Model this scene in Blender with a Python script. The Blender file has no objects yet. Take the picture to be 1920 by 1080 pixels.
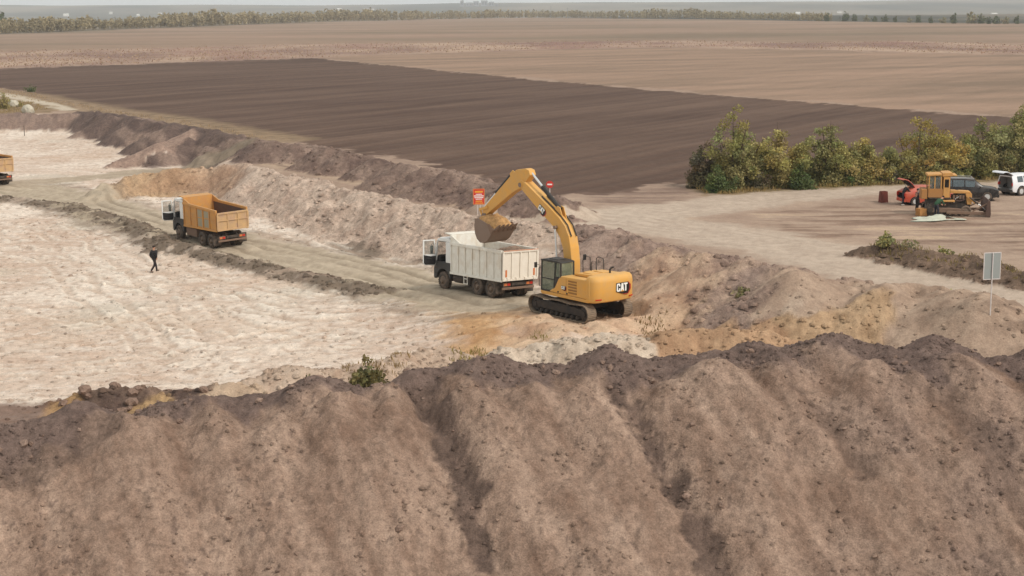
import bpy, bmesh, math, random
import numpy as np
from mathutils import Vector, Matrix

sc = bpy.context.scene
COL = sc.collection
R = math.radians

# ------------------------------------------------------------------ camera
F_PX = 2900.0                      # focal length in pixels of a 1920 px wide frame
CAM_Z = 17.5
PITCH = math.atan(526.0 / F_PX)
ROLL = R(0.47)
cp, sp = math.cos(PITCH), math.sin(PITCH)
FWD = np.array([0, cp, -sp])
UP0 = np.array([0, sp, cp]); RT0 = np.array([1.0, 0, 0])
RT = RT0 * math.cos(ROLL) - UP0 * math.sin(ROLL)
UP = UP0 * math.cos(ROLL) + RT0 * math.sin(ROLL)
cam = bpy.data.cameras.new("camera")
cam.sensor_width = 36.0
cam.lens = 36.0 * F_PX / 1920.0
cam.clip_start = 0.5
cam.clip_end = 60000.0
camo = bpy.data.objects.new("camera", cam)
COL.objects.link(camo)
camo.matrix_world = Matrix(((RT[0], UP[0], -FWD[0], 0), (RT[1], UP[1], -FWD[1], 0), (RT[2], UP[2], -FWD[2], CAM_Z), (0, 0, 0, 1)))
sc.camera = camo

# ------------------------------------------------------------------ sky, sun, exposure (overcast, soft light from behind right)
SUN_EL, SUN_AZ = R(46), R(128)     # azimuth clockwise from +Y
world = bpy.data.worlds.new("World"); sc.world = world
world.use_nodes = True
wn = world.node_tree; wn.nodes.clear()
w_out = wn.nodes.new("ShaderNodeOutputWorld")
w_bg = wn.nodes.new("ShaderNodeBackground")
w_sky = wn.nodes.new("ShaderNodeTexSky")
w_sky.sky_type = 'NISHITA'; w_sky.sun_disc = False
w_sky.sun_elevation = SUN_EL; w_sky.sun_rotation = SUN_AZ
w_sky.air_density = 1.0; w_sky.dust_density = 6.0; w_sky.ozone_density = 1.0; w_sky.altitude = 100
w_hs = wn.nodes.new("ShaderNodeHueSaturation")
w_hs.inputs["Saturation"].default_value = 0.22      # cloud cover greys the sky
wn.links.new(w_sky.outputs[0], w_hs.inputs["Color"])
w_cl = wn.nodes.new("ShaderNodeMix"); w_cl.data_type = 'RGBA'      # even sheet of pale cloud over the whole sky
w_cl.inputs[0].default_value = 0.75; w_cl.inputs[7].default_value = (6.5, 6.75, 6.7, 1)
wn.links.new(w_hs.outputs[0], w_cl.inputs[6])
wn.links.new(w_cl.outputs[2], w_bg.inputs["Color"])
w_bg.inputs["Strength"].default_value = 0.13
wn.links.new(w_bg.outputs[0], w_out.inputs["Surface"])
sun = bpy.data.lights.new("sun", 'SUN'); sun.energy = 1.9; sun.angle = R(15); sun.color = (1.0, 0.94, 0.86)
suno = bpy.data.objects.new("sun", sun); COL.objects.link(suno)
sdir = Vector((math.sin(SUN_AZ) * math.cos(SUN_EL), math.cos(SUN_AZ) * math.cos(SUN_EL), math.sin(SUN_EL)))
suno.rotation_euler = sdir.to_track_quat('Z', 'Y').to_euler()
suno.location = sdir * 60
sc.view_settings.view_transform = 'Standard'
sc.view_settings.look = 'None'
sc.view_settings.exposure = 0.0
sc.view_settings.gamma = 1.0
sc.view_settings.use_curve_mapping = False
sc.render.engine = 'CYCLES'
sc.cycles.use_denoising = True
sc.cycles.max_bounces = 5
sc.cycles.diffuse_bounces = 2
sc.cycles.volume_bounces = 2
sc.cycles.caustics_reflective = False
sc.cycles.caustics_refractive = False

# ------------------------------------------------------------------ small helpers
def G(px, py, z=0.0):
    """Ground position (x, y) at height z for a spot measured on the photograph (1920 x 1080)."""
    d = FWD * F_PX + RT * (px - 960.0) - UP * (py - 540.0)
    t = (z - CAM_Z) / d[2]
    return (d[0] * t, d[1] * t)

def PX(p):
    v = np.array(p, float) - np.array([0, 0, CAM_Z])
    return (960 + F_PX * v.dot(RT) / v.dot(FWD), 540 - F_PX * v.dot(UP) / v.dot(FWD))

def lin(r, g, b):
    return tuple(((c / 255.0) / 12.92 if c / 255.0 <= 0.04045 else ((c / 255.0 + 0.055) / 1.055) ** 2.4) for c in (r, g, b))

def tag(o, label=None, cat=None, group=None, kind=None):
    if label: o["label"] = label
    if cat: o["category"] = cat
    if group: o["group"] = group
    if kind: o["kind"] = kind
    return o

_rs = np.random.RandomState(11)
_perm = _rs.permutation(256).astype(np.int32); _perm = np.concatenate([_perm, _perm, _perm])
_ga = _rs.rand(256) * 2 * np.pi
_gx = np.cos(_ga).astype(np.float32); _gy = np.sin(_ga).astype(np.float32)
def perlin(x, y, seed=0):
    x = np.asarray(x, np.float32); y = np.asarray(y, np.float32)
    xf = np.floor(x); yf = np.floor(y)
    xi = (xf.astype(np.int32) + seed * 37) & 255; yi = (yf.astype(np.int32) + seed * 91) & 255
    u = x - xf; v = y - yf
    fu = u * u * u * (u * (u * 6 - 15) + 10); fv = v * v * v * (v * (v * 6 - 15) + 10)
    def g(ix, iy, du, dv):
        h = _perm[_perm[ix & 255] + (iy & 255)]
        return _gx[h] * du + _gy[h] * dv
    n00 = g(xi, yi, u, v); n10 = g(xi + 1, yi, u - 1, v)
    n01 = g(xi, yi + 1, u, v - 1); n11 = g(xi + 1, yi + 1, u - 1, v - 1)
    a = n00 + fu * (n10 - n00); b = n01 + fu * (n11 - n01)
    return (a + fv * (b - a)) * 1.5
def fbm(x, y, oct=4, seed=0, gain=0.5):
    s = 0; a = 1.0; t = 0
    for i in range(oct):
        s = s + a * perlin(x, y, seed + i); t += a
        x = x * 2.03 + 13.7; y = y * 2.03 - 7.1; a *= gain
    return s / t * 1.3
def sstep(a, b, x):
    t = np.clip((x - a) / (b - a), 0, 1); return t * t * (3 - 2 * t)
def smax(a, b, k):
    h = np.clip(k - np.abs(a - b), 0, None) / k
    return np.maximum(a, b) + h * h * k * 0.25

def seg_dist(x, y, ax, ay, bx, by):
    dx, dy = bx - ax, by - ay
    t = np.clip(((x - ax) * dx + (y - ay) * dy) / (dx * dx + dy * dy + 1e-9), 0, 1)
    return np.hypot(x - ax - t * dx, y - ay - t * dy), t
def line_dist(x, y, pts):
    best = np.full(x.shape, 1e9, np.float32)
    for (a, b) in zip(pts[:-1], pts[1:]):
        d, t = seg_dist(x, y, a[0], a[1], b[0], b[1])
        best = np.minimum(best, d)
    return best
def poly_sdf(x, y, pts):
    """signed distance to a polygon, positive inside"""
    d = line_dist(x, y, list(pts) + [pts[0]])
    ins = np.zeros(x.shape, bool)
    n = len(pts)
    for i in range(n):
        x1, y1 = pts[i]; x2, y2 = pts[(i + 1) % n]
        if y1 == y2: continue
        c = ((y1 > y) != (y2 > y)) & (x < (x2 - x1) * (y - y1) / (y2 - y1) + x1)
        ins ^= c
    return np.where(ins, d, -d)

# ------------------------------------------------------------------ terrain: height of the ground
def gl(pts):                      # [(px, py, z)] -> [(x, y, z)]
    return [G(p[0], p[1], p[2]) + (p[2],) for p in pts]

ROAD_Z = 2.0
PLATEAU = [G(*p) for p in [(-900, 214, 2), (-300, 216, 2), (0, 214, 2), (130, 214, 2), (260, 232, 2), (350, 250, 2), (430, 268, 2), (455, 285, 2),
           (430, 300, 2.2), (470, 320, 2.2), (560, 346, 2.3), (700, 374, 2.3), (860, 408, 2.3), (960, 438, 2.3), (1040, 460, 2.2),
           (1120, 470, 2.2), (1260, 488, 2.2), (1400, 512, 2.2), (1520, 545, 2.2), (1560, 560, 2.2), (1700, 575, 2.2), (1800, 580, 2.2), (1880, 600, 2.2), (2100, 640, 2.2), (2700, 760, 2.2)]]
PLATEAU += [(600, 200), (6000, 6000), (6000, 30000), (-12000, 30000), (-12000, 600)]

RIDGES = [  # crest points (px, py, z), slope, smoothing, lump size
    ("back", [(150, 208, 2.5), (230, 216, 2.9), (300, 229, 3.2), (380, 242, 3.2), (455, 258, 3.4), (520, 268, 3.7), (580, 272, 3.3), (640, 282, 3.9), (700, 300, 3.4), (770, 314, 3.8), (835, 320, 4.0), (900, 340, 3.4), (960, 358, 3.5), (1040, 372, 3.4), (1088, 392, 2.4)], 0.60),
    ("embank", [(192, 356, 0.9), (240, 330, 1.7), (330, 312, 2.5), (405, 302, 3.0), (450, 308, 2.9), (520, 328, 2.9), (600, 346, 2.8), (700, 366, 2.9), (800, 388, 2.8), (870, 400, 2.9), (960, 418, 2.8), (1060, 432, 2.8)], 0.56),
    ("right", [(1070, 425, 2.9), (1130, 432, 3.3), (1180, 447, 3.3), (1257, 463, 3.3), (1326, 478, 3.6), (1396, 488, 3.7), (1450, 498, 3.6), (1496, 507, 3.8), (1545, 524, 3.4)], 0.62),
    ("right2", [(1592, 530, 3.1), (1662, 532, 3.4), (1739, 543, 3.2), (1797, 545, 3.5), (1843, 552, 3.6), (1880, 573, 3.2), (1930, 600, 2.8)], 0.6),
    ("midmound", [(232, 303, 0.7), (290, 272, 2.0), (350, 258, 2.5), (420, 252, 2.4), (470, 262, 2.6)], 0.5),
    ("grassy", [(1622, 474, 2.2), (1665, 462, 2.8), (1720, 470, 2.9), (1790, 485, 2.7), (1860, 500, 2.7), (1930, 517, 2.7), (2020, 540, 2.4)], 0.55),
    ("ochre1", [(1205, 640, 1.6), (1260, 622, 2.1), (1330, 618, 2.1), (1400, 622, 2.1), (1480, 636, 1.7)], 0.5),
    ("whitestreak", [(1405, 612, 1.3), (1450, 600, 1.65), (1510, 608, 1.6), (1560, 600, 1.65), (1620, 594, 1.75), (1700, 578, 2.0)], 0.5),
    ("ochre2", [(1525, 634, 1.5), (1585, 618, 1.8), (1640, 602, 2.0), (1700, 586, 2.2), (1760, 574, 2.4), (1812, 586, 2.1)], 0.5),
    ("darkcone", [(1868, 585, 2.9), (1880, 600, 2.6)], 0.62),
    ("whitelump", [(945, 660, 1.5), (1010, 648, 1.9), (1070, 634, 2.2), (1120, 640, 2.0), (1180, 626, 2.1)], 0.6),
    ("padlip", [(1000, 598, 1.35), (1060, 612, 1.5), (1130, 612, 1.5), (1200, 590, 1.4), (1230, 575, 1.3)], 0.35),
    ("sandlip", [(480, 712, 0.9), (550, 692, 1.3), (610, 700, 0.9), (680, 690, 1.0), (760, 668, 1.1), (835, 655, 0.9)], 0.5),
    ("clodberm", [(150, 742, 0.5), (215, 732, 0.9), (275, 728, 1.0), (330, 738, 0.6)], 0.6),
    ("tanberm", [(330, 738, 0.8), (400, 728, 0.9), (470, 735, 0.7)], 0.4),
    ("mud", [(-60, 366, 0.45), (60, 372, 0.5), (150, 388, 0.55), (250, 416, 0.6), (290, 436, 0.7), (320, 452, 0.8), (400, 474, 0.5), (480, 494, 0.5), (600, 518, 0.55), (700, 540, 0.5), (760, 548, 0.3)], 0.45),
    ("mudisle", [(555, 520, 0.3), (590, 510, 0.7), (625, 522, 0.4)], 0.5),
    ("farwall", [(-200, 212, 2.2), (0, 213, 2.3), (140, 212, 2.4)], 0.5),
]
RIDGE_XY = {n: gl(p) for n, p, s in RIDGES}

# foreground spoil heap: crest (px, py, z) and the humps along the break of its front slope
BACK = gl([(-700, 930, 2.0), (-330, 852, 2.3), (-120, 812, 2.8), (60, 790, 2.9), (150, 760, 3.3), (255, 788, 2.8), (330, 752, 3.2), (400, 744, 3.2), (500, 742, 3.2), (590, 716, 3.7), (680, 736, 3.4), (770, 704, 3.7), (880, 678, 4.1), (950, 672, 4.3), (1065, 690, 4.0), (1140, 660, 4.6), (1230, 676, 4.3), (1330, 664, 4.5), (1430, 650, 4.7), (1500, 642, 4.8), (1560, 634, 5.0), (1680, 657, 4.7), (1760, 638, 5.0), (1850, 674, 4.5), (1935, 660, 4.8), (2150, 664, 4.6), (2400, 664, 4.6), (2800, 680, 4.4)])
HUMPS_PX = [(-160, 905, 0.5), (90, 850, 0.3), (245, 806, 0.7), (400, 792, 0.6), (520, 790, 0.35), (645, 770, 0.75), (735, 752, 0.6), (900, 752, 0.5), (1010, 742, 0.7), (1090, 748, 0.4), (1270, 735, 0.5), (1330, 712, 0.75), (1460, 705, 0.8), (1640, 705, 0.7), (1720, 715, 0.4), (1800, 700, 0.8), (1960, 720, 0.6), (2150, 730, 0.6)]
HUMPS = []
PEAKS = gl([(150, 750, 3.5), (590, 704, 4.0), (770, 694, 3.9), (925, 662, 4.6), (1140, 648, 4.9), (1330, 656, 4.7), (1420, 642, 4.9), (1558, 622, 5.3), (1760, 626, 5.3), (1940, 650, 5.0), (395, 736, 3.4)])
PILES = gl([(205, 214, 3.2), (262, 222, 3.4), (318, 232, 3.6), (360, 240, 3.5), (505, 264, 4.1), (556, 268, 3.9), (612, 276, 4.2), (655, 282, 4.2), (705, 297, 4.0), (752, 308, 4.1), (800, 314, 4.3), (842, 318, 4.4), (885, 331, 4.0), (950, 354, 3.9), (1010, 364, 3.7), (1050, 370, 3.6), (1145, 430, 3.7), (1205, 448, 3.7), (1262, 461, 3.8), (1330, 474, 4.1), (1400, 485, 4.1), (1452, 495, 4.0), (1500, 504, 4.2), (1668, 529, 3.8), (1800, 541, 3.9), (1845, 549, 3.9), (345, 256, 2.9), (425, 250, 2.8), (300, 268, 2.5)])
GULLIES = []
HAUL = [G(*p) for p in [(-300, 352, 0.1), (-60, 347, 0.1), (40, 352, 0.1), (140, 374, 0.1), (300, 425, 0.1), (420, 455, 0.1), (560, 484, 0.1), (700, 508, 0.3), (820, 536, 0.7), (930, 560, 0.9)]]
BRANCH = [G(*p) for p in [(-20, 345, 0.1), (90, 338, 0.1), (190, 330, 0.1), (280, 316, 0.3), (350, 305, 0.9), (430, 292, 1.8)]]
TOPPATH = [G(*p) for p in [(430, 292, 2), (520, 304, 2), (620, 326, 2), (740, 352, 2), (860, 378, 2), (960, 396, 2), (1090, 408, 2), (1250, 410, 2)]]
BOWL = G(345, 362, 0.6)
PAD = G(1065, 585, 1.0)
PAD2 = G(920, 548, 0.7)

def stand_at(px, py, z0, heading, sx, sy, ax, ay):
    """plan position of a thing's origin; (ax, ay) is the spot of its own frame seen at (px, py) on the ground"""
    h = R(heading)
    u, v = G(px, py, z0 + sx * ax + sy * ay)
    return (u + math.sin(h) * ax + math.cos(h) * ay, v - math.cos(h) * ax + math.sin(h) * ay)
# where the machines stand: x, y, heading (degrees left of +Y), ground height, rise per metre forward, rise per metre to the left, pad centre ahead, half length, half width
PADS = {}
def pad(name, px, py, z0, heading, sx, sy, ax, ay, ahead, hl, hw):
    u, v = stand_at(px, py, z0, heading, sx, sy, ax, ay)
    PADS[name] = (u, v, heading, z0, sx, sy, ahead, hl, hw)
pad('white_truck', 920, 558.5, 0.7, 37.0, -0.035, 0.04, 0.0, 1.2, 2.5, 4.2, 1.9)
pad('orange_truck', 396.5, 465.5, 0.15, 38.7, 0.02, -0.03, 0.0, 1.2, 2.5, 4.2, 1.9)
pad('edge_truck', 14, 345, 0.12, 46.0, 0.0, 0.0, 0.0, -1.2, 2.5, 4.5, 2.0)
pad('excavator', 1053, 596, 1.0, 38.0, 0.0, 0.0, 0.0, 1.3, 0.0, 3.2, 2.1)
pad('bulldozer', 1776, 405.5, 2.05, -99.0, 0.0, 0.0, 0.0, -1.0, 0.3, 4.2, 1.8)
pad('red_car', 1745, 385, 2.05, -80.0, 0.0, 0.0, 0.0, -0.85, 0.0, 2.6, 1.2)
pad('black_car', 1815, 377.5, 2.05, -100.0, 0.0, 0.0, 0.0, -0.9, 0.0, 2.8, 1.3)
pad('white_car', 1914, 367, 2.05, -64.0, 0.0, 0.0, -1.35, -0.8, 0.0, 2.8, 1.3)

def tent(x, y, pts, slope, nz):
    best = np.full(x.shape, -50.0, np.float32)
    for a, b in zip(pts[:-1], pts[1:]):
        d, t = seg_dist(x, y, a[0], a[1], b[0], b[1])
        h = a[2] + (b[2] - a[2]) * t - slope * (np.sqrt(d * d + 0.25) - 0.5)
        best = np.maximum(best, h)
    return best

def heights(x, y, aux=None):
    x = np.asarray(x, np.float32); y = np.asarray(y, np.float32)
    wob = fbm(x * 0.22, y * 0.22, 3, 5) * 1.3
    z = 0.10 * fbm(x * 0.12, y * 0.12, 3, 1)
    # raised field and road level, a sloping edge down to the pit
    near = (y < 420)
    sd = np.full(x.shape, 60.0, np.float32)
    sd[near] = poly_sdf(x[near], y[near], PLATEAU)
    sd = np.where((y > 420) & (x < -130), 60, sd)
    edge = sstep(-4.6, 0.6, sd + wob * 0.6)
    z = z * (1 - edge) + edge * (ROAD_Z + 0.12 * fbm(x * 0.06, y * 0.06, 2, 9))
    if aux is not None: aux['sd'] = sd; aux['edge'] = edge
    # ramps for the machines
    for (c, h, r) in ((PAD, 1.0, 7.5), (PAD2, 0.7, 6.5)):
        d2 = ((x - c[0]) ** 2 + (y - c[1]) ** 2) / (r * r)
        z = np.maximum(z, 0) + (h - np.minimum(np.maximum(z, 0), h)) * np.exp(-d2 * d2)
    # ground on the right behind the heap, between pit and road
    rp = sstep(6, 22, x - (y - 70) * 0.1) * sstep(100, 84, y)
    z = z + rp * np.clip(0.9 - z, 0, None)
    d = np.hypot(x - BOWL[0], (y - BOWL[1]) * 0.75)
    rock = np.zeros(x.shape, np.float32)
    for name, pts, slope in RIDGES:
        P = RIDGE_XY[name]
        xs = [p[0] for p in P]; ys = [p[1] for p in P]
        m = (x > min(xs) - 12) & (x < max(xs) + 12) & (y > min(ys) - 12) & (y < max(ys) + 12)
        if not m.any(): continue
        xm, ym = x[m], y[m]
        lump = fbm(xm * 0.5, ym * 0.5, 3, 21) * 0.55 + wob[m] * 0.25
        dd = 0.75 if name in ("mud", "clodberm", "tanberm", "mudisle", "sandlip") else 1.0
        wx = fbm(xm * 0.33 + 7, ym * 0.33, 3, 23) * 1.1 * dd; wy = fbm(xm * 0.33, ym * 0.33 + 9, 3, 24) * 1.1 * dd
        h = tent(xm + wx, ym + wy, P, slope, None) + lump * 0.6 * dd
        if aux is not None:
            a = np.zeros(x.shape, np.float32); a[m] = sstep(-0.22, 0.18, h - z[m]); aux[name] = a
        z[m] = smax(z[m], h, 0.5)
    if aux is not None: aux['piles'] = np.zeros(x.shape, np.float32)
    for (cx, cy, cz) in PILES:          # single tipped loads along the banks
        m = (np.abs(x - cx) < 7) & (np.abs(y - cy) < 7)
        if m.any():
            dd = np.sqrt((x[m] + 0.5 * wob[m] - cx) ** 2 + (y[m] + 0.4 * wob[m] - cy) ** 2 + 0.2)
            h = cz - 0.62 * (dd - 0.4)
            if aux is not None: aux['piles'][m] = np.maximum(aux['piles'][m], sstep(-0.2, 0.15, h - z[m]))
            z[m] = smax(z[m], h, 0.25)
    z = z - 1.5 * np.exp(-(d / 4.2) ** 2) * (z > 0.2)
    # foreground heap: cones of dumped soil, leaning on one another
    m = (y < 80)
    if m.any():
        xm, ym = x[m], y[m]
        w1 = fbm(xm * 0.28, ym * 0.28, 3, 31) * 0.55; w2 = fbm(xm * 0.28 + 40, ym * 0.28, 3, 32) * 0.55
        pu_ = xm * 0.88 + ym * 0.48; pf_ = xm * 0.48 - ym * 0.88       # across and down the fall line
        zz = tent(xm + w1 * 0.6, ym + w2 * 0.6, BACK, 0.60, None) + 0.16 * fbm(xm * 0.75, ym * 0.75, 4, 33)
        for (cx, cy, cz) in PEAKS:
            zz = smax(zz, cz - 0.66 * (np.sqrt((xm + w1 - cx) ** 2 + (ym + w2 - cy) ** 2 + 0.1) - 0.3), 0.2)
        for k, (cx, cy, cz) in enumerate(HUMPS):
            dx = xm + w1 * 1.3 - cx; dy = ym + w2 * 1.3 - cy
            u_ = dx * 0.88 + dy * 0.48; v_ = dx * 0.48 - dy * 0.88
            dd = np.sqrt(u_ * u_ * (1.7 + 0.5 * math.sin(k * 2.3)) + v_ * v_ * np.where(v_ > 0, 0.90, 1.2) + 0.15)
            zz = smax(zz, cz - 0.69 * (dd - 0.4), 0.30)
        zz = zz + 0.17 * fbm(pu_ * 0.75, pf_ * 0.13, 4, 34) + 0.05 * fbm(xm * 1.1, ym * 1.1, 4, 41)
        for P, w, dp in GULLIES:
            gd = line_dist(xm, ym, P) + 0.25 * w1
            zz = zz - dp * np.exp(-(gd / w) ** 2)
        zz = np.maximum(zz, -4.5)
        blend = zz
        old = np.where(ym < np.interp(xm, [b[0] for b in BACK], [b[1] for b in BACK]) - 1.5, np.minimum(z[m], zz - 1), z[m])
        if aux is not None:
            a = np.zeros(x.shape, np.float32); a[m] = sstep(-0.1, 0.1, blend - old); aux['heap'] = a
        z[m] = smax(old, blend, 0.35)
    # level standing under each machine
    for (px_, py_, hd, z0, sx, sy, ahead, hl, hw) in PADS.values():
        h = R(hd)
        u = -(x - px_) * math.sin(h) + (y - py_) * math.cos(h); v = -(x - px_) * math.cos(h) - (y - py_) * math.sin(h)
        q = ((u - ahead) / hl) ** 4 + (v / hw) ** 4
        w = sstep(2.6, 0.9, q)
        z = z * (1 - w) + w * (z0 + sx * u + sy * v + 0.02)
    # the broad fields roll gently, the land falls away behind the tree belt and rises to far hills
    r = np.hypot(x, y)
    z = z + sstep(250, 900, r) * (1.0 * fbm(x * 0.0022, y * 0.0022, 2, 3))
    far = sstep(2300, 3600, y) ; z = z - 34 * far
    z = z + sstep(3600, 8200, y) * (72 + 16 * fbm(x * 0.0005, y * 0.0003, 3, 7))
    # small scale roughness
    fade = sstep(420, 150, r)
    z = z + fade * (0.05 * fbm(x * 1.6, y * 1.6, 3, 51) * (1.0 - 0.5 * sstep(0.3, 3, sd)))
    return z

def ground_z(x, y):
    return float(heights(np.array([x], np.float32), np.array([y], np.float32))[0])

def hit(px, py):
    """first ground point met along a sight line (used to find where a measured spot of a slope lies)"""
    d = FWD * F_PX + RT * (px - 960.0) - UP * (py - 540.0); d = d / d[1]
    yy = np.arange(36, 190, 0.1); z = CAM_Z + d[2] * yy
    h = heights(d[0] * yy, yy); k = int(np.argmax(h >= z)) if (h >= z).any() else len(yy) - 1
    return (d[0] * yy[k], yy[k])
HUMPS = [h + (ground_z(*h) + dz,) for h, dz in ((hit(a, b), c) for a, b, c in HUMPS_PX)]
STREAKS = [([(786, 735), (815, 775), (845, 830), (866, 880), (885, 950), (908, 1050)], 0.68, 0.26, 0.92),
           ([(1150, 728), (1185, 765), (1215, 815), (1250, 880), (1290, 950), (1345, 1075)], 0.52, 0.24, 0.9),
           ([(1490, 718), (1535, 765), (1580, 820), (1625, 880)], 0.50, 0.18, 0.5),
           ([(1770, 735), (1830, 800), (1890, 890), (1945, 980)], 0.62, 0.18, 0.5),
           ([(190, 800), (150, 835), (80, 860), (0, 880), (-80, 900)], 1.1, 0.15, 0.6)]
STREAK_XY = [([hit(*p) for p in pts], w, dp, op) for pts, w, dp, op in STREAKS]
GULLIES = [(P, w * 0.9, dp) for P, w, dp, op in STREAK_XY]

# ------------------------------------------------------------------ terrain: grid, ground cover colours, split into named sheets
def rows():
    ys = [8.0]; 
    while ys[-1] < 9300:
        y = ys[-1]
        if y < 38: s = 0.6
        elif y < 44: s = 0.12
        elif y < 63: s = 0.075
        elif y < 74: s = 0.13
        elif y < 128: s = 0.17
        elif y < 175: s = 0.17 + (y - 128) * 0.006
        elif y < 420: s = 0.45 + (y - 175) * 0.012
        else: s = 3.4 + (y - 420) * 0.028
        ys.append(y + s)
    return np.array(ys, np.float64)
ys = rows(); NC = 760
ss = np.linspace(-1, 1, NC)
GY = np.repeat(ys[:, None], NC, 1)
GX = ss[None, :] * (0.395 * GY + 4.0)
shape = GX.shape
gx = GX.ravel().astype(np.float32); gy = GY.ravel().astype(np.float32)
AUX = {}
gz = heights(gx, gy, AUX)
N = gx.size
K = 0.80
def cl(r, g, b): return np.array(lin(r, g, b), np.float32) * K
col = np.zeros((N, 3), np.float32)
zone = np.zeros(N, np.int8)
ZN = ["sand_pit_floor", "haul_road", "dirt_road", "ploughed_field", "stubble_field", "weed_strip", "far_field", "hills", "earth_bank", "spoil_heap", "sand_heap", "path"]
def lay(mask, c, zi=None, thr=0.5):
    global col
    c = np.asarray(c, np.float32)
    if c.ndim == 1: c = c[None, :]
    m = mask[:, None]
    col = col * (1 - m) + c * m
    if zi is not None: zone[mask > thr] = zi
def mix(a, b, t): return a[None, :] * (1 - t[:, None]) + b[None, :] * t[:, None]

n1 = fbm(gx * 0.10, gy * 0.06, 4, 61); n2 = fbm(gx * 0.45, gy * 0.45, 4, 71); n3 = fbm(gx * 1.7, gy * 1.1, 3, 81)
nstreak = fbm(gx * 0.16, gy * 0.55 + gx * 0.10, 4, 91)
near = gy < 420
# pit sand: pale, with pinkish and greyish patches
t = np.clip(0.5 + 0.75 * n1 + 0.65 * nstreak + 0.35 * n2, 0, 1)
col[:] = mix(cl(214, 188, 167), cl(245, 228, 210), t)
lay(np.clip(sstep(0.18, 0.55, n3 + 0.5 * nstreak) * 0.55, 0, 1), cl(178, 148, 126))
fine = fbm(gx * 0.55 + 0.25 * gy, gy * 2.0 - 0.3 * gx, 4, 63, 0.65)
lay(np.clip(sstep(0.18, 0.5, fine) * 0.36, 0, 1), cl(188, 160, 140))
lay(np.clip(sstep(0.15, 0.5, -fine) * 0.5, 0, 1), cl(248, 234, 220))
lay(np.clip(sstep(0.25, 0.6, fbm(gx * 0.05 + 9, gy * 0.05, 3, 66)) * 0.5, 0, 1), cl(206, 196, 178))
# upper level: dirt road and yard
sd = AUX['sd']
t = np.clip(0.5 + 0.5 * n1 + 0.5 * n2, 0, 1)
up = sstep(-0.5, 0.8, sd + n2 * 0.8)
lay(up, mix(cl(164, 138, 120), cl(188, 163, 142), t), 2)
lay(AUX['edge'] * sstep(0.8, -1.5, sd) * 0.75, cl(176, 148, 128))

def polymask(pts, z, soft=0.5, warp=0.6, region=None):
    P = [G(p[0], p[1], z) for p in pts]
    xs = [p[0] for p in P]; yy = [p[1] for p in P]
    m = (gx > min(xs) - 5) & (gx < max(xs) + 5) & (gy > min(yy) - 5) & (gy < max(yy) + 5)
    out = np.zeros(N, np.float32)
    s = poly_sdf(gx[m], gy[m], P) + warp * n2[m] + (2.2 * warp * n1[m] if warp > 2 else 0)
    out[m] = sstep(-soft, soft, s)
    return out
# fields
frow = fbm(gx * 0.012 + gy * 0.004, gy * 0.05 - gx * 0.02, 4, 101)
# plough lines run obliquely across the dark field
pu = gx * math.cos(R(58)) + gy * math.sin(R(58)); pv = -gx * math.sin(R(58)) + gy * math.cos(R(58))
fur = fbm(pu * 0.012, pv * 0.22, 4, 111)
fur2 = np.sin(pv * 2.2 + 3 * fbm(pu * 0.02, pv * 0.05, 2, 113)) * sstep(330, 160, gy)
dark = polymask([(-1400, 165), (-400, 140), (0, 129), (300, 118), (585, 108), (1040, 152), (1340, 178), (1840, 215), (2100, 236), (3000, 300), (2600, 420), (1880, 330), (1290, 347), (1100, 362), (1040, 366), (900, 338), (800, 312), (640, 280), (470, 259), (300, 221), (120, 188), (60, 178), (0, 164), (-300, 150)], 2.0, 0.8, 2.4)
td = np.clip(0.5 + 0.55 * fur + 0.35 * frow + 0.10 * fur2, 0, 1)
lay(dark, mix(cl(88, 68, 58), cl(119, 96, 82), td), 3)
pale = polymask([(585, 108), (640, 104), (1100, 90), (1280, 88), (1500, 92), (1700, 97), (2000, 104), (3200, 140), (3000, 299), (2100, 235), (1840, 214), (1340, 177), (1040, 151)], 2.0, 0.8, 2.4)
tp = np.clip(0.5 + 0.8 * frow + 0.3 * fur, 0, 1)
lay(pale, mix(cl(140, 118, 99), cl(174, 144, 122), tp), 4)
weed = polymask([(-2400, 160), (-400, 114), (0, 98), (320, 90), (640, 80), (960, 77), (1280, 74), (1500, 79), (1700, 76), (1920, 84), (3400, 110), (3400, 140), (2000, 104), (1700, 97), (1500, 92), (1280, 88), (1100, 90), (640, 104), (585, 108), (300, 118), (0, 129), (-400, 140), (-1400, 165)], 2.0, 4, 8)
nw = fbm(gx * 0.03, gy * 0.012, 4, 121)
tw = np.clip(0.5 + 1.2 * nw, 0, 1)
lay(weed, mix(cl(146, 118, 105), cl(188, 160, 138), tw), 5)
lay(weed * np.clip(sstep(0.1, 0.4, fbm(gx * 0.02 + 5, gy * 0.01, 3, 125)), 0, 1) * 0.5, cl(152, 116, 104))
hh = np.array([G(px, py, 2.0) for px, py in [(-2600, 118), (-400, 82), (0, 64), (200, 57), (400, 49), (640, 41), (800, 36), (1000, 33), (1280, 36), (1500, 40), (1700, 42), (1920, 43), (3400, 60)]])
# far field between the weed strip and the tree belt
m = gy > 350
az = gx / gy
belt_az = hh[:, 0] / hh[:, 1]; belt_d = np.interp(az, belt_az, hh[:, 1])
weed_top = np.array([G(px, py, 2.0) for px, py in [(-2400, 160), (-400, 114), (0, 98), (320, 90), (640, 80), (960, 77), (1280, 74), (1500, 79), (1700, 76), (1920, 84), (3400, 110)]])
wt_d = np.interp(az, weed_top[:, 0] / weed_top[:, 1], weed_top[:, 1])
ff = (sstep(-6, 6, gy - wt_d + 8 * n1)) * m
nf = fbm(gx * 0.003, gy * 0.008, 4, 131)
lay(ff, mix(cl(136, 117, 97), cl(166, 138, 118), np.clip(0.5 + 1.1 * nf, 0, 1)), 6)
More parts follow.
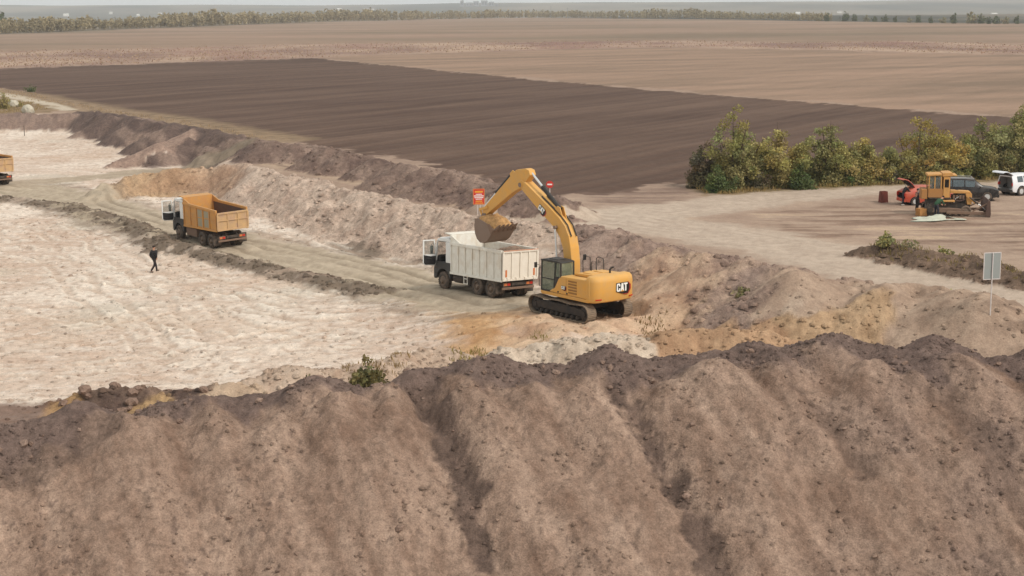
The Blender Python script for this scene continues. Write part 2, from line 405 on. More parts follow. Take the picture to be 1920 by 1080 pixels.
# beyond the tree belt: lowland and hills, woods and meadows
hm = sstep(-25, 25, gy - belt_d) * m
nh = fbm(gx * 0.0016, gy * 0.0009, 5, 141)
lay(hm, mix(cl(74, 74, 64), cl(132, 120, 102), np.clip(0.5 + 1.5 * nh, 0, 1)), 7)
# grassy verge and pale track at the left edge of the dark field
verge = [G(*p) for p in [(-500, 152, 2), (-200, 154, 2), (0, 172, 2), (60, 182, 2), (120, 194, 2), (200, 208, 2), (300, 222, 2), (420, 245, 2), (520, 262, 2)]]
dv = line_dist(gx[near], gy[near], verge); mv = np.zeros(N, np.float32)
mv[near] = sstep(6.5, 3.0, dv + 2.2 * n2[near]); lay(mv * 0.85, mix(cl(128, 108, 86), cl(172, 146, 116), np.clip(0.5 + n2, 0, 1)))
trk = [G(*p) for p in [(-400, 150, 2), (-60, 170, 2), (0, 176, 2), (40, 184, 2), (80, 193, 2), (112, 203, 2), (125, 206, 2)]]
dv = line_dist(gx[near], gy[near], trk); mv = np.zeros(N, np.float32)
mv[near] = sstep(2.3, 1.2, dv + 0.5 * n2[near]); lay(mv, cl(206, 190, 168), 11)
lf = polymask([(-500, 186), (0, 182), (70, 196), (95, 206), (60, 214), (0, 214), (-500, 220)], 2.0, 0.8, 2.5)
lay(lf * 0.9, mix(cl(132, 112, 84), cl(160, 134, 106), np.clip(0.5 + n2, 0, 1)))
# banks and heaps
def soil(c0, c1, k=0.6): return mix(cl(*c0), cl(*c1), np.clip(0.5 + k * n2 + 0.5 * n3, 0, 1))
dumpn = sstep(-0.1, 0.35, fbm(gx * 0.30 + gy * 0.16, gy * 0.05, 3, 151))
pl = AUX['piles']; bk = np.maximum(AUX['back'], pl * (gy > 118) * (AUX['midmound'] < 0.3))
lay(bk, soil((112, 92, 84), (148, 124, 110)), 8)
lay(bk * dumpn * 0.5, soil((150, 127, 113), (184, 159, 142)))
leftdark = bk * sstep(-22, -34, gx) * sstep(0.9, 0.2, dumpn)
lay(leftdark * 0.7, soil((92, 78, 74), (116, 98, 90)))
lay(AUX['farwall'] * 0.95, soil((128, 106, 96), (164, 138, 122)), 8)
lay(AUX['midmound'], soil((148, 122, 108), (184, 156, 138)), 8)
eb = AUX['embank']
lay(eb, soil((186, 161, 143), (218, 194, 174), 0.7), 8)
lay(eb * sstep(-27, -33, gx) * 0.9, soil((182, 148, 112), (206, 172, 136)))
d = np.hypot(gx - BOWL[0], (gy - BOWL[1]) * 0.75)
lay(sstep(6.5, 4.0, d + n2) * sstep(0.1, 0.5, gz) * near * 0.7, soil((160, 124, 98), (192, 154, 122)))
tp_ = line_dist(gx[near], gy[near], TOPPATH); mv = np.zeros(N, np.float32)
mv[near] = sstep(2.9, 1.9, tp_ + 0.9 * n2[near]); mv *= 1 - bk; lay(mv, soil((178, 152, 130), (196, 170, 146)), 2)
mv[near] = sstep(0.5, 0.1, np.abs(tp_ - 1.1 + 0.4 * n1[near])) * sstep(-0.1, 0.3, n1[near]); mv *= 1 - bk; lay(mv * 0.6, cl(122, 100, 88))
rb = np.maximum(np.maximum(AUX['right'], AUX['right2']), pl * (gy < 112))
lay(rb, soil((142, 118, 106), (174, 149, 133)), 8)
lay(rb * dumpn * 0.5, soil((178, 153, 137), (196, 171, 154)))
lay(AUX['darkcone'], soil((118, 98, 88), (142, 120, 106)), 8)
lay(AUX['grassy'], soil((108, 90, 76), (142, 118, 100)), 8)
# ochre sand in front of the excavator and the two ochre heaps
och = polymask([(760, 545), (860, 555), (980, 560), (1010, 585), (1000, 620), (940, 650), (850, 665), (836, 620), (845, 585), (790, 565)], 0.6, 0.9, 1.6)
lay(och * 0.95, soil((186, 140, 96), (214, 172, 126)), 0)
och2 = polymask([(960, 588), (1240, 560), (1330, 600), (1260, 640), (1000, 655), (930, 640)], 0.8, 0.9, 1.6)
lay(och2 * 0.85, soil((188, 146, 112), (224, 190, 156), 1.2), 0)
gpit = polymask([(1190, 540), (1300, 570), (1400, 600), (1350, 615), (1210, 605)], 0.8, 1.2, 1.8)
lay(gpit * 0.8, soil((168, 138, 118), (208, 178, 152), 1.2))
rg = polymask([(1440, 610), (1700, 600), (1880, 610), (2100, 640), (2400, 700), (2400, 900), (1700, 760), (1400, 700)], 0.9, 1.0, 1.6)
lay(rg * (1 - AUX['darkcone']), soil((164, 138, 118), (190, 164, 142)), 0)
lay(AUX['darkcone'], soil((104, 86, 77), (132, 110, 98)), 8)
lay(AUX['ochre1'], soil((172, 136, 106), (200, 164, 130)), 10)
lay(AUX['ochre2'], soil((176, 144, 112), (204, 172, 138)), 10)
lay(AUX['whitestreak'] * sstep(0.62, 0.3, AUX['ochre2']), soil((204, 180, 158), (236, 216, 194)), 10)
lay(AUX['whitelump'], soil((196, 174, 152), (228, 208, 186)), 10)
lay(AUX['sandlip'], soil((186, 158, 136), (214, 190, 168)), 10)
lay(AUX['tanberm'], soil((190, 162, 136), (208, 182, 156)), 10)
lay(AUX['clodberm'], soil((96, 78, 70), (150, 124, 106), 1.1), 8)
hole = polymask([(-60, 752), (60, 748), (120, 742), (150, 750), (110, 800), (0, 815), (-80, 815)], 0.2, 0.5, 0.8)
lay(hole * 0.85, soil((110, 82, 70), (134, 104, 88)))
hole2 = polymask([(100, 752), (160, 742), (150, 780), (90, 815), (60, 800)], 0.2, 0.3, 0.4)
lay(hole2 * 0.85, cl(188, 150, 106))
lay(polymask([(205, 768), (320, 754), (345, 780), (230, 800)], 0.4, 0.3, 0.5) * 0.85, cl(198, 162, 118))
# haul roads: packed greenish grit, ruts, mud at the edges
dh = np.full(N, 99, np.float32); dh[near] = line_dist(gx[near], gy[near], HAUL)
road = sstep(4.4, 3.2, dh + 1.3 * n2)
lay(sstep(6.0, 4.2, dh + 1.8 * n2) * (1 - road) * 0.6, soil((128, 112, 96), (158, 138, 118)))
lay(road, soil((178, 160, 138), (204, 186, 162)), 1)
lay(AUX['mud'] * sstep(0.3, 0.6, gz + 0.3) * sstep(-0.5, 0.0, n2 + 0.4 * n3), soil((112, 98, 84), (142, 124, 107)), 1)
lay(AUX['mudisle'] * 0.6, soil((140, 120, 106), (176, 150, 132)))
for off in (1.0, 2.6):
    lay(sstep(0.45, 0.12, np.abs(dh - off + 0.5 * n1)) * near * 0.55 * sstep(-0.25, 0.25, n1 + 0.4 * n2), cl(128, 112, 92))
db = np.full(N, 99, np.float32); db[near] = line_dist(gx[near], gy[near], BRANCH)
lay(sstep(3.0, 2.0, db + 1.0 * n2), soil((176, 158, 136), (200, 181, 158)), 1)
lay(sstep(2.4, 1.4, np.abs(db + 0.8 * n2 - 0.9)) * sstep(-45, -30, gx) * 0.75, soil((112, 98, 84), (138, 120, 102)))
islet = polymask([(618, 455), (680, 462), (722, 478), (690, 486), (640, 470)], 0.1, 0.3, 0.5)
lay(islet * 0.8, soil((120, 106, 92), (142, 124, 108)))
# yard on the upper level: pale driving lane, darker churned strips
lane = [G(*p) for p in [(1000, 405, 2), (1120, 408, 2), (1260, 395, 2), (1420, 372, 2), (1650, 352, 2), (1920, 340, 2), (2400, 330, 2)]]
lane2 = [G(*p) for p in [(1120, 408, 2), (1300, 432, 2), (1480, 462, 2), (1620, 500, 2), (1760, 530, 2), (1920, 556, 2), (2300, 620, 2)]]
for L in (lane, lane2):
    dl = np.full(N, 99, np.float32); dl[near] = line_dist(gx[near], gy[near], L)
    lay(sstep(5.2, 2.8, dl + 1.6 * n2) * 0.85 * (zone == 2), soil((192, 172, 153), (212, 192, 172)))
    for off in (0.9, 2.2):
        lay(sstep(0.45, 0.1, np.abs(dl - off + 1.1 * n1)) * 0.30 * sstep(-0.1, 0.4, n1 + 0.6 * n2) * near * (zone == 2), cl(146, 124, 106))
yard = polymask([(1420, 400), (1560, 385), (1760, 398), (2000, 392), (2200, 410), (2200, 480), (1900, 470), (1640, 452), (1480, 440), (1425, 415)], 2.0, 0.8, 1.6)
nyd = fbm(gx * 0.09, gy * 0.55, 4, 161)
lay(yard * np.clip(sstep(-0.12, 0.3, nyd), 0, 1) * 0.8, soil((126, 102, 86), (152, 124, 106)))
lay(yard * np.clip(sstep(0.25, 0.5, -nyd), 0, 1) * 0.7, cl(204, 176, 148))
fe = polymask([(1090, 362), (1290, 348), (1300, 368), (1210, 384), (1120, 380)], 2.0, 0.8, 1.4)
lay(fe * np.clip(0.5 + nyd, 0, 1) * 0.8, cl(128, 104, 92))
vg2 = polymask([(1280, 350), (1500, 340), (1700, 325), (2000, 312), (2400, 300), (2400, 318), (1900, 338), (1700, 346), (1500, 358), (1330, 366)], 2.0, 0.8, 1.4)
lay(vg2 * 0.85, soil((118, 102, 66), (152, 128, 92)))
# wheel tracks crossing the pit floor
TRK = [[(-60, 560), (200, 600), (480, 640), (800, 640)], [(-60, 640), (150, 610), (420, 560), (700, 560)], [(-40, 470), (160, 500), (420, 560), (640, 640)], [(0, 520), (300, 540), (600, 590), (840, 600)],
       [(300, 470), (420, 520), (620, 560), (820, 575)], [(-40, 700), (200, 690), (420, 650), (640, 600)], [(60, 420), (180, 450), (300, 520), (420, 620)], [(-60, 290), (80, 280), (220, 262)], [(-60, 250), (90, 262), (230, 270)], [(20, 430), (200, 560), (300, 660)], [(540, 430), (640, 455), (780, 490)]]
trk_rel = np.zeros(N, np.float32)
for L in TRK:
    P = [G(a, b, 0.05) for a, b in L]; xs = [p[0] for p in P]; yy = [p[1] for p in P]
    m = (gx > min(xs) - 4) & (gx < max(xs) + 4) & (gy > min(yy) - 4) & (gy < max(yy) + 4) & (zone == 0)
    d_ = line_dist(gx[m] + 0.8 * n1[m], gy[m] + 1.0 * n1[m], P)
    r_ = sstep(0.42, 0.15, np.abs(d_ - 1.05)) * sstep(-0.35, 0.15, n2[m] + 0.5 * n1[m] + 0.12)
    edge_ = sstep(0.25, 0.05, np.abs(np.abs(d_ - 1.05) - 0.5)) * sstep(-0.2, 0.3, n2[m])
    full = np.zeros(N, np.float32); full[m] = r_; lay(full * 0.4, cl(198, 172, 150)); trk_rel -= 0.07 * full
    full = np.zeros(N, np.float32); full[m] = edge_; lay(full * 0.5, cl(244, 230, 212)); trk_rel += 0.05 * full
lay(np.clip(sstep(0.15, 0.5, fbm(gx * 0.07 + 3, gy * 0.11, 4, 68)), 0, 1) * (zone == 0) * near * 0.22, cl(212, 180, 152))
# wheel tracks on the ground at the lower right
rt = gy * 0.55 - gx * 0.18
trm = polymask([(1780, 640), (1860, 618), (2200, 600), (2300, 700), (1900, 700)], 0.9, 0.8, 0.8)
lay(trm * sstep(0.1, 0.6, np.sin(rt * 7.5 + n1)) * 0.55, cl(132, 110, 94))
# foreground spoil heap: dry crust with lit lobes and dark rills painted in, fresh moist soil along the top, damp streaks with some painted shade down the gullies
hp = AUX['heap']
nb = fbm(gx * 0.25, gy * 0.25, 4, 171)
lay(hp, mix(cl(140, 113, 96), cl(185, 157, 137), np.clip(0.5 + 0.45 * nb + 0.30 * n3 + 0.62 * fbm((gx * 0.88 + gy * 0.48) * 1.1, (gx * 0.48 - gy * 0.88) * 0.17, 5, 172, 0.6), 0, 1)), 9)  # stretched bands put lit lobes and dark rills into the crust colour
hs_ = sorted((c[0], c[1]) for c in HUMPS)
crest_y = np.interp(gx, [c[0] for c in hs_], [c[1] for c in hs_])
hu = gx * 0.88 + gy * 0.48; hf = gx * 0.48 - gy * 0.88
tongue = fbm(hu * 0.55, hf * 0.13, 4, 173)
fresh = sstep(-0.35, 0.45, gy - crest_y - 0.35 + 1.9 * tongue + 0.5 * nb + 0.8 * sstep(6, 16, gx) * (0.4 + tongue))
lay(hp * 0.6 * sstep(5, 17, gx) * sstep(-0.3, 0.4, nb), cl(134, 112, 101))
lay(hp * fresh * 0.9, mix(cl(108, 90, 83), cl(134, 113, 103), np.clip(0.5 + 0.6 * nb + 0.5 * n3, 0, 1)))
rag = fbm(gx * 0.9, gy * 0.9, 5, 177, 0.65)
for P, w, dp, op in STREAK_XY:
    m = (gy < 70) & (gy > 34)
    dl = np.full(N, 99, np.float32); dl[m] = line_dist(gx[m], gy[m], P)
    lay(hp * sstep(w, w * 0.5, dl + 0.55 * rag + 0.25 * tongue + 0.15 * n3) * op, mix(cl(98, 81, 72), cl(128, 106, 94), np.clip(0.5 + n3 + 0.5 * rag, 0, 1)))  # mostly damp soil, some gully shade put into the colour
# dark crumbs of soil caught on the dry crust
lay(hp * sstep(0.33, 0.55, fbm(gx * 3.1, gy * 2.2, 3, 181)) * sstep(-0.25, 0.2, nb) * 0.55, cl(104, 86, 78))
col = np.clip(col, 0, 1)

# --------- materials
def new_mat(name):
    m = bpy.data.materials.new(name); m.use_nodes = True
    nt = m.node_tree; bs = nt.nodes["Principled BSDF"]
    return m, nt, bs
def soil_mat(name, bump, scale, vary):
    m, nt, bs = new_mat(name)
    bs.inputs["Roughness"].default_value = 1.0
    bs.inputs["Specular IOR Level"].default_value = 0.12
    at = nt.nodes.new("ShaderNodeAttribute"); at.attribute_name = "soil"
    tc = nt.nodes.new("ShaderNodeTexCoord")
    nz = nt.nodes.new("ShaderNodeTexNoise"); nz.inputs["Scale"].default_value = scale; nz.inputs["Detail"].default_value = 6; nz.inputs["Roughness"].default_value = 0.65
    nt.links.new(tc.outputs["Object"], nz.inputs["Vector"])
    mr = nt.nodes.new("ShaderNodeMapRange"); mr.inputs[1].default_value = 0.25; mr.inputs[2].default_value = 0.75
    mr.inputs[3].default_value = 1 - vary; mr.inputs[4].default_value = 1 + vary
    nt.links.new(nz.outputs["Fac"], mr.inputs[0])
    mx = nt.nodes.new("ShaderNodeMix"); mx.data_type = 'RGBA'; mx.blend_type = 'MULTIPLY'; mx.inputs[0].default_value = 1.0
    nf_ = nt.nodes.new("ShaderNodeTexNoise"); nf_.inputs["Scale"].default_value = scale * 5.0; nf_.inputs["Detail"].default_value = 4; nf_.inputs["Roughness"].default_value = 0.7
    nt.links.new(tc.outputs["Object"], nf_.inputs["Vector"])
    mf = nt.nodes.new("ShaderNodeMapRange"); mf.inputs[1].default_value = 0.3; mf.inputs[2].default_value = 0.7; mf.inputs[3].default_value = 1 - vary * 0.9; mf.inputs[4].default_value = 1 + vary * 0.8
    nt.links.new(nf_.outputs["Fac"], mf.inputs[0])
    mm_ = nt.nodes.new("ShaderNodeMath"); mm_.operation = 'MULTIPLY'; nt.links.new(mr.outputs[0], mm_.inputs[0]); nt.links.new(mf.outputs[0], mm_.inputs[1])
    nt.links.new(at.outputs["Color"], mx.inputs[6]); nt.links.new(mm_.outputs[0], mx.inputs[7])
    nt.links.new(mx.outputs[2], bs.inputs["Base Color"])
    if bump:
        bp = nt.nodes.new("ShaderNodeBump"); bp.inputs["Strength"].default_value = bump; bp.inputs["Distance"].default_value = 0.25
        ah = nt.nodes.new("ShaderNodeMath"); ah.operation = 'MULTIPLY_ADD'; ah.inputs[1].default_value = 0.35
        nt.links.new(nf_.outputs["Fac"], ah.inputs[0]); nt.links.new(nz.outputs["Fac"], ah.inputs[2])
        nt.links.new(ah.outputs[0], bp.inputs["Height"]); nt.links.new(bp.outputs[0], bs.inputs["Normal"])
    return m
M_SAND = soil_mat("loose_sand", 0.45, 2.4, 0.22)
M_SOIL = soil_mat("crumbly_soil", 0.6, 3.2, 0.34)
M_ROAD = soil_mat("packed_grit", 0.35, 1.6, 0.14)
M_FIELD = soil_mat("field_soil", 0.25, 0.8, 0.12)
M_FAR = soil_mat("far_land", 0.0, 0.02, 0.10)
ZM = [M_SAND, M_ROAD, M_ROAD, M_FIELD, M_FIELD, M_FIELD, M_FAR, M_FAR, M_SOIL, M_SOIL, M_SAND, M_ROAD]

# --------- finer relief that goes with the cover (ruts, furrows, churned sand)
rel = np.zeros(N, np.float32)
fd = sstep(240, 120, gy)
churn = sstep(-0.25, 0.35, fbm(gx * 0.06 + 2, gy * 0.06, 3, 195))
rel += fd * (zone == 0) * (0.05 + 0.15 * churn) * fbm(gx * 0.6 + 0.3 * gy, gy * 0.8 - 0.2 * gx, 5, 191, 0.65)
rough = fbm(gx * 1.1, gy * 1.1, 5, 201, 0.7); ridged = 0.5 - np.abs(fbm(gx * 0.7 + gy * 0.25, gy * 0.55, 4, 205, 0.6)) * 1.6
rel += fd * ((zone == 8) | (zone == 10)) * (0.15 * rough + 0.16 * ridged)
col *= (1 + 0.10 * np.clip(rough, -1, 1) * ((zone == 8) | (zone == 10)))[:, None]
cf = fbm(gx * 2.6, gy * 2.6, 2, 214); rel += (zone == 9) * (0.05 * fbm(gx * 1.6, gy * 1.6, 4, 211, 0.6) + 0.045 * fbm(gx * 4.5, gy * 4.5, 2, 213) + 0.30 * np.clip(cf - 0.42, 0, 0.35) * sstep(-0.4, 0.5, nb))
col *= (1 - 0.16 * sstep(0.40, 0.55, cf) * (zone == 9))[:, None]
rel -= (zone == 1) * 0.14 * (sstep(0.5, 0.1, np.abs(dh - 1.0 + 0.5 * n1)) + sstep(0.5, 0.1, np.abs(dh - 2.6 + 0.5 * n1))) * fd
rel += trk_rel + yard * 0.10 * nyd
rel += (zone == 3) * 0.05 * fur2
rel += trm * 0.07 * np.sin(rt * 7.5 + n1)
for (px_, py_, hd, z0, sx, sy, ahead, hl, hw) in PADS.values():
    h = R(hd); u = -(gx - px_) * math.sin(h) + (gy - py_) * math.cos(h); v = -(gx - px_) * math.cos(h) - (gy - py_) * math.sin(h)
    rel *= 1 - 0.85 * sstep(2.0, 0.8, ((u - ahead) / hl) ** 4 + (v / hw) ** 4)
gz = gz + rel
gzg = gz.reshape(shape)

def ground_at(x, y):
    """height of the finished ground sheet (bilinear)"""
    j = int(np.clip(np.searchsorted(ys, y) - 1, 0, len(ys) - 2))
    ty = (y - ys[j]) / (ys[j + 1] - ys[j])
    r = 0
    for jj, wgt in ((j, 1 - ty), (j + 1, ty)):
        s = (x / (0.395 * ys[jj] + 4.0) + 1) / 2 * (NC - 1)
        i = int(np.clip(math.floor(s), 0, NC - 2)); tx = s - i
        r += wgt * (gzg[jj, i] * (1 - tx) + gzg[jj, i + 1] * tx)
    return float(r)

def sheet(name, verts, faces, cols, mat, smooth=True):
    me = bpy.data.meshes.new(name)
    nv, nf = len(verts), len(faces)
    me.vertices.add(nv); me.vertices.foreach_set("co", verts.astype(np.float32).ravel())
    me.loops.add(nf * 4); me.loops.foreach_set("vertex_index", faces.astype(np.int32).ravel())
    me.polygons.add(nf); me.polygons.foreach_set("loop_start", np.arange(0, nf * 4, 4, dtype=np.int32))
    me.update(calc_edges=True)
    me.polygons.foreach_set("use_smooth", np.ones(nf, bool))
    a = me.attributes.new("soil", 'FLOAT_COLOR', 'POINT')
    a.data.foreach_set("color", np.concatenate([cols, np.ones((nv, 1), np.float32)], 1).astype(np.float32).ravel())
    me.materials.append(mat)
    o = bpy.data.objects.new(name, me); COL.objects.link(o)
    return o
nr = shape[0]
idx = np.arange(N).reshape(shape)
quads = np.stack([idx[:-1, :-1], idx[:-1, 1:], idx[1:, 1:], idx[1:, :-1]], -1).reshape(-1, 4)
qz = zone[quads[:, 0]]
V = np.stack([gx, gy, gz], 1)
SHEETS = {}
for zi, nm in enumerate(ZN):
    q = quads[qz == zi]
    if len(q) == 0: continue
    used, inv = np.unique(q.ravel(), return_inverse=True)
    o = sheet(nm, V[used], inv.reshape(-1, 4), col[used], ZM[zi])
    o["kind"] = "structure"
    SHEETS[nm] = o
print("terrain quads", len(quads), {k: len(o.data.polygons) for k, o in SHEETS.items()})

# ------------------------------------------------------------------ mesh building helpers
class MB:
    def __init__(s): s.v = []; s.f = []
    def add(s, vs, fs):
        n = len(s.v); s.v += [tuple(map(float, p)) for p in vs]; s.f += [tuple(i + n for i in f) for f in fs]; return s
    def box(s, x0, x1, y0, y1, z0, z1):
        return s.add([(x0, y0, z0), (x1, y0, z0), (x1, y1, z0), (x0, y1, z0), (x0, y0, z1), (x1, y0, z1), (x1, y1, z1), (x0, y1, z1)],
                     [(0, 3, 2, 1), (4, 5, 6, 7), (0, 1, 5, 4), (1, 2, 6, 5), (2, 3, 7, 6), (3, 0, 4, 7)])
    def prism(s, poly, a, b, plane='xz'):
        """extrude a polygon: plane 'xz' along y, 'xy' along z, 'yz' along x"""
        n = len(poly)
        def P(p, t):
            return {'xz': (p[0], t, p[1]), 'xy': (p[0], p[1], t), 'yz': (t, p[0], p[1])}[plane]
        vs = [P(p, a) for p in poly] + [P(p, b) for p in poly]
        fs = [tuple(range(n)), tuple(range(2 * n - 1, n - 1, -1))]
        for i in range(n):
            j = (i + 1) % n; fs.append((i, i + n, j + n, j))
        return s.add(vs, fs)
    def ring(s, rings, cap=True, close=True):
        """loft a list of equal-length point rings"""
        n = len(rings[0]); vs = [p for r in rings for p in r]; fs = []
        for k in range(len(rings) - 1):
            for i in range(n if close else n - 1):
                j = (i + 1) % n
                fs.append((k * n + i, k * n + j, (k + 1) * n + j, (k + 1) * n + i))
        if cap:
            fs.append(tuple(range(n - 1, -1, -1))); fs.append(tuple(range((len(rings) - 1) * n, len(rings) * n)))
        return s.add(vs, fs)
    def tube(s, pts, r, n=8):
        pts = [Vector(p) for p in pts]
        rr = r if isinstance(r, (list, tuple)) else [r] * len(pts)
        rings = []
        up = None
        for i, p in enumerate(pts):
            t = (pts[min(i + 1, len(pts) - 1)] - pts[max(i - 1, 0)]).normalized()
            if up is None:
                up = Vector((0, 0, 1)) if abs(t.z) < 0.9 else Vector((1, 0, 0))
            a = t.cross(up).normalized(); b = a.cross(t).normalized(); up = b
            rings.append([tuple(p + a * (rr[i] * math.cos(2 * math.pi * k / n)) + b * (rr[i] * math.sin(2 * math.pi * k / n))) for k in range(n)])
        return s.ring(rings)
    def bar(s, p, q, w, h):
        """square bar from p to q, w sideways, h in height"""
        p, q = Vector(p), Vector(q); t = (q - p).normalized()
        up = Vector((0, 0, 1)) if abs(t.z) < 0.95 else Vector((1, 0, 0))
        a = t.cross(up).normalized() * w / 2; b = a.cross(t).normalized() * h / 2
        return s.ring([[tuple(c + a + b), tuple(c - a + b), tuple(c - a - b), tuple(c + a - b)] for c in (p, q)])
    def lathe(s, prof, c=(0, 0, 0), axis='y', n=24):
        """profile [(radius, along)] spun round an axis"""
        rings = []
        for k in range(n):
            a = 2 * math.pi * k / n; ca, sa = math.cos(a), math.sin(a)
            rg = []
            for (r, t) in prof:
                p = {'y': (r * ca, t, r * sa), 'x': (t, r * ca, r * sa), 'z': (r * ca, r * sa, t)}[axis]
                rg.append((p[0] + c[0], p[1] + c[1], p[2] + c[2]))
            rings.append(rg)
        m = len(prof); vs = [p for r in rings for p in r]; fs = []
        for k in range(n):
            k2 = (k + 1) % n
            for i in range(m - 1):
                fs.append((k * m + i, k * m + i + 1, k2 * m + i + 1, k2 * m + i))
        return s.add(vs, fs)
    def blob(s, c, r, seed=0, sub=2, jit=0.25, flat=1.0):
        bm = bmesh.new(); bmesh.ops.create_icosphere(bm, subdivisions=sub, radius=1.0)
        rnd = random.Random(seed)
        vs = []
        for v in bm.verts:
            k = 1 + rnd.uniform(-jit, jit)
            vs.append((c[0] + v.co.x * r[0] * k, c[1] + v.co.y * r[1] * k, c[2] + v.co.z * r[2] * k * flat))
        fs = [tuple(v.index for v in f.verts) for f in bm.faces]; bm.free()
        return s.add(vs, fs)
    def build(s, name, mat, parent=None, bevel=0.0, smooth=False, loc=None, seg=2):
        me = bpy.data.meshes.new(name); me.from_pydata(s.v, [], s.f); me.update()
        bm = bmesh.new(); bm.from_mesh(me); bmesh.ops.recalc_face_normals(bm, faces=bm.faces); bm.to_mesh(me); bm.free()
        me.materials.append(mat)
        if smooth:
            for p in me.polygons: p.use_smooth = True
            try: me.set_sharp_from_angle(angle=R(40))
            except Exception: pass
        o = bpy.data.objects.new(name, me); COL.objects.link(o)
        if loc: o.location = loc
        if parent: o.parent = parent
        if bevel > 0:
            b = o.modifiers.new("bevel", 'BEVEL'); b.width = bevel; b.segments = seg; b.limit_method = 'ANGLE'; b.angle_limit = R(35)
        return o

def empty(name, loc=(0, 0, 0), rz=0.0, parent=None):
    o = bpy.data.objects.new(name, None); COL.objects.link(o)
    o.empty_display_size = 0.3; o.location = loc; o.rotation_euler = (0, 0, rz)
    if parent: o.parent = parent
    return o
KIDS = {}
def copy_tree(o, parent=None):
    kids = list(o.children)
    c = o.copy(); COL.objects.link(c); c.parent = parent
    for ch in kids: copy_tree(ch, c)
    return c

def frame_matrix(x, y, z, heading_deg, sx=0.0, sy=0.0):
    """stand a thing on sloping ground: heading left of +Y; sx rise per metre forward, sy rise per metre to its left"""
    h = R(heading_deg)
    F = Vector((-math.sin(h), math.cos(h), sx)).normalized()
    L = Vector((-math.cos(h), -math.sin(h), sy)); L = (L - F * L.dot(F)).normalized()
    U = F.cross(L)
    return Matrix(((F.x, L.x, U.x, x), (F.y, L.y, U.y, y), (F.z, L.z, U.z, z), (0, 0, 0, 1)))

# ------------------------------------------------------------------ materials for things
def paint(name, rgb, rough=0.45, dust=0.35, dustcol=(176, 150, 126), metal=0.0, scale=2.5, spec=0.4, wear=None):
    m, nt, bs = new_mat(name)
    bs.inputs["Metallic"].default_value = metal
    bs.inputs["Specular IOR Level"].default_value = spec
    base = lin(*rgb) + (1,)
    tc = nt.nodes.new("ShaderNodeTexCoord")
    nz = nt.nodes.new("ShaderNodeTexNoise"); nz.inputs["Scale"].default_value = scale; nz.inputs["Detail"].default_value = 5; nz.inputs["Roughness"].default_value = 0.7
    nt.links.new(tc.outputs["Object"], nz.inputs["Vector"])
    ge = nt.nodes.new("ShaderNodeNewGeometry"); sx = nt.nodes.new("ShaderNodeSeparateXYZ"); nt.links.new(ge.outputs["Normal"], sx.inputs[0])
    # settled dust: more on faces that look up
    ma = nt.nodes.new("ShaderNodeMapRange"); ma.inputs[1].default_value = 0.2; ma.inputs[2].default_value = 1.0; ma.inputs[3].default_value = 0.0; ma.inputs[4].default_value = 0.5 * dust
    nt.links.new(sx.outputs[2], ma.inputs[0])
    mb = nt.nodes.new("ShaderNodeMapRange"); mb.inputs[1].default_value = 0.35; mb.inputs[2].default_value = 0.72; mb.inputs[3].default_value = 0.0; mb.inputs[4].default_value = dust
    nt.links.new(nz.outputs["Fac"], mb.inputs[0])
    ad = nt.nodes.new("ShaderNodeMath"); ad.operation = 'ADD'; ad.use_clamp = True
    nt.links.new(ma.outputs[0], ad.inputs[0]); nt.links.new(mb.outputs[0], ad.inputs[1])
    mx = nt.nodes.new("ShaderNodeMix"); mx.data_type = 'RGBA'
    nt.links.new(ad.outputs[0], mx.inputs[0])
    mx.inputs[6].default_value = base; mx.inputs[7].default_value = tuple(c * 0.8 for c in lin(*dustcol)) + (1,)
    last = mx.outputs[2]
    if wear:
        n2 = nt.nodes.new("ShaderNodeTexNoise"); n2.inputs["Scale"].default_value = scale * 0.9; n2.inputs["Detail"].default_value = 6
        mp = nt.nodes.new("ShaderNodeMapping"); mp.inputs["Location"].default_value = (5, 3, 1); mp.inputs["Scale"].default_value = (1, 1, 0.5)
        nt.links.new(tc.outputs["Object"], mp.inputs[0]); nt.links.new(mp.outputs[0], n2.inputs["Vector"])
        r2 = nt.nodes.new("ShaderNodeMapRange"); r2.inputs[1].default_value = 0.52; r2.inputs[2].default_value = 0.7; r2.inputs[4].default_value = 0.8
        nt.links.new(n2.outputs["Fac"], r2.inputs[0])
        m2 = nt.nodes.new("ShaderNodeMix"); m2.data_type = 'RGBA'; nt.links.new(r2.outputs[0], m2.inputs[0]); nt.links.new(last, m2.inputs[6]); m2.inputs[7].default_value = lin(*wear) + (1,)
        last = m2.outputs[2]
    nt.links.new(last, bs.inputs["Base Color"])
    rr = nt.nodes.new("ShaderNodeMapRange"); rr.inputs[3].default_value = rough; rr.inputs[4].default_value = min(1.0, rough + 0.45)
    nt.links.new(ad.outputs[0], rr.inputs[0]); nt.links.new(rr.outputs[0], bs.inputs["Roughness"])
    return m
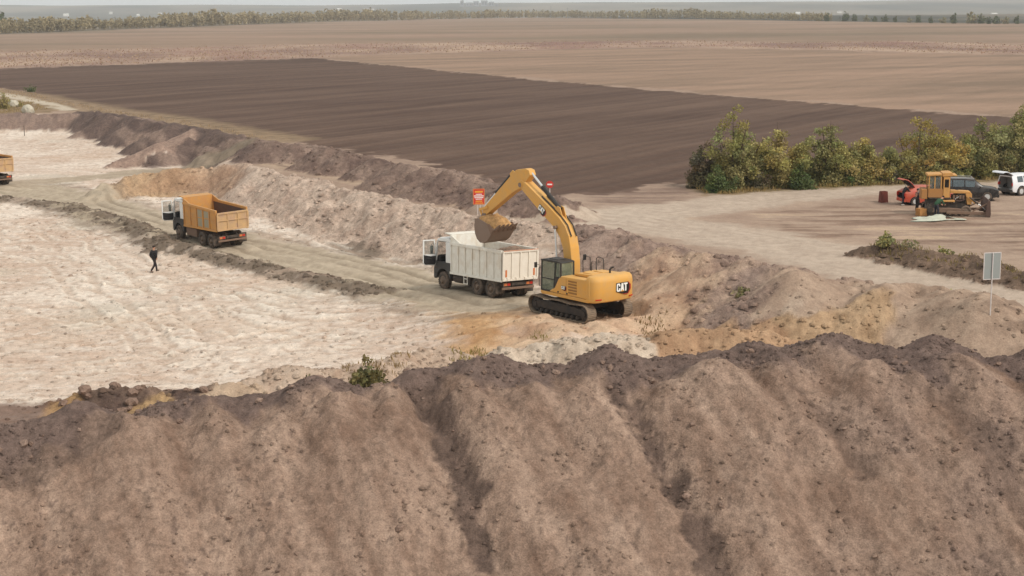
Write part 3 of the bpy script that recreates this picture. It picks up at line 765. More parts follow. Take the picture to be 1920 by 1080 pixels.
def glass(name, rgb, alpha=0.75, rough=0.08):
    """dusty tinted pane: partly see-through, glossy"""
    m, nt, bs = new_mat(name)
    bs.inputs["Base Color"].default_value = lin(*rgb) + (1,); bs.inputs["Roughness"].default_value = rough
    bs.inputs["Specular IOR Level"].default_value = 0.6
    out = nt.nodes["Material Output"]; tr = nt.nodes.new("ShaderNodeBsdfTransparent"); mxs = nt.nodes.new("ShaderNodeMixShader")
    tc = nt.nodes.new("ShaderNodeTexCoord"); nz = nt.nodes.new("ShaderNodeTexNoise"); nz.inputs["Scale"].default_value = 3
    nt.links.new(tc.outputs["Object"], nz.inputs["Vector"])
    mr = nt.nodes.new("ShaderNodeMapRange"); mr.inputs[1].default_value = 0.3; mr.inputs[2].default_value = 0.7; mr.inputs[3].default_value = max(0, alpha - 0.12); mr.inputs[4].default_value = min(1, alpha + 0.12)
    nt.links.new(nz.outputs["Fac"], mr.inputs[0]); nt.links.new(mr.outputs[0], mxs.inputs[0])
    nt.links.new(tr.outputs[0], mxs.inputs[1]); nt.links.new(bs.outputs[0], mxs.inputs[2]); nt.links.new(mxs.outputs[0], out.inputs["Surface"])
    return m
M = {}
M['white_paint'] = paint("white_truck_paint", (236, 236, 232), 0.35, 0.18)
M['white_body'] = paint("dusty_white_body", (238, 234, 222), 0.5, 0.32, (200, 178, 150), wear=(216, 202, 180))
M['tail_cream'] = paint("cream_tailgate", (238, 228, 212), 0.5, 0.22, (206, 180, 152))
M['orange_body'] = paint("worn_orange_body", (208, 146, 68), 0.65, 0.62, (194, 160, 124), wear=(196, 138, 84))
M['orange_tail'] = paint("dusty_orange_tailgate", (204, 166, 118), 0.75, 0.7, (200, 168, 134), wear=(182, 148, 128))
M['grey_patch'] = paint("bare_grey_primer", (160, 152, 128), 0.7, 0.35)
M['dark_plastic'] = paint("dark_grey_plastic", (62, 62, 62), 0.6, 0.22, (130, 112, 96))
M['chassis'] = paint("muddy_black_chassis", (48, 45, 42), 0.75, 0.65, (136, 115, 98))
M['rubber'] = paint("dusty_tyre_rubber", (56, 52, 48), 0.9, 0.8, (150, 128, 110), scale=4)
M['rim'] = paint("dusty_steel_rim", (120, 104, 90), 0.7, 0.6, (142, 120, 102))
M['mud_metal'] = paint("mud_caked_metal", (122, 98, 82), 0.85, 0.6, (160, 132, 110))
M['black_trim'] = paint("black_door_trim", (24, 25, 28), 0.7, 0.05)
M['seat'] = paint("dark_seat_cloth", (34, 34, 38), 0.9, 0.1)
M['pane'] = glass("dusty_window_glass", (130, 136, 130), 0.25)
M['dark_pane'] = glass("dark_window_glass", (20, 24, 26), 0.75)
M['red_lamp'] = paint("red_lamp_plastic", (196, 36, 22), 0.3, 0.1)
M['amber_lamp'] = paint("amber_reflector", (214, 120, 60), 0.4, 0.2)
M['head_lamp'] = paint("clear_lamp", (220, 222, 220), 0.2, 0.1)
M['cat_yellow'] = paint("excavator_yellow_paint", (221, 162, 72), 0.5, 0.45, (214, 180, 134), wear=(212, 160, 82))
M['cat_dark'] = paint("excavator_black_paint", (36, 36, 36), 0.5, 0.2, (120, 104, 88))
M['track_steel'] = paint("dusty_track_steel", (104, 92, 80), 0.7, 0.75, (176, 152, 126), scale=3)
M['under_dark'] = paint("undercarriage_black", (40, 38, 36), 0.7, 0.35, (118, 98, 82))
M['chrome'] = paint("polished_cylinder_rod", (225, 225, 222), 0.2, 0.05, metal=0.6)
M['bucket_steel'] = paint("scoured_bucket_steel", (132, 112, 98), 0.6, 0.5, (150, 122, 100))
M['logo_white'] = paint("logo_white", (246, 246, 240), 0.4, 0.05)
M['logo_black'] = paint("logo_black", (22, 20, 20), 0.4, 0.05)
M['logo_red'] = paint("logo_red", (170, 40, 34), 0.4, 0.08)
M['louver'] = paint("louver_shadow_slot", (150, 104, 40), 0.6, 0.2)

def clod_mat(name, rgb, v=0.3, scale=6):
    m, nt, bs = new_mat(name); bs.inputs["Roughness"].default_value = 1.0; bs.inputs["Specular IOR Level"].default_value = 0.1
    tc = nt.nodes.new("ShaderNodeTexCoord"); nz = nt.nodes.new("ShaderNodeTexNoise"); nz.inputs["Scale"].default_value = scale; nz.inputs["Detail"].default_value = 5
    nt.links.new(tc.outputs["Object"], nz.inputs["Vector"])
    cr = nt.nodes.new("ShaderNodeValToRGB"); c = np.array(lin(*rgb)) * 0.8
    cr.color_ramp.elements[0].position = 0.3; cr.color_ramp.elements[0].color = tuple(c * (1 - v)) + (1,)
    cr.color_ramp.elements[1].position = 0.7; cr.color_ramp.elements[1].color = tuple(np.minimum(c * (1 + v), 1)) + (1,)
    nt.links.new(nz.outputs["Fac"], cr.inputs[0]); nt.links.new(cr.outputs[0], bs.inputs["Base Color"])
    bp = nt.nodes.new("ShaderNodeBump"); bp.inputs["Strength"].default_value = 0.6; bp.inputs["Distance"].default_value = 0.08
    nt.links.new(nz.outputs["Fac"], bp.inputs["Height"]); nt.links.new(bp.outputs[0], bs.inputs["Normal"])
    return m
M['dozer_rust'] = paint("dark_brown_worn_steel", (84, 64, 56), 0.75, 0.45, (126, 100, 86))
M['ochre_soil'] = clod_mat("loose_ochre_soil", (200, 156, 106))
M['grey_soil'] = clod_mat("loose_grey_soil", (150, 126, 108))

# ------------------------------------------------------------------ dump trucks
def make_wheel(name, parent, loc, side, r=0.54, w=0.34, dual=False):
    """tyre with a rim child; side = +1 left, -1 right"""
    t = MB()
    offs = [0.0] if not dual else [0.0, -0.36 * side]
    prof = [(0.30, -w / 2), (r - 0.07, -w / 2), (r - 0.02, -w / 2 + 0.04), (r, -w / 2 + 0.07), (r, -0.05), (r - 0.02, -0.045), (r - 0.02, 0.045), (r, 0.05), (r, w / 2 - 0.07), (r - 0.02, w / 2 - 0.04), (r - 0.07, w / 2), (0.30, w / 2), (0.28, 0), (0.30, -w / 2)]
    for o_ in offs: t.lathe(prof, (0, o_, 0), 'y', 28)
    for o_ in offs:      # shoulder lugs
        for k in range(26):
            a = 2 * math.pi * k / 26
            c = (r * math.cos(a), o_, r * math.sin(a))
            tx, tz = -math.sin(a) * 0.03, math.cos(a) * 0.03
            rx, rz = math.cos(a) * 0.015, math.sin(a) * 0.015
            for (y0, y1) in ((-w / 2 + 0.03, -0.06), (0.06, w / 2 - 0.03)):
                t.add([(c[0] - tx - rx, o_ + y0, c[2] - tz - rz), (c[0] + tx - rx, o_ + y0, c[2] + tz - rz), (c[0] + tx - rx, o_ + y1, c[2] + tz - rz), (c[0] - tx - rx, o_ + y1, c[2] - tz - rz),
                       (c[0] - tx + rx, o_ + y0, c[2] - tz + rz), (c[0] + tx + rx, o_ + y0, c[2] + tz + rz), (c[0] + tx + rx, o_ + y1, c[2] + tz + rz), (c[0] - tx + rx, o_ + y1, c[2] - tz + rz)],
                      [(4, 5, 6, 7), (0, 1, 5, 4), (1, 2, 6, 5), (2, 3, 7, 6), (3, 0, 4, 7)])
    o = t.build("wheel", M['rubber'], parent, smooth=True, loc=loc)
    m = MB(); s = side
    d = 0.10 if dual else -0.02
    m.lathe([(0.30, s * (w / 2 - 0.01)), (0.27, s * (w / 2 - 0.02)), (0.25, s * (w / 2 - d - 0.03)), (0.17, s * (w / 2 - d)), (0.15, s * (w / 2 - d + 0.05)), (0.10, s * (w / 2 - d + 0.11)), (0.0, s * (w / 2 - d + 0.12))], (0, 0, 0), 'y', 24)
    for k in range(10):
        a = 2 * math.pi * k / 10
        m.box(0.2 * math.cos(a) - 0.015, 0.2 * math.cos(a) + 0.015, min(s * (w / 2 - d - 0.01), s * (w / 2 - d + 0.03)), max(s * (w / 2 - d - 0.01), s * (w / 2 - d + 0.03)), 0.2 * math.sin(a) - 0.015, 0.2 * math.sin(a) + 0.015)
    m.build("rim", M['rim'], o, smooth=True)
    return o

def make_truck(style):
    """x forward, origin on the ground under the rearmost axle"""
    W = 1.25
    white = style == 'white'
    root = empty("dump_truck")
    bodymat = M['white_body'] if white else M['orange_body']
    tailmat = M['tail_cream'] if white else M['orange_tail']
    x0, x1 = -1.22, 4.0                       # body rear, front
    zb0, zb1 = (1.14, 1.14) if white else (1.46, 1.26)     # floor height rear, front
    zt0, zt1 = (2.84, 2.94) if white else (2.92, 2.98)     # side top rear, front
    zh = 3.38 if white else 3.30              # headboard top
    ax1, axf = (1.38, 4.95) if white else (1.42, 5.15)
    cx = 0.0 if white else 0.15
    zb = lambda x: zb0 + (zb1 - zb0) * (x - x0) / (x1 - x0)
    zt = lambda x: zt0 + (zt1 - zt0) * (x - x0) / (x1 - x0)
    # chassis
    m = MB()
    for s in (-1, 1): m.box(-1.15, 5.5 + cx, s * 0.45 - 0.05, s * 0.45 + 0.05, 0.78, 1.02)
    for x in (-1.1, 0.0, ax1, 2.6, 3.6, 4.9): m.box(x - 0.06, x + 0.06, -0.45, 0.45, 0.80, 0.98)
    for x in (0.0, ax1, axf): m.tube([(x, -0.9, 0.54), (x, 0.9, 0.54)], 0.10, 10)
    for x in (0.0, ax1): m.blob((x, 0, 0.54), (0.26, 0.24, 0.26), 3, 2, 0.02)
    m.tube([(ax1, 0, 0.60), (4.2, 0, 0.75)], 0.06, 8)
    m.build("chassis_frame", M['chassis'], root, 0.008)
    m = MB(); m.box(-0.95, 3.9, -0.5, -0.36, 1.04, min(zb0, zb1) - 0.06); m.box(-0.95, 3.9, 0.36, 0.5, 1.04, min(zb0, zb1) - 0.06)
    for x in (-0.6, 0.4, 1.6, 2.8, 3.7): m.prism([(x - 0.07, zb(x - 0.07) - 0.07), (x + 0.07, zb(x + 0.07) - 0.07), (x + 0.07, zb(x + 0.07) - 0.012), (x - 0.07, zb(x - 0.07) - 0.012)], -1.15, 1.15)
    m.build("body_subframe", M['chassis'], root)
    # wheels
    for s in (-1, 1):
        make_wheel("wheel", root, (axf, s * 1.02, 0.54), s)
        for x in (0.0, ax1): make_wheel("wheel", root, (x, s * 1.06, 0.54), s, dual=True)
    # tanks, steps and boxes between the axles
    m = MB()
    if white: m.lathe([(0.0, -0.5), (0.29, -0.5), (0.31, -0.47), (0.31, 0.47), (0.29, 0.5), (0.0, 0.5)], (3.45, 0.86, 0.80), 'x', 20)
    else: m.box(2.3, 3.95, 0.58, 1.16, 0.52, 1.12)
    m.build("fuel_tank", M['chassis'] if white else M['mud_metal'], root, 0.03, smooth=white)
    m = MB(); m.box(2.15, 2.85, 0.85, 1.18, 0.55, 1.02) if white else m.box(2.3, 2.9, -1.15, -0.6, 0.55, 1.1)
    m.build("battery_box", M['chassis'], root, 0.02)
    if white:
        m = MB()
        for z in (0.55, 0.85, 1.08): m.box(2.3, 2.72, 1.19, 1.24, z, z + 0.05)
        for x in (2.3, 2.67): m.box(x, x + 0.05, 1.19, 1.24, 0.60, 1.08)
        m.build("side_step", M['white_body'], root)
    m = MB(); m.lathe([(0, -0.4), (0.16, -0.4), (0.16, 0.4), (0, 0.4)], (2.9, -0.9, 0.8), 'x', 14); m.build("air_tank", M['chassis'], root, smooth=True)
    # mud flaps, rear bumper and lamps
    m = MB()
    m.box(-1.12, -1.02, -1.16, 1.16, 0.56, 0.70); m.build("rear_bumper", M['mud_metal'], root, 0.02)
    m = MB()
    for y in (-0.75, 0.75): m.box(-1.06, -0.98, y - 0.05, y + 0.05, 0.705, 1.02)
    m.box(-1.0, -0.96, -0.4, 0.4, 0.72, 0.95); m.build("bumper_bracket", M['chassis'], root)
    for s in (-1, 1):
        m = MB(); m.box(-1.10, -1.02, s * 0.82 - 0.26, s * 0.82 + 0.26, 0.76, 0.98); h = m.build("lamp_housing", M['mud_metal'], root, 0.015)
        m = MB(); m.box(-1.115, -1.102, s * 0.82 - 0.22, s * 0.82 - 0.02, 0.80, 0.94); m.build("tail_lamp", M['red_lamp'], h)
        m = MB(); m.box(-1.115, -1.102, s * 0.82 + 0.02, s * 0.82 + 0.22, 0.80, 0.94); m.build("turn_lamp", M['amber_lamp'], h)
        m = MB(); m.box(-0.74, -0.71, s * 1.06 - 0.32, s * 1.06 + 0.32, 0.30, 1.0); m.build("mud_flap", M['rubber'], root)
    # ------------- tipping body
    body = MB(); body.prism([(x0 + 0.05, zb(x0)), (x1, zb(x1)), (x1, zb(x1) + 0.06), (x0 + 0.05, zb(x0) + 0.06)], -W + 0.03, W - 0.03)
    b = body.build("tipping_body", bodymat, root)
    for s in (-1, 1):
        m = MB(); m.prism([(x0 + 0.05, zb(x0) - 0.05), (x1, zb(x1) - 0.05), (x1, zt(x1)), (x0 + 0.05, zt(x0))], s * (W - 0.03), s * (W + 0.015))
        sp_ = m.build("side_panel", bodymat, b)
        if not white:
            m = MB(); m.prism([(x0 + 0.06, zb(x0) + 0.065), (x1 - 0.32, zb(x1) + 0.065), (x1 - 0.12, zt(x1) - 0.15), (x0 + 0.06, zt(x0) - 0.15)], s * (W - 0.045), s * (W - 0.033)); m.build("inner_liner", M['dozer_rust'], b)
        nrib = 8 if white else 6
        for k in range(nrib):
            x = x0 + 0.12 + k * (x1 - x0 - 0.2) / (nrib - 1)
            w_ = 0.05 if white else 0.06
            m = MB(); m.prism([(x - w_, zb(x) + 0.06), (x + w_, zb(x) + 0.06), (x + w_, zt(x) - 0.16), (x - w_, zt(x) - 0.16)], s * (W + 0.017), s * (W + 0.075))
            m.build("rib", bodymat, b, 0.012)
        m = MB(); m.prism([(x0 + 0.03, zt(x0) - 0.14), (x1 + 0.03, zt(x1) - 0.14), (x1 + 0.03, zt(x1) + 0.05), (x0 + 0.03, zt(x0) + 0.05)], s * (W - 0.05), s * (W + 0.085))
        m.build("top_rail", bodymat, b, 0.015)
        m = MB(); m.prism([(x0 + 0.03, zb(x0) - 0.10), (x1 + 0.03, zb(x1) - 0.10), (x1 + 0.03, zb(x1) + 0.05), (x0 + 0.03, zb(x0) + 0.05)], s * (W - 0.05), s * (W + 0.085))
        m.build("bottom_rail", bodymat, b, 0.015)
        if not white:       # middle rail and bare primer panels
            zm = lambda x: zb(x) + 0.78
            m = MB(); m.prism([(x0 + 0.2, zm(x0) - 0.03), (x1 - 0.15, zm(x1) - 0.03), (x1 - 0.15, zm(x1) + 0.03), (x0 + 0.2, zm(x0) + 0.03)], s * (W + 0.016), s * (W + 0.05)); m.build("middle_rail", bodymat, b)
            for (xa, xb) in ((-0.05, 0.75), (0.98, 1.75)) if s == 1 else ():
                m = MB(); m.prism([(xa, zb(xa) + 0.12), (xb, zb(xb) + 0.12), (xb, zt(xb) - 0.22), (xa, zt(xa) - 0.22)], s * (W + 0.008), s * (W + 0.022)); m.build("primer_panel", M['grey_patch'], b)
    # headboard with a hood reaching over the cab
    m = MB(); m.prism([(x1 - 0.30, zb(x1) + 0.06), (x1 + 0.03, zb(x1) - 0.05), (x1 + 0.06, zh), (x1 - 0.02, zh), (x1 - 0.08, zb(x1) + 0.9)], -W, W)
    m.build("headboard", bodymat, b, 0.015)
    m = MB(); m.prism([(x1 + 0.0, zh - 0.03), (x1 + 0.72, zh + 0.05), (x1 + 0.72, zh + 0.11), (x1 - 0.02, zh + 0.05)], -W + 0.05, W - 0.05)
    m.build("cab_hood", bodymat, b, 0.01)
    for s in (-1, 1):
        m = MB(); m.prism([(x1 - 0.95, zt(x1) + 0.04), (x1, zt(x1) + 0.04), (x1 + 0.02, zh), (x1 - 0.05, zh)], s * (W - 0.045), s * (W + 0.03)); m.build("cheek_plate", bodymat, b)
    # tailgate
    tilt = 0.06
    m = MB(); zt_ = zt0 + (0.02 if white else -0.15); zb_ = zb0 - 0.02
    m.prism([(x0 - 0.03, zb_), (x0 + 0.03, zb_), (x0 + 0.03 - tilt, zt_), (x0 - 0.03 - tilt, zt_)], -W - 0.01, W + 0.01)
    tg = m.build("tailgate", tailmat, root)
    def tx(z): return x0 - 0.032 - tilt * (z - zb_) / (zt_ - zb_)
    def trib(ya, yb, za, zbb, name="tailgate_rib", d=0.06, mt=None):
        q = MB(); q.prism([(tx(za) - d, za), (tx(za), za), (tx(zbb), zbb), (tx(zbb) - d, zbb)], ya, yb); return q.build(name, mt or tailmat, tg, 0.01)
    trib(-W - 0.03, W + 0.03, zt_ - 0.12, zt_ + 0.02); trib(-W - 0.03, W + 0.03, zb_ - 0.03, zb_ + 0.10)
    for s in (-1, 1): trib(s * W - 0.06, s * W + 0.06, zb_ + 0.101, zt_ - 0.121)
    if white:
        for y in (-0.62, 0.0, 0.62): trib(y - 0.05, y + 0.05, zb_ + 0.101, zt_ - 0.121)
        for s in (-1, 1): trib(s * 1.02 - 0.06, s * 1.02 + 0.06, zb_ + 0.2, zb_ + 0.62, "reflector", 0.02, M['amber_lamp'])
        for y in (-0.95, -0.31, 0.31, 0.95): trib(y - 0.04, y + 0.04, zb_ + 0.02, zb_ + 0.16, "hinge_lug", 0.10)
        q = MB(); q.prism([(tx(zt_) - 0.075, zt_ - 0.015), (tx(zt_) - 0.062, zt_ - 0.015), (tx(zt_) - 0.062, zt_ + 0.018), (tx(zt_) - 0.075, zt_ + 0.018)], -W, W); q.build("red_edge_strip", M['amber_lamp'], tg)
    else:
        for y in (-0.42, 0.42): trib(y - 0.045, y + 0.045, zb_ + 0.101, zt_ - 0.121)
        trib(-W + 0.061, -0.466, zb_ + 0.70, zb_ + 0.78); trib(-0.374, 0.374, zb_ + 0.70, zb_ + 0.78); trib(0.466, W - 0.061, zb_ + 0.70, zb_ + 0.78)
    # ------------- cab: hollow shell
    cb = empty("cab", (cx, 0, 0), 0, root)
    wp = M['white_paint']
    m = MB(); m.prism([(4.20, 2.92), (4.16, 3.00), (4.26, 3.12), (4.5, 3.17), (5.25, 3.17), (5.55, 3.06), (5.66, 2.92)], -1.17, 1.17); m.build("roof", wp, cb, 0.07, seg=3)
    m = MB(); m.box(4.14, 4.20, -1.18, 1.18, 1.66, 2.915); m.build("rear_wall", wp, cb, 0.02)
    for s in (-1, 1):
        m = MB(); m.box(4.205, 4.66, s * 1.11 if s > 0 else -1.18, 1.18 if s > 0 else -1.11, 1.66, 2.915); m.build("rear_pillar", wp, cb, 0.015)
        m = MB(); m.prism([(5.70, 1.72), (5.80, 1.72), (5.66, 2.915), (5.56, 2.915)], s * 1.10, s * 1.18); m.build("front_pillar", wp, cb, 0.015)
    m = MB(); m.box(4.665, 5.69, -1.18, -1.12, 1.55, 2.05); d_ = m.build("right_door", wp, cb, 0.01)
    m = MB(); m.prism([(4.67, 2.055), (5.66, 2.055), (5.57, 2.91), (4.67, 2.91)], -1.155, -1.145); m.build("pane", M['pane'], d_)
    m = MB(); m.box(4.67, 5.65, -1.115, -1.095, 1.66, 2.04); m.build("inner_trim", M['black_trim'], d_)
    m = MB(); m.box(4.22, 5.55, -1.08, 1.08, 2.885, 2.912); m.build("headliner", M['seat'], cb)
    m = MB(); m.box(4.205, 4.225, -1.09, 1.09, 1.66, 2.88); m.build("rear_lining", M['seat'], cb)
    m = MB(); m.prism([(5.735, 1.93), (5.755, 1.93), (5.625, 2.91), (5.605, 2.91)], -1.09, 1.09); m.build("windscreen", M['pane'], cb)
    m = MB(); m.prism([(5.72, 1.62), (5.86, 1.66), (5.80, 1.92), (5.70, 1.92)], -1.14, 1.14); m.build("front_panel", wp if not white else M['dark_plastic'], cb, 0.02)
    m = MB(); m.box(4.205, 5.69, -1.10, 1.10, 1.58, 1.65); m.build("cab_floor", M['black_trim'], cb)
    m = MB(); m.prism([(5.35, 1.66), (5.69, 1.66), (5.69, 2.02), (5.5, 2.08), (5.35, 1.95)], -1.08, 1.08); m.build("dashboard", M['black_trim'], cb, 0.03)
    m = MB(); m.lathe([(0.20, -0.015), (0.23, 0), (0.20, 0.015), (0.19, 0), (0.20, -0.015)], (0, 0, 0), 'x', 20)
    m.tube([(0, -0.2, 0), (0, 0.2, 0)], 0.018, 6)
    sw = m.build("steering_wheel", M['black_trim'], cb, loc=(5.28, 0.55, 2.10)); sw.rotation_euler = (0, R(-38), 0)
    for y in (-0.55, 0.55):
        m = MB(); m.box(4.52, 5.04, y - 0.25, y + 0.25, 1.80, 1.95); m.prism([(4.44, 1.9), (4.58, 1.9), (4.50, 2.62), (4.38, 2.62)], y - 0.25, y + 0.25); m.box(4.57, 5.0, y - 0.2, y + 0.2, 1.66, 1.795); m.build("seat", M['seat'], cb, 0.04)
    # dark lower skirt with the wheel arch
    arch = [(axf - cx + 0.70 * math.cos(a), 0.56 + 0.70 * math.sin(a)) for a in [R(t) for t in range(168, 11, -12)]]
    for s in (-1, 1):
        m = MB(); m.prism([(4.16, 1.57), (4.16, 0.72)] + arch + [(5.86, 0.62), (5.92, 0.70), (5.92, 1.2), (5.84, 1.60), (5.70, 1.655), (4.18, 1.655)], s * 0.78, s * 1.20)
        m.build("skirt", M['dark_plastic'], cb, 0.02)
        for z in (0.62, 0.95, 1.28):
            m = MB(); m.box(5.50 if z < 0.7 else 5.45, 5.80, min(s * 1.20, s * 1.235), max(s * 1.20, s * 1.235), z, z + 0.05)
            m.build("step", M['chassis'], cb)
        m = MB(); m.box(5.925, 5.945, s * 0.86 - 0.16, s * 0.86 + 0.16, 0.80, 0.98); m.build("headlight", M['head_lamp'], cb)
        m = MB(); m.tube([(5.72, s * 1.17, 2.75), (5.82, s * 1.42, 2.72), (5.82, s * 1.42, 2.0), (5.76, s * 1.19, 1.95)], 0.018, 6); mm = m.build("mirror_arm", M['black_trim'], cb)
        m = MB(); m.box(5.79, 5.85, s * 1.42 - 0.10, s * 1.42 + 0.10, 2.10, 2.62); m.build("mirror", M['black_trim'], mm, 0.03)
    m = MB(); m.box(5.78, 5.93, -0.775, 0.775, 0.62, 1.60); m.build("front_bumper", M['dark_plastic'], cb, 0.03)
    m = MB(); m.box(4.03 - cx, 4.13, 0.55, 1.12, 1.05, 3.0); m.build("air_intake", M['chassis'], cb, 0.04)
    m = MB(); m.tube([(4.08, -0.95, 1.0), (4.08, -0.95, 3.05)], 0.09, 12); m.build("exhaust_stack", M['chassis'], cb, smooth=True)
    # driver's door standing wide open
    dr = empty("door", (5.66, 1.19, 0), 0, cb)
    dr.rotation_euler = (0, 0, -R(97 if white else 100))
    dw = 0.92
    # in door space the leaf runs along -x; inner face looks to -y
    m = MB(); m.prism([(-dw, 1.56), (-dw + 0.12, 1.44), (-0.10, 1.40), (0, 1.55), (0, 2.10), (-dw, 2.10)], 0.0, 0.03); m.build("outer_skin", wp, dr, 0.008)
    m = MB(); m.prism([(-dw + 0.05, 1.60), (-dw + 0.15, 1.50), (-0.12, 1.46), (-0.05, 1.58), (-0.05, 2.00), (-0.40, 1.98), (-dw + 0.05, 2.08)], -0.055, -0.002); m.build("inner_trim", M['black_trim'], dr, 0.012)
    m = MB()
    m.box(-dw, -dw + 0.09, -0.025, 0.03, 2.105, 2.92); m.prism([(-0.075, 2.105), (0, 2.105), (-0.10, 2.92), (-0.17, 2.92)], -0.025, 0.03); m.box(-dw, -0.10, -0.025, 0.03, 2.925, 3.0)
    m.box(-dw, -dw + 0.045, -0.03, -0.003, 1.56, 2.10)
    m.build("window_frame", wp, dr, 0.008)
    m = MB(); m.prism([(-dw + 0.095, 2.105), (-0.08, 2.105), (-0.175, 2.92), (-dw + 0.095, 2.92)], 0.0, 0.008); m.build("pane", M['pane'], dr)
    m = MB(); m.tube([(-dw + 0.25, -0.06, 1.86), (-dw + 0.25, -0.10, 1.88), (-dw + 0.55, -0.10, 1.84), (-dw + 0.55, -0.06, 1.82)], 0.018, 6); m.build("handle", M['dark_plastic'], dr)
    return root, dict(x0=x0, x1=x1, zb=zb, zt=zt, W=W)

def heap_in(name, mat, parent, xa, xb, ya, yb, zfun, amp, seed, n=30):
    """rough heap of soil filling a box, as a height patch with skirts"""
    m = MB(); vs = []; fs = []
    for i in range(n + 1):
        for j in range(n + 1):
            u, v = i / n, j / n
            x = xa + (xb - xa) * u; y = ya + (yb - ya) * v
            vs.append((x, y, zfun(u, v) + amp * float(fbm(np.array([x * 1.9 + seed]), np.array([y * 1.9]), 4, seed)[0])))
    for i in range(n):
        for j in range(n):
            a = i * (n + 1) + j; fs.append((a, a + n + 1, a + n + 2, a + 1))
    m.add(vs, fs)
    return m.build(name, mat, parent, smooth=True)

tr, info = make_truck('white')
tr.matrix_world = frame_matrix(*PADS['white_truck'][:2], PADS['white_truck'][3], PADS['white_truck'][2], PADS['white_truck'][4], PADS['white_truck'][5])
tag(tr, "white tipper truck with open driver's door being loaded under the excavator bucket", "truck")
zb, zt, x0, x1 = info['zb'], info['zt'], info['x0'], info['x1']
ld = heap_in("soil_load", M['grey_soil'], None, x0 + 0.08, x1 - 0.32, -1.19, 1.19, lambda u, v: 2.25 + 0.72 * math.exp(-((u - 0.22) / 0.25) ** 2 - ((v - 0.30) / 0.35) ** 2) + 0.35 * math.exp(-((u - 0.6) / 0.2) ** 2 - ((v - 0.5) / 0.35) ** 2), 0.16, 3)
ld.matrix_world = tr.matrix_world.copy()
tag(ld, "grey and ochre soil heaped inside the white truck's body", "soil load")
WHITE_TRUCK = tr

tr2, info2 = make_truck('orange')
tr2.matrix_world = frame_matrix(*PADS['orange_truck'][:2], PADS['orange_truck'][3], PADS['orange_truck'][2], PADS['orange_truck'][4], PADS['orange_truck'][5])
tag(tr2, "orange tipper truck with white cab and open door standing empty on the haul road", "truck")
tr3 = copy_tree(tr2)
tr3.matrix_world = frame_matrix(*PADS['edge_truck'][:2], PADS['edge_truck'][3], PADS['edge_truck'][2], PADS['edge_truck'][4], PADS['edge_truck'][5])
tag(tr3, "orange tipper truck cut off by the left edge, only its tailgate in view", "truck")

# ------------------------------------------------------------------ tracked excavator (x forward, origin on the ground under the swing centre)
def cat_logo(parent, origin, ux, uy, un, h, name="maker_logo"):
    """block letters C A T with a dark hexagon and red edge; ux along the text, uy up, un outwards"""
    ux, uy, un = Vector(ux).normalized(), Vector(uy).normalized(), Vector(un).normalized(); O = Vector(origin)
    def plate(poly, d0, d1, nm, mat, par):
        m = MB(); n = len(poly)
        vs = [tuple(O + ux * (p[0] * h) + uy * (p[1] * h) + un * d) for d in (d0, d1) for p in poly]
        m.add(vs, [tuple(range(n)), tuple(range(2 * n - 1, n - 1, -1))] + [(i, i + n, (i + 1) % n + n, (i + 1) % n) for i in range(n)])
        return m.build(nm, mat, par)
    red = plate([(1.12, -0.42), (1.95, -0.42), (2.35, 0.20), (2.35, 0.72), (1.95, 1.10), (1.75, 1.10), (1.75, 0.15), (1.12, -0.1)], 0.004, 0.010, name, M['logo_red'], parent)
    plate([(-0.06, 0.02), (0.85, -0.28), (1.22, -0.32), (1.86, -0.32), (2.12, 0.20), (2.12, 0.72), (1.84, 1.08), (-0.06, 1.08)], 0.012, 0.017, "logo_backing", M['logo_black'], red)  # black plate behind the letters
    C_ = [(0.0, 0.12), (0.12, 0.0), (0.46, 0.0), (0.58, 0.12), (0.58, 0.40), (0.38, 0.40), (0.38, 0.19), (0.20, 0.19), (0.20, 0.81), (0.38, 0.81), (0.38, 0.62), (0.58, 0.62), (0.58, 0.88), (0.46, 1.0), (0.12, 1.0), (0.0, 0.88)]
    A_ = [(0.62, 0.0), (0.82, 0.0), (0.87, 0.22), (0.97, 0.22), (1.02, 0.0), (1.22, 0.0), (1.05, 1.0), (0.79, 1.0)]
    T_ = [(1.37, 0.0), (1.58, 0.0), (1.58, 0.80), (1.78, 0.80), (1.78, 1.0), (1.14, 1.0), (1.17, 0.80), (1.37, 0.80)]
    for pl in (C_, A_, T_): plate(pl, 0.019, 0.030, "logo_letter", M['logo_white'], red)
    plate([(0.62, -0.02), (1.22, -0.02), (0.92, 0.20)], 0.031, 0.036, "logo_triangle", M['cat_yellow'], red)
    return red

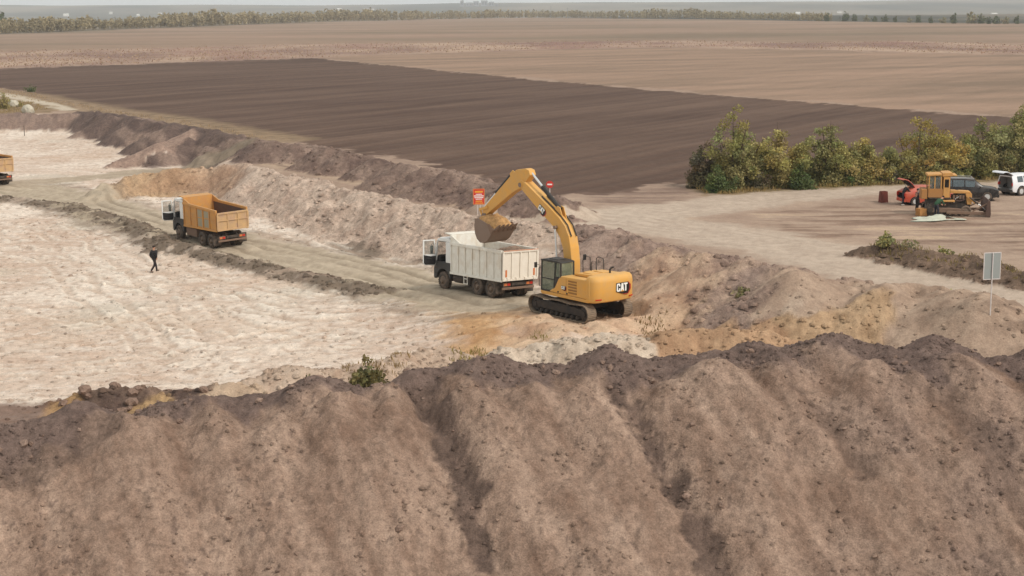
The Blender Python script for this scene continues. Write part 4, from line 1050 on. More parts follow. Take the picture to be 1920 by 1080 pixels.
def make_excavator():
    root = empty("excavator")
    Y, D = M['cat_yellow'], M['cat_dark']
    # ---- undercarriage
    zc, rr = 0.50, 0.46
    for s in (-1, 1):
        yc = s * 1.30
        m = MB(); m.prism([(-1.95, 0.34), (1.95, 0.34), (2.05, 0.50), (1.9, 0.70), (0.8, 0.78), (-0.8, 0.78), (-1.9, 0.70), (-2.05, 0.50)], yc - 0.20, yc + 0.20)
        tf = m.build("track_frame", M['under_dark'], root, 0.03)
        # chain of shoes round the two end wheels
        path = []
        L2 = 2.02
        nst, nar = 17, 8
        for k in range(nst): path.append((-L2 + 2 * L2 * k / nst, zc - rr, 0))
        for k in range(nar): a = -math.pi / 2 + math.pi * k / nar; path.append((L2 + rr * math.cos(a), zc + rr * math.sin(a), a + math.pi / 2))
        for k in range(nst):
            t = k / nst; sag = -0.05 * math.sin(math.pi * 2 * t) ** 2
            path.append((L2 - 2 * L2 * t, zc + rr + sag, math.pi))
        for k in range(nar): a = math.pi / 2 + math.pi * k / nar; path.append((-L2 + rr * math.cos(a), zc + rr * math.sin(a), a + math.pi / 2))
        m = MB()
        for (x, z, a) in path:
            ca, sa = math.cos(a), math.sin(a)
            # outward normal is (sa, -ca)
            def P(u, w): return (x + u * ca + w * sa, z + u * sa - w * ca)
            prof = [P(-0.105, -0.02), P(0.105, -0.02), P(0.105, 0.015), P(0.06, 0.018), P(0.05, 0.045), P(0.03, 0.045), P(0.02, 0.018), P(-0.05, 0.018), P(-0.06, 0.04), P(-0.08, 0.04), P(-0.09, 0.015), P(-0.105, 0.012)]
            m.prism(prof, yc - 0.30, yc + 0.30)
        m.build("track_chain", M['track_steel'], tf)
        for x, nm in ((-L2, "sprocket"), (L2, "idler_wheel")):
            m = MB(); m.lathe([(0.0, -0.24), (0.16, -0.24), (0.18, -0.16), (0.36, -0.14), (0.40, -0.08), (0.40, 0.08), (0.36, 0.14), (0.18, 0.16), (0.16, 0.24), (0, 0.24)], (x, yc, zc), 'y', 24); m.build(nm, M['under_dark'], tf, smooth=True)
        for k in range(8):
            m = MB(); m.lathe([(0, -0.24), (0.09, -0.24), (0.13, -0.18), (0.13, 0.18), (0.09, 0.24), (0, 0.24)], (-1.5 + k * 0.43, yc, 0.20), 'y', 14); m.build("track_roller", M['under_dark'], tf, smooth=True)
        for x in (-0.75, 0.75):
            m = MB(); m.lathe([(0, -0.22), (0.09, -0.22), (0.09, 0.22), (0, 0.22)], (x, yc, 0.83), 'y', 12); m.build("carrier_roller", M['under_dark'], tf, smooth=True)
    m = MB(); m.prism([(-1.2, 0.52), (1.2, 0.52), (1.0, 0.92), (-1.0, 0.92)], -1.1, 1.1); m.lathe([(0, 0.9), (0.68, 0.9), (0.68, 1.10), (0, 1.10)], (0, 0, 0), 'z', 28); m.build("centre_frame", M['under_dark'], root, 0.02)
    # ---- revolving deck
    m = MB(); m.prism([(-2.35, 1.12), (1.5, 1.12), (1.62, 1.18), (1.62, 1.30), (-2.35, 1.30)], -1.44, 1.44); m.build("revolving_deck", Y, root, 0.02)
    # left service panels behind the cab: door rising to the deck hood
    m = MB(); m.prism([(-2.2, 1.305), (0.98, 1.305), (0.42, 1.60), (0.10, 2.12), (-0.12, 2.28), (-2.2, 2.34)], 0.62, 1.44); lp = m.build("side_panel", Y, root, 0.05, seg=3)
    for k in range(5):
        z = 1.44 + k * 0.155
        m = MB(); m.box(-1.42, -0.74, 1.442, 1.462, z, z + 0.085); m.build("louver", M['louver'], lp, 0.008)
    m = MB(); m.box(-0.56, -0.545, 1.436, 1.4445, 1.34, 2.22); m.build("panel_seam", M['louver'], lp)
    for x in (-0.62, 0.12):
        m = MB(); m.box(x - 0.05, x + 0.05, 1.442, 1.458, 1.36, 1.44); m.build("panel_latch", D, lp)
    # right side: tank boxes and engine hood
    m = MB(); m.prism([(-2.2, 1.305), (1.45, 1.305), (1.45, 1.95), (0.4, 2.05), (0.3, 2.28), (-2.2, 2.34)], -1.44, -0.55); m.build("tank_housing", Y, root, 0.05, seg=3)
    m = MB(); m.box(-2.2, -0.35, -0.545, 0.615, 1.305, 2.33); m.build("engine_housing", Y, root, 0.03)
    m = MB(); m.prism([(-2.2, 2.345), (-0.5, 2.32), (-0.55, 2.42), (-0.75, 2.47), (-2.2, 2.52)], -0.95, 0.85); eh = m.build("engine_hood", Y, root, 0.04, seg=3)
    for (xa, xb, ya, yb) in ((-1.75, -1.0, -0.7, -0.1), (-1.75, -1.0, 0.05, 0.65)):
        m = MB(); m.box(xa, xb, ya, yb, 2.485, 2.530); m.build("hood_panel", Y, eh, 0.015)
    # counterweight: rounded tail
    def cwring(z, grow, tail):
        pts = [(-2.18, 1.45 + grow), (-2.45, 1.45 + grow)]
        for t in range(0, 91, 15):
            a = R(t); pts.append((-2.45 - 0.45 * math.sin(a) * 0.9 - tail * math.sin(a), 1.0 + grow + 0.45 * math.cos(a)))
        half = pts[:]
        pts2 = [(x, -y) for (x, y) in reversed(half)]
        bulge = [(-2.45 - 0.405 - tail - 0.07, 0.5), (-2.45 - 0.405 - tail - 0.09, 0.0), (-2.45 - 0.405 - tail - 0.07, -0.5)]
        return [(x, y, z) for (x, y) in half + bulge + pts2]
    m = MB(); m.ring([cwring(1.13, -0.08, -0.12), cwring(1.18, -0.02, -0.03), cwring(1.40, 0.0, 0.02), cwring(2.22, 0.0, 0.04), cwring(2.38, -0.02, 0.0), cwring(2.50, -0.10, -0.12), cwring(2.53, -0.22, -0.25)])
    cw = m.build("counterweight", Y, root, 0.02, smooth=True)
    # logo sits on the tail; text reads left to right seen from behind
    cat_logo(cw, (-2.985, 0.02, 1.66), (0, -1, 0), (0, 0, 1), (-1, 0, 0), 0.43)
    for y in (1.22, -1.22):
        m = MB(); m.prism([(-2.84 if y > 0 else -2.84, y - 0.16), (-2.80, y - 0.16), (-2.62, y + 0.16 if y > 0 else y - 0.16), (-2.80, y + 0.02)], 1.30, 1.36, 'xy')
        m = MB(); sy = 1 if y > 0 else -1
        p0, p1 = (-2.90, sy * 0.98), (-2.78, sy * 1.30)
        m.add([(p0[0] - 0.012, p0[1], 1.30), (p1[0] - 0.012, p1[1] + sy * 0.012, 1.30), (p1[0] - 0.012, p1[1] + sy * 0.012, 1.36), (p0[0] - 0.012, p0[1], 1.36),
               (p0[0] + 0.06, p0[1], 1.30), (p1[0] + 0.06, p1[1] - sy * 0.05, 1.30), (p1[0] + 0.06, p1[1] - sy * 0.05, 1.36), (p0[0] + 0.06, p0[1], 1.36)],
              [(0, 1, 2, 3), (7, 6, 5, 4), (0, 4, 5, 1), (3, 2, 6, 7), (0, 3, 7, 4), (1, 5, 6, 2)])
        m.build("reflector", M['red_lamp'], cw)
    m = MB(); m.tube([(-2.05, -0.35, 2.45), (-2.05, -0.35, 2.70), (-2.12, -0.40, 2.80), (-2.22, -0.46, 2.84)], 0.055, 10); m.build("exhaust_pipe", M['cat_dark'], root, smooth=True)
    # handrails on the right deck
    for pts in ([(1.35, -1.38, 1.95), (1.35, -1.38, 2.75), (1.1, -1.38, 2.95), (0.75, -1.38, 2.9), (0.7, -1.38, 2.05)], [(0.25, -1.38, 2.3), (0.22, -1.38, 2.92), (0.0, -1.38, 3.02), (-0.35, -1.38, 2.95), (-0.4, -1.38, 2.32)], [(-0.35, -0.5, 2.33), (-0.4, -0.5, 2.9), (-0.75, -0.5, 2.95), (-0.8, -0.5, 2.4)]):
        m = MB(); m.tube(pts, 0.022, 8); m.build("handrail", D, root, smooth=True)
    m = MB(); m.tube([(1.42, -1.40, 2.6), (1.55, -1.62, 2.75)], 0.015, 6); mm = m.build("mirror_arm", D, root)
    m = MB(); m.box(1.52, 1.57, -1.78, -1.56, 2.62, 2.95); m.build("mirror", D, mm, 0.02)
    # ---- cab
    cb = empty("cab", (0, 0, 0), 0, root)
    c0, c1, ya, yb, z0, z1 = -0.10, 1.62, 0.46, 1.44, 1.31, 3.0
    m = MB(); m.prism([(-0.12, 2.96), (-0.06, 3.03), (0.3, 3.07), (1.3, 3.07), (1.56, 3.02), (1.64, 2.94)], ya - 0.02, yb + 0.02); m.build("cab_roof", D, cb, 0.04, seg=3)
    m = MB(); m.box(0.35, 1.1, ya + 0.15, yb - 0.18, 3.075, 3.10); m.build("roof_hatch", D, cb, 0.01)
    def post(x, y, xb, w=0.08): 
        q = MB(); q.prism([(x, z0), (x + w, z0), (xb + w, 2.955), (xb, 2.955)], y, y + 0.08); q.build("cab_pillar", D, cb, 0.015)
    post(c1 - 0.09, yb - 0.085, c1 - 0.14); post(c1 - 0.09, ya, c1 - 0.14)
    post(c0, yb - 0.085, c0); post(c0, ya, c0); post(0.46, yb - 0.084, 0.30, 0.09)
    m = MB(); m.prism([(0.47, z0), (1.52, z0), (1.52, 1.39), (0.47, 1.39)], yb - 0.06, yb - 0.008); m.build("door_sill", D, cb)
    m = MB(); m.box(0.56, 1.52, yb - 0.05, yb - 0.02, 1.98, 2.03); m.build("door_bar", D, cb)
    m = MB(); m.prism([(0.57, 1.40), (1.52, 1.40), (1.52, 1.975), (0.52, 1.975)], yb - 0.04, yb - 0.032); m.build("door_lower_pane", M['cabglass'], cb)
    m = MB(); m.prism([(0.52, 2.035), (1.52, 2.035), (1.48, 2.95), (0.42, 2.95)], yb - 0.04, yb - 0.032); m.build("door_upper_pane", M['cabglass'], cb)
    m = MB(); m.prism([(0.0, 2.20), (0.40, 2.20), (0.30, 2.95), (0.0, 2.95)], yb - 0.04, yb - 0.032); m.build("rear_side_pane", M['cabglass'], cb)
    m = MB(); m.prism([(0.0, z0), (0.47, z0), (0.42, 2.19), (0.0, 2.19)], yb - 0.06, yb - 0.015); m.build("rear_quarter_panel", D, cb)
    m = MB(); m.box(c1 - 0.10, c1 - 0.09, ya + 0.09, yb - 0.09, 1.62, 2.95); m.build("windscreen", M['cabglass'], cb)
    m = MB(); m.box(c1 - 0.12, c1 - 0.05, ya + 0.085, yb - 0.09, z0, 1.61); m.build("front_lower_panel", D, cb)
    m = MB(); m.box(c0 + 0.02, c0 + 0.03, ya + 0.085, yb - 0.09, 2.15, 2.94); m.build("rear_pane", M['cabglass'], cb)
    m = MB(); m.box(c0, c0 + 0.06, ya + 0.085, yb - 0.09, z0, 2.14); m.build("rear_panel", D, cb)
    m = MB(); m.box(c0 + 0.085, c1 - 0.15, ya + 0.02, ya + 0.03, 1.9, 2.95); m.build("right_pane", M['cabglass'], cb)
    m = MB(); m.box(c0 + 0.085, c1 - 0.10, ya + 0.005, ya + 0.06, z0, 1.89); m.build("right_lower_panel", D, cb)
    m = MB(); m.box(c0 + 0.065, c1 - 0.125, ya + 0.065, yb - 0.065, z0 + 0.01, z0 + 0.06); m.build("cab_floor", D, cb)
    m = MB(); m.box(0.25, 0.75, 0.70, 1.20, 1.60, 1.78); m.prism([(0.15, 1.75), (0.30, 1.75), (0.22, 2.55), (0.08, 2.55)], 0.70, 1.20); m.box(0.3, 0.7, 0.78, 1.12, 1.375, 1.59); m.build("operator_seat", M['seat'], cb, 0.05)
    m = MB(); m.box(0.35, 0.95, 0.58, 0.69, 1.60, 1.95); m.box(0.35, 0.95, 1.21, 1.30, 1.60, 1.95); m.build("control_console", M['dark_plastic'], cb, 0.03)
    m = MB(); m.tube([(1.60, 1.46, 1.5), (1.66, 1.50, 1.6), (1.66, 1.50, 2.5), (1.60, 1.46, 2.6)], 0.018, 6); m.build("grab_rail", D, cb)
    m = MB(); m.tube([(1.58, 1.44, 2.65), (1.72, 1.66, 2.75)], 0.014, 6); mm = m.build("mirror_arm", D, cb)
    m = MB(); m.box(1.70, 1.75, 1.58, 1.78, 2.55, 2.85); m.build("mirror", D, mm, 0.02)
    cat_logo(lp, (-0.18, 1.446, 1.60), (-1, 0, 0), (0, 0, 1), (0, 1, 0), 0.17)
    # ---- boom, stick, bucket in the plane y = YB
    YB = -0.10
    boom = [(0.42, 1.70), (0.80, 1.62), (0.98, 2.0), (1.08, 2.75), (1.20, 3.50), (1.46, 4.10), (1.95, 4.58), (3.2, 5.36), (4.75, 6.40), (5.08, 6.52), (5.10, 6.84), (4.85, 6.96), (4.5, 6.86), (3.2, 6.14), (2.2, 5.58), (1.5, 5.16), (1.02, 4.76), (0.70, 4.25), (0.54, 3.6), (0.45, 2.9)]
    m = MB(); m.prism(boom, YB - 0.31, YB + 0.31); bo = m.build("boom", Y, root, 0.03)
    for (x, z) in ((0.72, 1.85), (4.9, 6.68)):
        m = MB(); m.lathe([(0, -0.36), (0.13, -0.36), (0.13, 0.36), (0, 0.36)], (x, YB, z), 'y', 16); m.build("pivot_pin", M['bucket_steel'], bo, smooth=True)
    m = MB(); m.lathe([(0, -0.48), (0.10, -0.48), (0.10, 0.48), (0, 0.48)], (1.72, YB, 4.62), 'y', 14)
    m.build("pivot_pin", M['bucket_steel'], bo, smooth=True)
    # lettering on the left face of the boom, running down along it
    d = Vector((4.75 - 1.95, 0, 6.40 - 4.58)).normalized(); n_ = Vector((-d.z, 0, d.x))
    cat_logo(bo, Vector((3.30, YB + 0.312, 5.50)), -d, n_, (0, 1, 0), 0.30)
    # hydraulic lines along the top of the boom
    for dy in (-0.20, 0.16):
        m = MB(); m.tube([(0.62, YB + dy, 4.22), (0.95, YB + dy, 4.80), (1.45, YB + dy, 5.20), (2.15, YB + dy, 5.62), (3.15, YB + dy, 6.18)], 0.035, 6); m.build("hydraulic_line", D, bo, smooth=True)
    def cyl(a, b, f, r, nm, y, par, yo=0.0):
        """cylinder: barrel from a to fraction f, rod on to b"""
        a, b = Vector((a[0], y, a[1])), Vector((b[0], y + yo, b[1])); c = a.lerp(b, f)
        q = MB(); q.tube([a, c], r, 14); q.tube([c - (b - a).normalized() * 0.12, c], r * 1.15, 14); ba = q.build(nm, D, par, smooth=True)
        q = MB(); q.tube([c + (b - a).normalized() * 0.002, b], r * 0.58, 12); q.build("cylinder_rod", M['chrome'], ba, smooth=True)
        return ba
    for y in (YB + 0.42, YB - 0.42): cyl((1.45, 1.55), (1.72, 4.62), 0.46, 0.10, "boom_cylinder", y, root)
    # mounting lug and stick cylinder
    for dy in (-0.16, 0.11):
        m = MB(); m.prism([(1.35, 5.02), (2.15, 5.50), (1.85, 5.76), (1.62, 5.70)], YB + dy, YB + dy + 0.05); m.build("cylinder_lug", Y, bo)
    cyl((1.75, 5.58), (4.30, 7.42), 0.60, 0.115, "stick_cylinder", YB, root)
    stick = [(4.12, 7.28), (4.25, 7.55), (4.55, 7.62), (5.25, 7.52), (5.75, 7.22), (8.42, 5.08), (8.58, 4.80), (8.48, 4.60), (8.24, 4.60), (8.0, 4.78), (5.8, 6.12), (5.05, 6.46), (4.70, 6.58), (4.5, 6.88)]
    m = MB(); m.prism(stick, YB - 0.22, YB + 0.22); st = m.build("stick", Y, root, 0.025)
    m = MB(); m.lathe([(0, -0.335), (0.20, -0.335), (0.20, 0.335), (0, 0.335)], (4.9, YB, 6.68), 'y', 18); m.build("stick_boss", Y, st, smooth=True)
    for dy in (-0.15, 0.10):
        m = MB(); m.prism([(5.45, 7.30), (6.00, 6.98), (6.05, 7.22), (5.8, 7.42)], YB + dy, YB + dy + 0.05); m.build("cylinder_lug", Y, st)
    cyl((5.85, 7.34), (8.80, 4.92), 0.56, 0.095, "bucket_cylinder", YB, root)
    # linkage
    for dy in (-0.30, 0.25):
        m = MB(); m.bar((8.02, YB + dy, 5.12), (8.83, YB + dy, 4.90), 0.05, 0.16); m.build("link_lever", Y, st, 0.01)
        m = MB(); m.bar((8.83, YB + dy * 0.7, 4.92), (8.62, YB + dy * 0.7, 4.46), 0.05, 0.15); m.build("bucket_link", Y, st, 0.01)
    # bucket: curved shell, open at the top, teeth towards the machine
    w = 0.76
    prof = [(8.22, 4.50), (8.52, 4.46), (8.60, 4.05), (8.55, 3.62), (8.36, 3.28), (8.06, 3.10), (7.70, 3.10), (7.34, 3.30), (6.98, 3.70), (6.72, 3.98)]
    inner = [(8.22, 4.42), (8.45, 4.39), (8.52, 4.04), (8.47, 3.66), (8.30, 3.36), (8.04, 3.19), (7.73, 3.19), (7.39, 3.38), (7.03, 3.77), (6.77, 4.04)]
    m = MB(); m.prism(prof + inner[::-1], YB - w, YB + w); bk = m.build("bucket", M['bucket_steel'], root, 0.01)
    for s in (-1, 1):
        m = MB(); m.prism(prof + [(7.2, 4.22), (7.9, 4.42)], YB + s * w, YB + s * (w + 0.05)); m.build("bucket_side", M['bucket_steel'], bk, 0.012)
        m = MB(); m.prism([(6.70, 3.96), (7.02, 3.72), (7.3, 4.24), (7.12, 4.28)], YB + s * (w + 0.052), YB + s * (w + 0.085)); m.build("side_cutter", M['mud_metal'], bk)
    for k in range(5):
        y = YB - w + 0.14 + k * (2 * w - 0.28) / 4
        m = MB(); m.ring([[(6.86, y - 0.08, 3.80), (6.86, y + 0.08, 3.80), (6.80, y + 0.08, 4.02), (6.80, y - 0.08, 4.02)], [(6.55, y - 0.07, 4.05), (6.55, y + 0.07, 4.05), (6.58, y + 0.07, 4.17), (6.58, y - 0.07, 4.17)], [(6.36, y - 0.05, 4.26), (6.36, y + 0.05, 4.26), (6.38, y + 0.05, 4.29), (6.38, y - 0.05, 4.29)]]); m.build("bucket_tooth", M['mud_metal'], bk)
    for dy in (-0.26, 0.21):
        m = MB(); m.prism([(8.10, 4.44), (8.62, 4.40), (8.68, 4.52), (8.52, 4.72), (8.26, 4.74)], YB + dy, YB + dy + 0.06); m.build("bucket_ear", M['bucket_steel'], bk)
    return root, YB, w
M['cabglass'] = glass("dusty_cab_glass", (140, 150, 128), 0.36)
EXC, YB, BW = make_excavator()
p = PADS['excavator']
EXC.matrix_world = frame_matrix(p[0], p[1], p[3] + 0.03, p[2], p[4], p[5])
tag(EXC, "yellow tracked excavator with raised boom tipping its full bucket over the white truck", "excavator")
# soil heaped in the bucket
def bz(u, v):
    e = min(u, 1 - u, v, 1 - v) * 4
    return 4.02 + 0.36 * u + 0.42 * min(1.0, e) ** 0.7
bl = heap_in("bucket_load", M['ochre_soil'], None, 6.80, 8.30, YB - BW + 0.02, YB + BW - 0.02, bz, 0.14, 9, 26)
bl.matrix_world = EXC.matrix_world.copy()
tag(bl, "ochre sand heaped in the excavator bucket", "soil load")

# ------------------------------------------------------------------ passenger cars (x forward, origin on the ground at the middle)
M['red_paint'] = paint("orange_red_car_paint", (190, 70, 46), 0.4, 0.3)
M['black_paint'] = paint("black_car_paint", (26, 27, 30), 0.25, 0.15)
M['car_white'] = paint("white_car_paint", (238, 238, 240), 0.3, 0.1)
M['car_glass'] = glass("car_window_glass", (96, 108, 112), 0.7)
M['lining'] = paint("dark_boot_lining", (30, 30, 32), 0.95, 0.1)
M['cargo_grey'] = paint("grey_cargo_carpet", (150, 146, 142), 0.95, 0.15)
M['alloy'] = paint("alloy_wheel", (196, 196, 194), 0.4, 0.15)

def make_car(name, paintmat, L, W, H, gc, hatch_back, lid_deg, lining):
    """gc ground clearance; hatch_back: 0 upright tail .. 1 sloping tail"""
    root = empty(name)
    h2 = W / 2
    # station: x fraction, half width low, z low, half width belt, z belt, half width top, z top
    zb_ = gc + 0.36 * (H - gc) + 0.30
    tail_top = H - 0.10 if hatch_back < 0.5 else zb_ + 0.10
    st = [(-0.500, h2 - 0.12, gc + 0.14, h2 - 0.06, zb_ + 0.02, h2 - 0.24, tail_top),
          (-0.440, h2 - 0.05, gc + 0.04, h2 - 0.01, zb_ + 0.02, h2 - 0.20, H - 0.04 if hatch_back < 0.5 else tail_top + 0.12),
          (-0.280, h2 - 0.02, gc, h2, zb_, h2 - 0.20, H if hatch_back < 0.5 else H - 0.06),
          (-0.060, h2 - 0.01, gc, h2, zb_ - 0.01, h2 - 0.19, H),
          (0.080, h2 - 0.01, gc, h2, zb_ - 0.02, h2 - 0.22, H - 0.05),
          (0.240, h2 - 0.01, gc, h2, zb_ - 0.03, h2 - 0.22, zb_ + 0.06),
          (0.400, h2 - 0.03, gc, h2 - 0.03, zb_ - 0.10, h2 - 0.28, zb_ - 0.02),
          (0.470, h2 - 0.10, gc + 0.04, h2 - 0.10, zb_ - 0.18, h2 - 0.34, zb_ - 0.11),
          (0.500, h2 - 0.26, gc + 0.10, h2 - 0.24, zb_ - 0.26, h2 - 0.40, zb_ - 0.22)]
    def sec(s, k=1.0, dx=0.0):
        x = s[0] * L + dx; wl, zl, wb, zb, wt, zt = s[1] * k, s[2], s[3] * k, s[4], s[5] * k, s[6]
        zl2 = zl + (1 - k) * 2.2
        zt2 = zt - (1 - k) * 0.9
        half = [(wl * 0.55, zl2), (wl, zl2 + 0.06), (wb + 0.015, (zl2 + zb) / 2), (wb, zb), ((wb + wt) / 2 + 0.015, (zb + zt2) / 2 + 0.01), (wt, zt2), (wt * 0.55, zt2 + 0.03 * (k == 1.0))]
        return [(x, -y, z) for (y, z) in half] + [(x, y, z) for (y, z) in reversed(half)]
    rings = [sec(s) for s in st]
    m = MB(); m.ring(rings, cap=False); n = len(rings[0]); m.add(rings[-1], [tuple(range(n))])
    inner = sec(st[0], 0.91); m.ring([rings[0], inner], cap=False)
    body = m.build("body_shell", paintmat, root, smooth=True)
    m = MB(); m.ring([inner, sec((-0.30,) + st[2][1:], 0.88)], cap=False); r2 = sec((-0.30,) + st[2][1:], 0.88); m.add(r2, [tuple(range(n))])
    m.build("boot_lining", lining, body)
    # windows proud of the shell
    def sidewin(xa, xb, s):
        def at(x):
            for a, b in zip(st[:-1], st[1:]):
                if a[0] * L <= x <= b[0] * L:
                    t = (x - a[0] * L) / ((b[0] - a[0]) * L); return [a[i] + (b[i] - a[i]) * t for i in range(7)]
        A, B = at(xa), at(xb); vs = []
        for q, x in ((A, xa), (B, xb)):
            wb, zb, wt, zt = q[3], q[4], q[5], q[6]
            for t in (0.12, 0.5, 0.86):
                y = (wb + (wt - wb) * t) + (0.03 if t == 0.5 else 0.024); vs.append((x, s * y, zb + (zt - zb) * t))
        q = MB(); q.add(vs, [(0, 1, 4, 3), (1, 2, 5, 4)]); o = q.build("side_window", M['car_glass'], body)
        so = o.modifiers.new("thickness", 'SOLIDIFY'); so.thickness = 0.006
    for s in (-1, 1):
        sidewin(-0.055 * L, 0.10 * L, s); sidewin(-0.255 * L, -0.075 * L, s)
        if hatch_back < 0.5: sidewin(-0.40 * L, -0.275 * L, s)
    def cross(sa, sb, ta, tb, nm):
        A, B = st[sa], st[sb]; vs = []
        for q, t in ((A, ta), (B, tb)): pass
        pa = [A[i] + (B[i] - A[i]) * ta for i in range(7)]; pb = [A[i] + (B[i] - A[i]) * tb for i in range(7)]
        for q in (pa, pb):
            for y in (-1, -0.5, 0.5, 1): vs.append((q[0] * L + 0.015, y * (q[5] - 0.04), q[6] + (0.042 if abs(y) < 1 else 0.02)))
        q = MB(); q.add(vs, [(0, 1, 5, 4), (1, 2, 6, 5), (2, 3, 7, 6)]); o = q.build(nm, M['car_glass'], body)
        so = o.modifiers.new("thickness", 'SOLIDIFY'); so.thickness = 0.006
    cross(4, 5, 0.05, 0.95, "windscreen")
    # wheels in dark arches
    wr = 0.31 if H < 1.55 else 0.37
    for s in (-1, 1):
        for fx in (-0.31, 0.31):
            m = MB(); m.lathe([(wr + 0.075, s * (h2 - 0.30)), (wr + 0.075, s * (h2 + 0.022)), (wr + 0.04, s * (h2 + 0.028)), (0.0, s * (h2 - 0.06))], (fx * L, 0, wr + 0.02), 'y', 26); m.build("wheel_arch", M['black_trim'], body, smooth=True)
            m = MB(); w = 0.21; m.lathe([(wr * 0.6, -w / 2), (wr - 0.03, -w / 2), (wr, -w / 2 + 0.04), (wr, w / 2 - 0.04), (wr - 0.03, w / 2), (wr * 0.6, w / 2), (wr * 0.6, -w / 2)], (0, 0, 0), 'y', 24)
            wh = m.build("wheel", M['rubber'], root, smooth=True, loc=(fx * L, s * (h2 - 0.065), wr + 0.01))
            m = MB(); m.lathe([(wr * 0.62, s * w * 0.42), (wr * 0.52, s * w * 0.40), (wr * 0.2, s * w * 0.5), (0, s * w * 0.52)], (0, 0, 0), 'y', 20); m.build("rim", M['alloy'], wh, smooth=True)
    m = MB(); m.box(-0.515 * L, -0.47 * L, -h2 + 0.10, h2 - 0.10, gc + 0.10, gc + 0.34); m.build("rear_bumper", paintmat if H < 1.55 else M['dark_plastic'], root, 0.05, seg=3)
    m = MB(); m.box(0.47 * L, 0.512 * L, -h2 + 0.16, h2 - 0.16, gc + 0.06, gc + 0.30); m.build("front_bumper", paintmat, root, 0.05, seg=3)
    for s in (-1, 1):
        m = MB(); m.box(-0.512 * L, -0.465 * L, s * (h2 - 0.14) - 0.05, s * (h2 - 0.14) + 0.05, zb_ - 0.22, zb_ + 0.02); m.build("tail_lamp", M['red_lamp'], root, 0.02)
        m = MB(); m.box(0.44 * L, 0.488 * L, s * (h2 - 0.30) - 0.13, s * (h2 - 0.30) + 0.13, zb_ - 0.32, zb_ - 0.20); m.build("headlight", M['head_lamp'], root, 0.03)
        m = MB(); m.blob((0.19 * L, s * (h2 + 0.08), zb_ + 0.06), (0.07, 0.11, 0.08), 5, 2, 0.03); m.build("wing_mirror", paintmat, root, smooth=True)
        for fx in (0.03, -0.17):
            m = MB(); m.box(fx * L - 0.08, fx * L + 0.08, min(s * (h2 + 0.004), s * (h2 + 0.03)), max(s * (h2 + 0.004), s * (h2 + 0.03)), zb_ - 0.12, zb_ - 0.09); m.build("door_handle", paintmat, body)
    # raised tailgate hinged at the roof edge
    if lid_deg is not None:
        hx, hz = ((-0.455 * L, H - 0.05) if hatch_back < 0.5 else (-0.285 * L, H - 0.05))
        length = (H - gc - 0.42) if hatch_back < 0.5 else 1.15
        lid = empty("tailgate", (hx, 0, hz), 0, root); lid.rotation_euler = (0, R(lid_deg), 0)
        # leaf runs along -x in its own space, outer face up
        ww = h2 - 0.16
        rg = []
        for (t, z, k) in ((0, 0.0, 0.92), (0.35, 0.06, 1.0), (0.72, 0.05, 1.0), (0.95, -0.06, 0.94), (1.0, -0.16, 0.86)):
            rg.append([(-t * length, -ww * k, z - 0.05), (-t * length, -ww * k * 0.9, z), (-t * length, ww * k * 0.9, z), (-t * length, ww * k, z - 0.05), (-t * length, ww * k * 0.9, z - 0.07), (-t * length, -ww * k * 0.9, z - 0.07)])
        m = MB(); m.ring(rg); leaf = m.build("tailgate_leaf", paintmat, lid, smooth=True)
        m = MB(); m.box(-0.92 * length, -0.04, -ww * 0.86, ww * 0.86, -0.095, -0.072); m.build("inner_lining", M['lining'], lid, 0.01)
        m = MB(); m.box(-0.48 * length, -0.08 * length, -ww * 0.8, ww * 0.8, 0.055, 0.075); m.build("rear_window", M['car_glass'], lid, 0.01)
        for s in (-1, 1):
            m = MB(); p0 = Vector((hx - 0.02, s * (ww - 0.02), hz - 0.55)); a = R(lid_deg)
            p1 = Vector((hx - 0.5 * length * math.cos(a), s * (ww - 0.03), hz + 0.5 * length * math.sin(a) - 0.06)); m.tube([p0, p1], 0.012, 6); m.build("gas_strut", M['dark_plastic'], root)
    else:
        m = MB(); n_ = sec(st[0], 0.96, -0.004); m.add(n_, [tuple(range(len(n_)))]); m.build("tailgate", paintmat, root)
    return root
def place(o, name):
    p = PADS[name]; o.matrix_world = frame_matrix(p[0], p[1], p[3] + 0.015, p[2], p[4], p[5])
car = make_car("hatchback_car", M['red_paint'], 4.2, 1.70, 1.46, 0.17, 1.0, 40, M['lining']); place(car, 'red_car')
tag(car, "orange red hatchback with its tailgate raised, half hidden behind the bulldozer", "car")
car = make_car("suv_car", M['black_paint'], 4.7, 1.86, 1.76, 0.22, 0.0, None, M['lining']); place(car, 'black_car')
tag(car, "black off-road car parked behind the bulldozer", "car")
for s in (-1, 1):
    m = MB(); m.tube([(-1.6, s * 0.66, 1.77), (-1.5, s * 0.66, 1.84), (0.3, s * 0.66, 1.83), (0.45, s * 0.66, 1.74)], 0.02, 6)
    m.build("roof_rail", M['alloy'], car)
car = make_car("suv_car", M['car_white'], 4.6, 1.84, 1.70, 0.20, 0.0, 24, M['cargo_grey']); place(car, 'white_car')
tag(car, "white car at the right edge with its tailgate raised", "car")

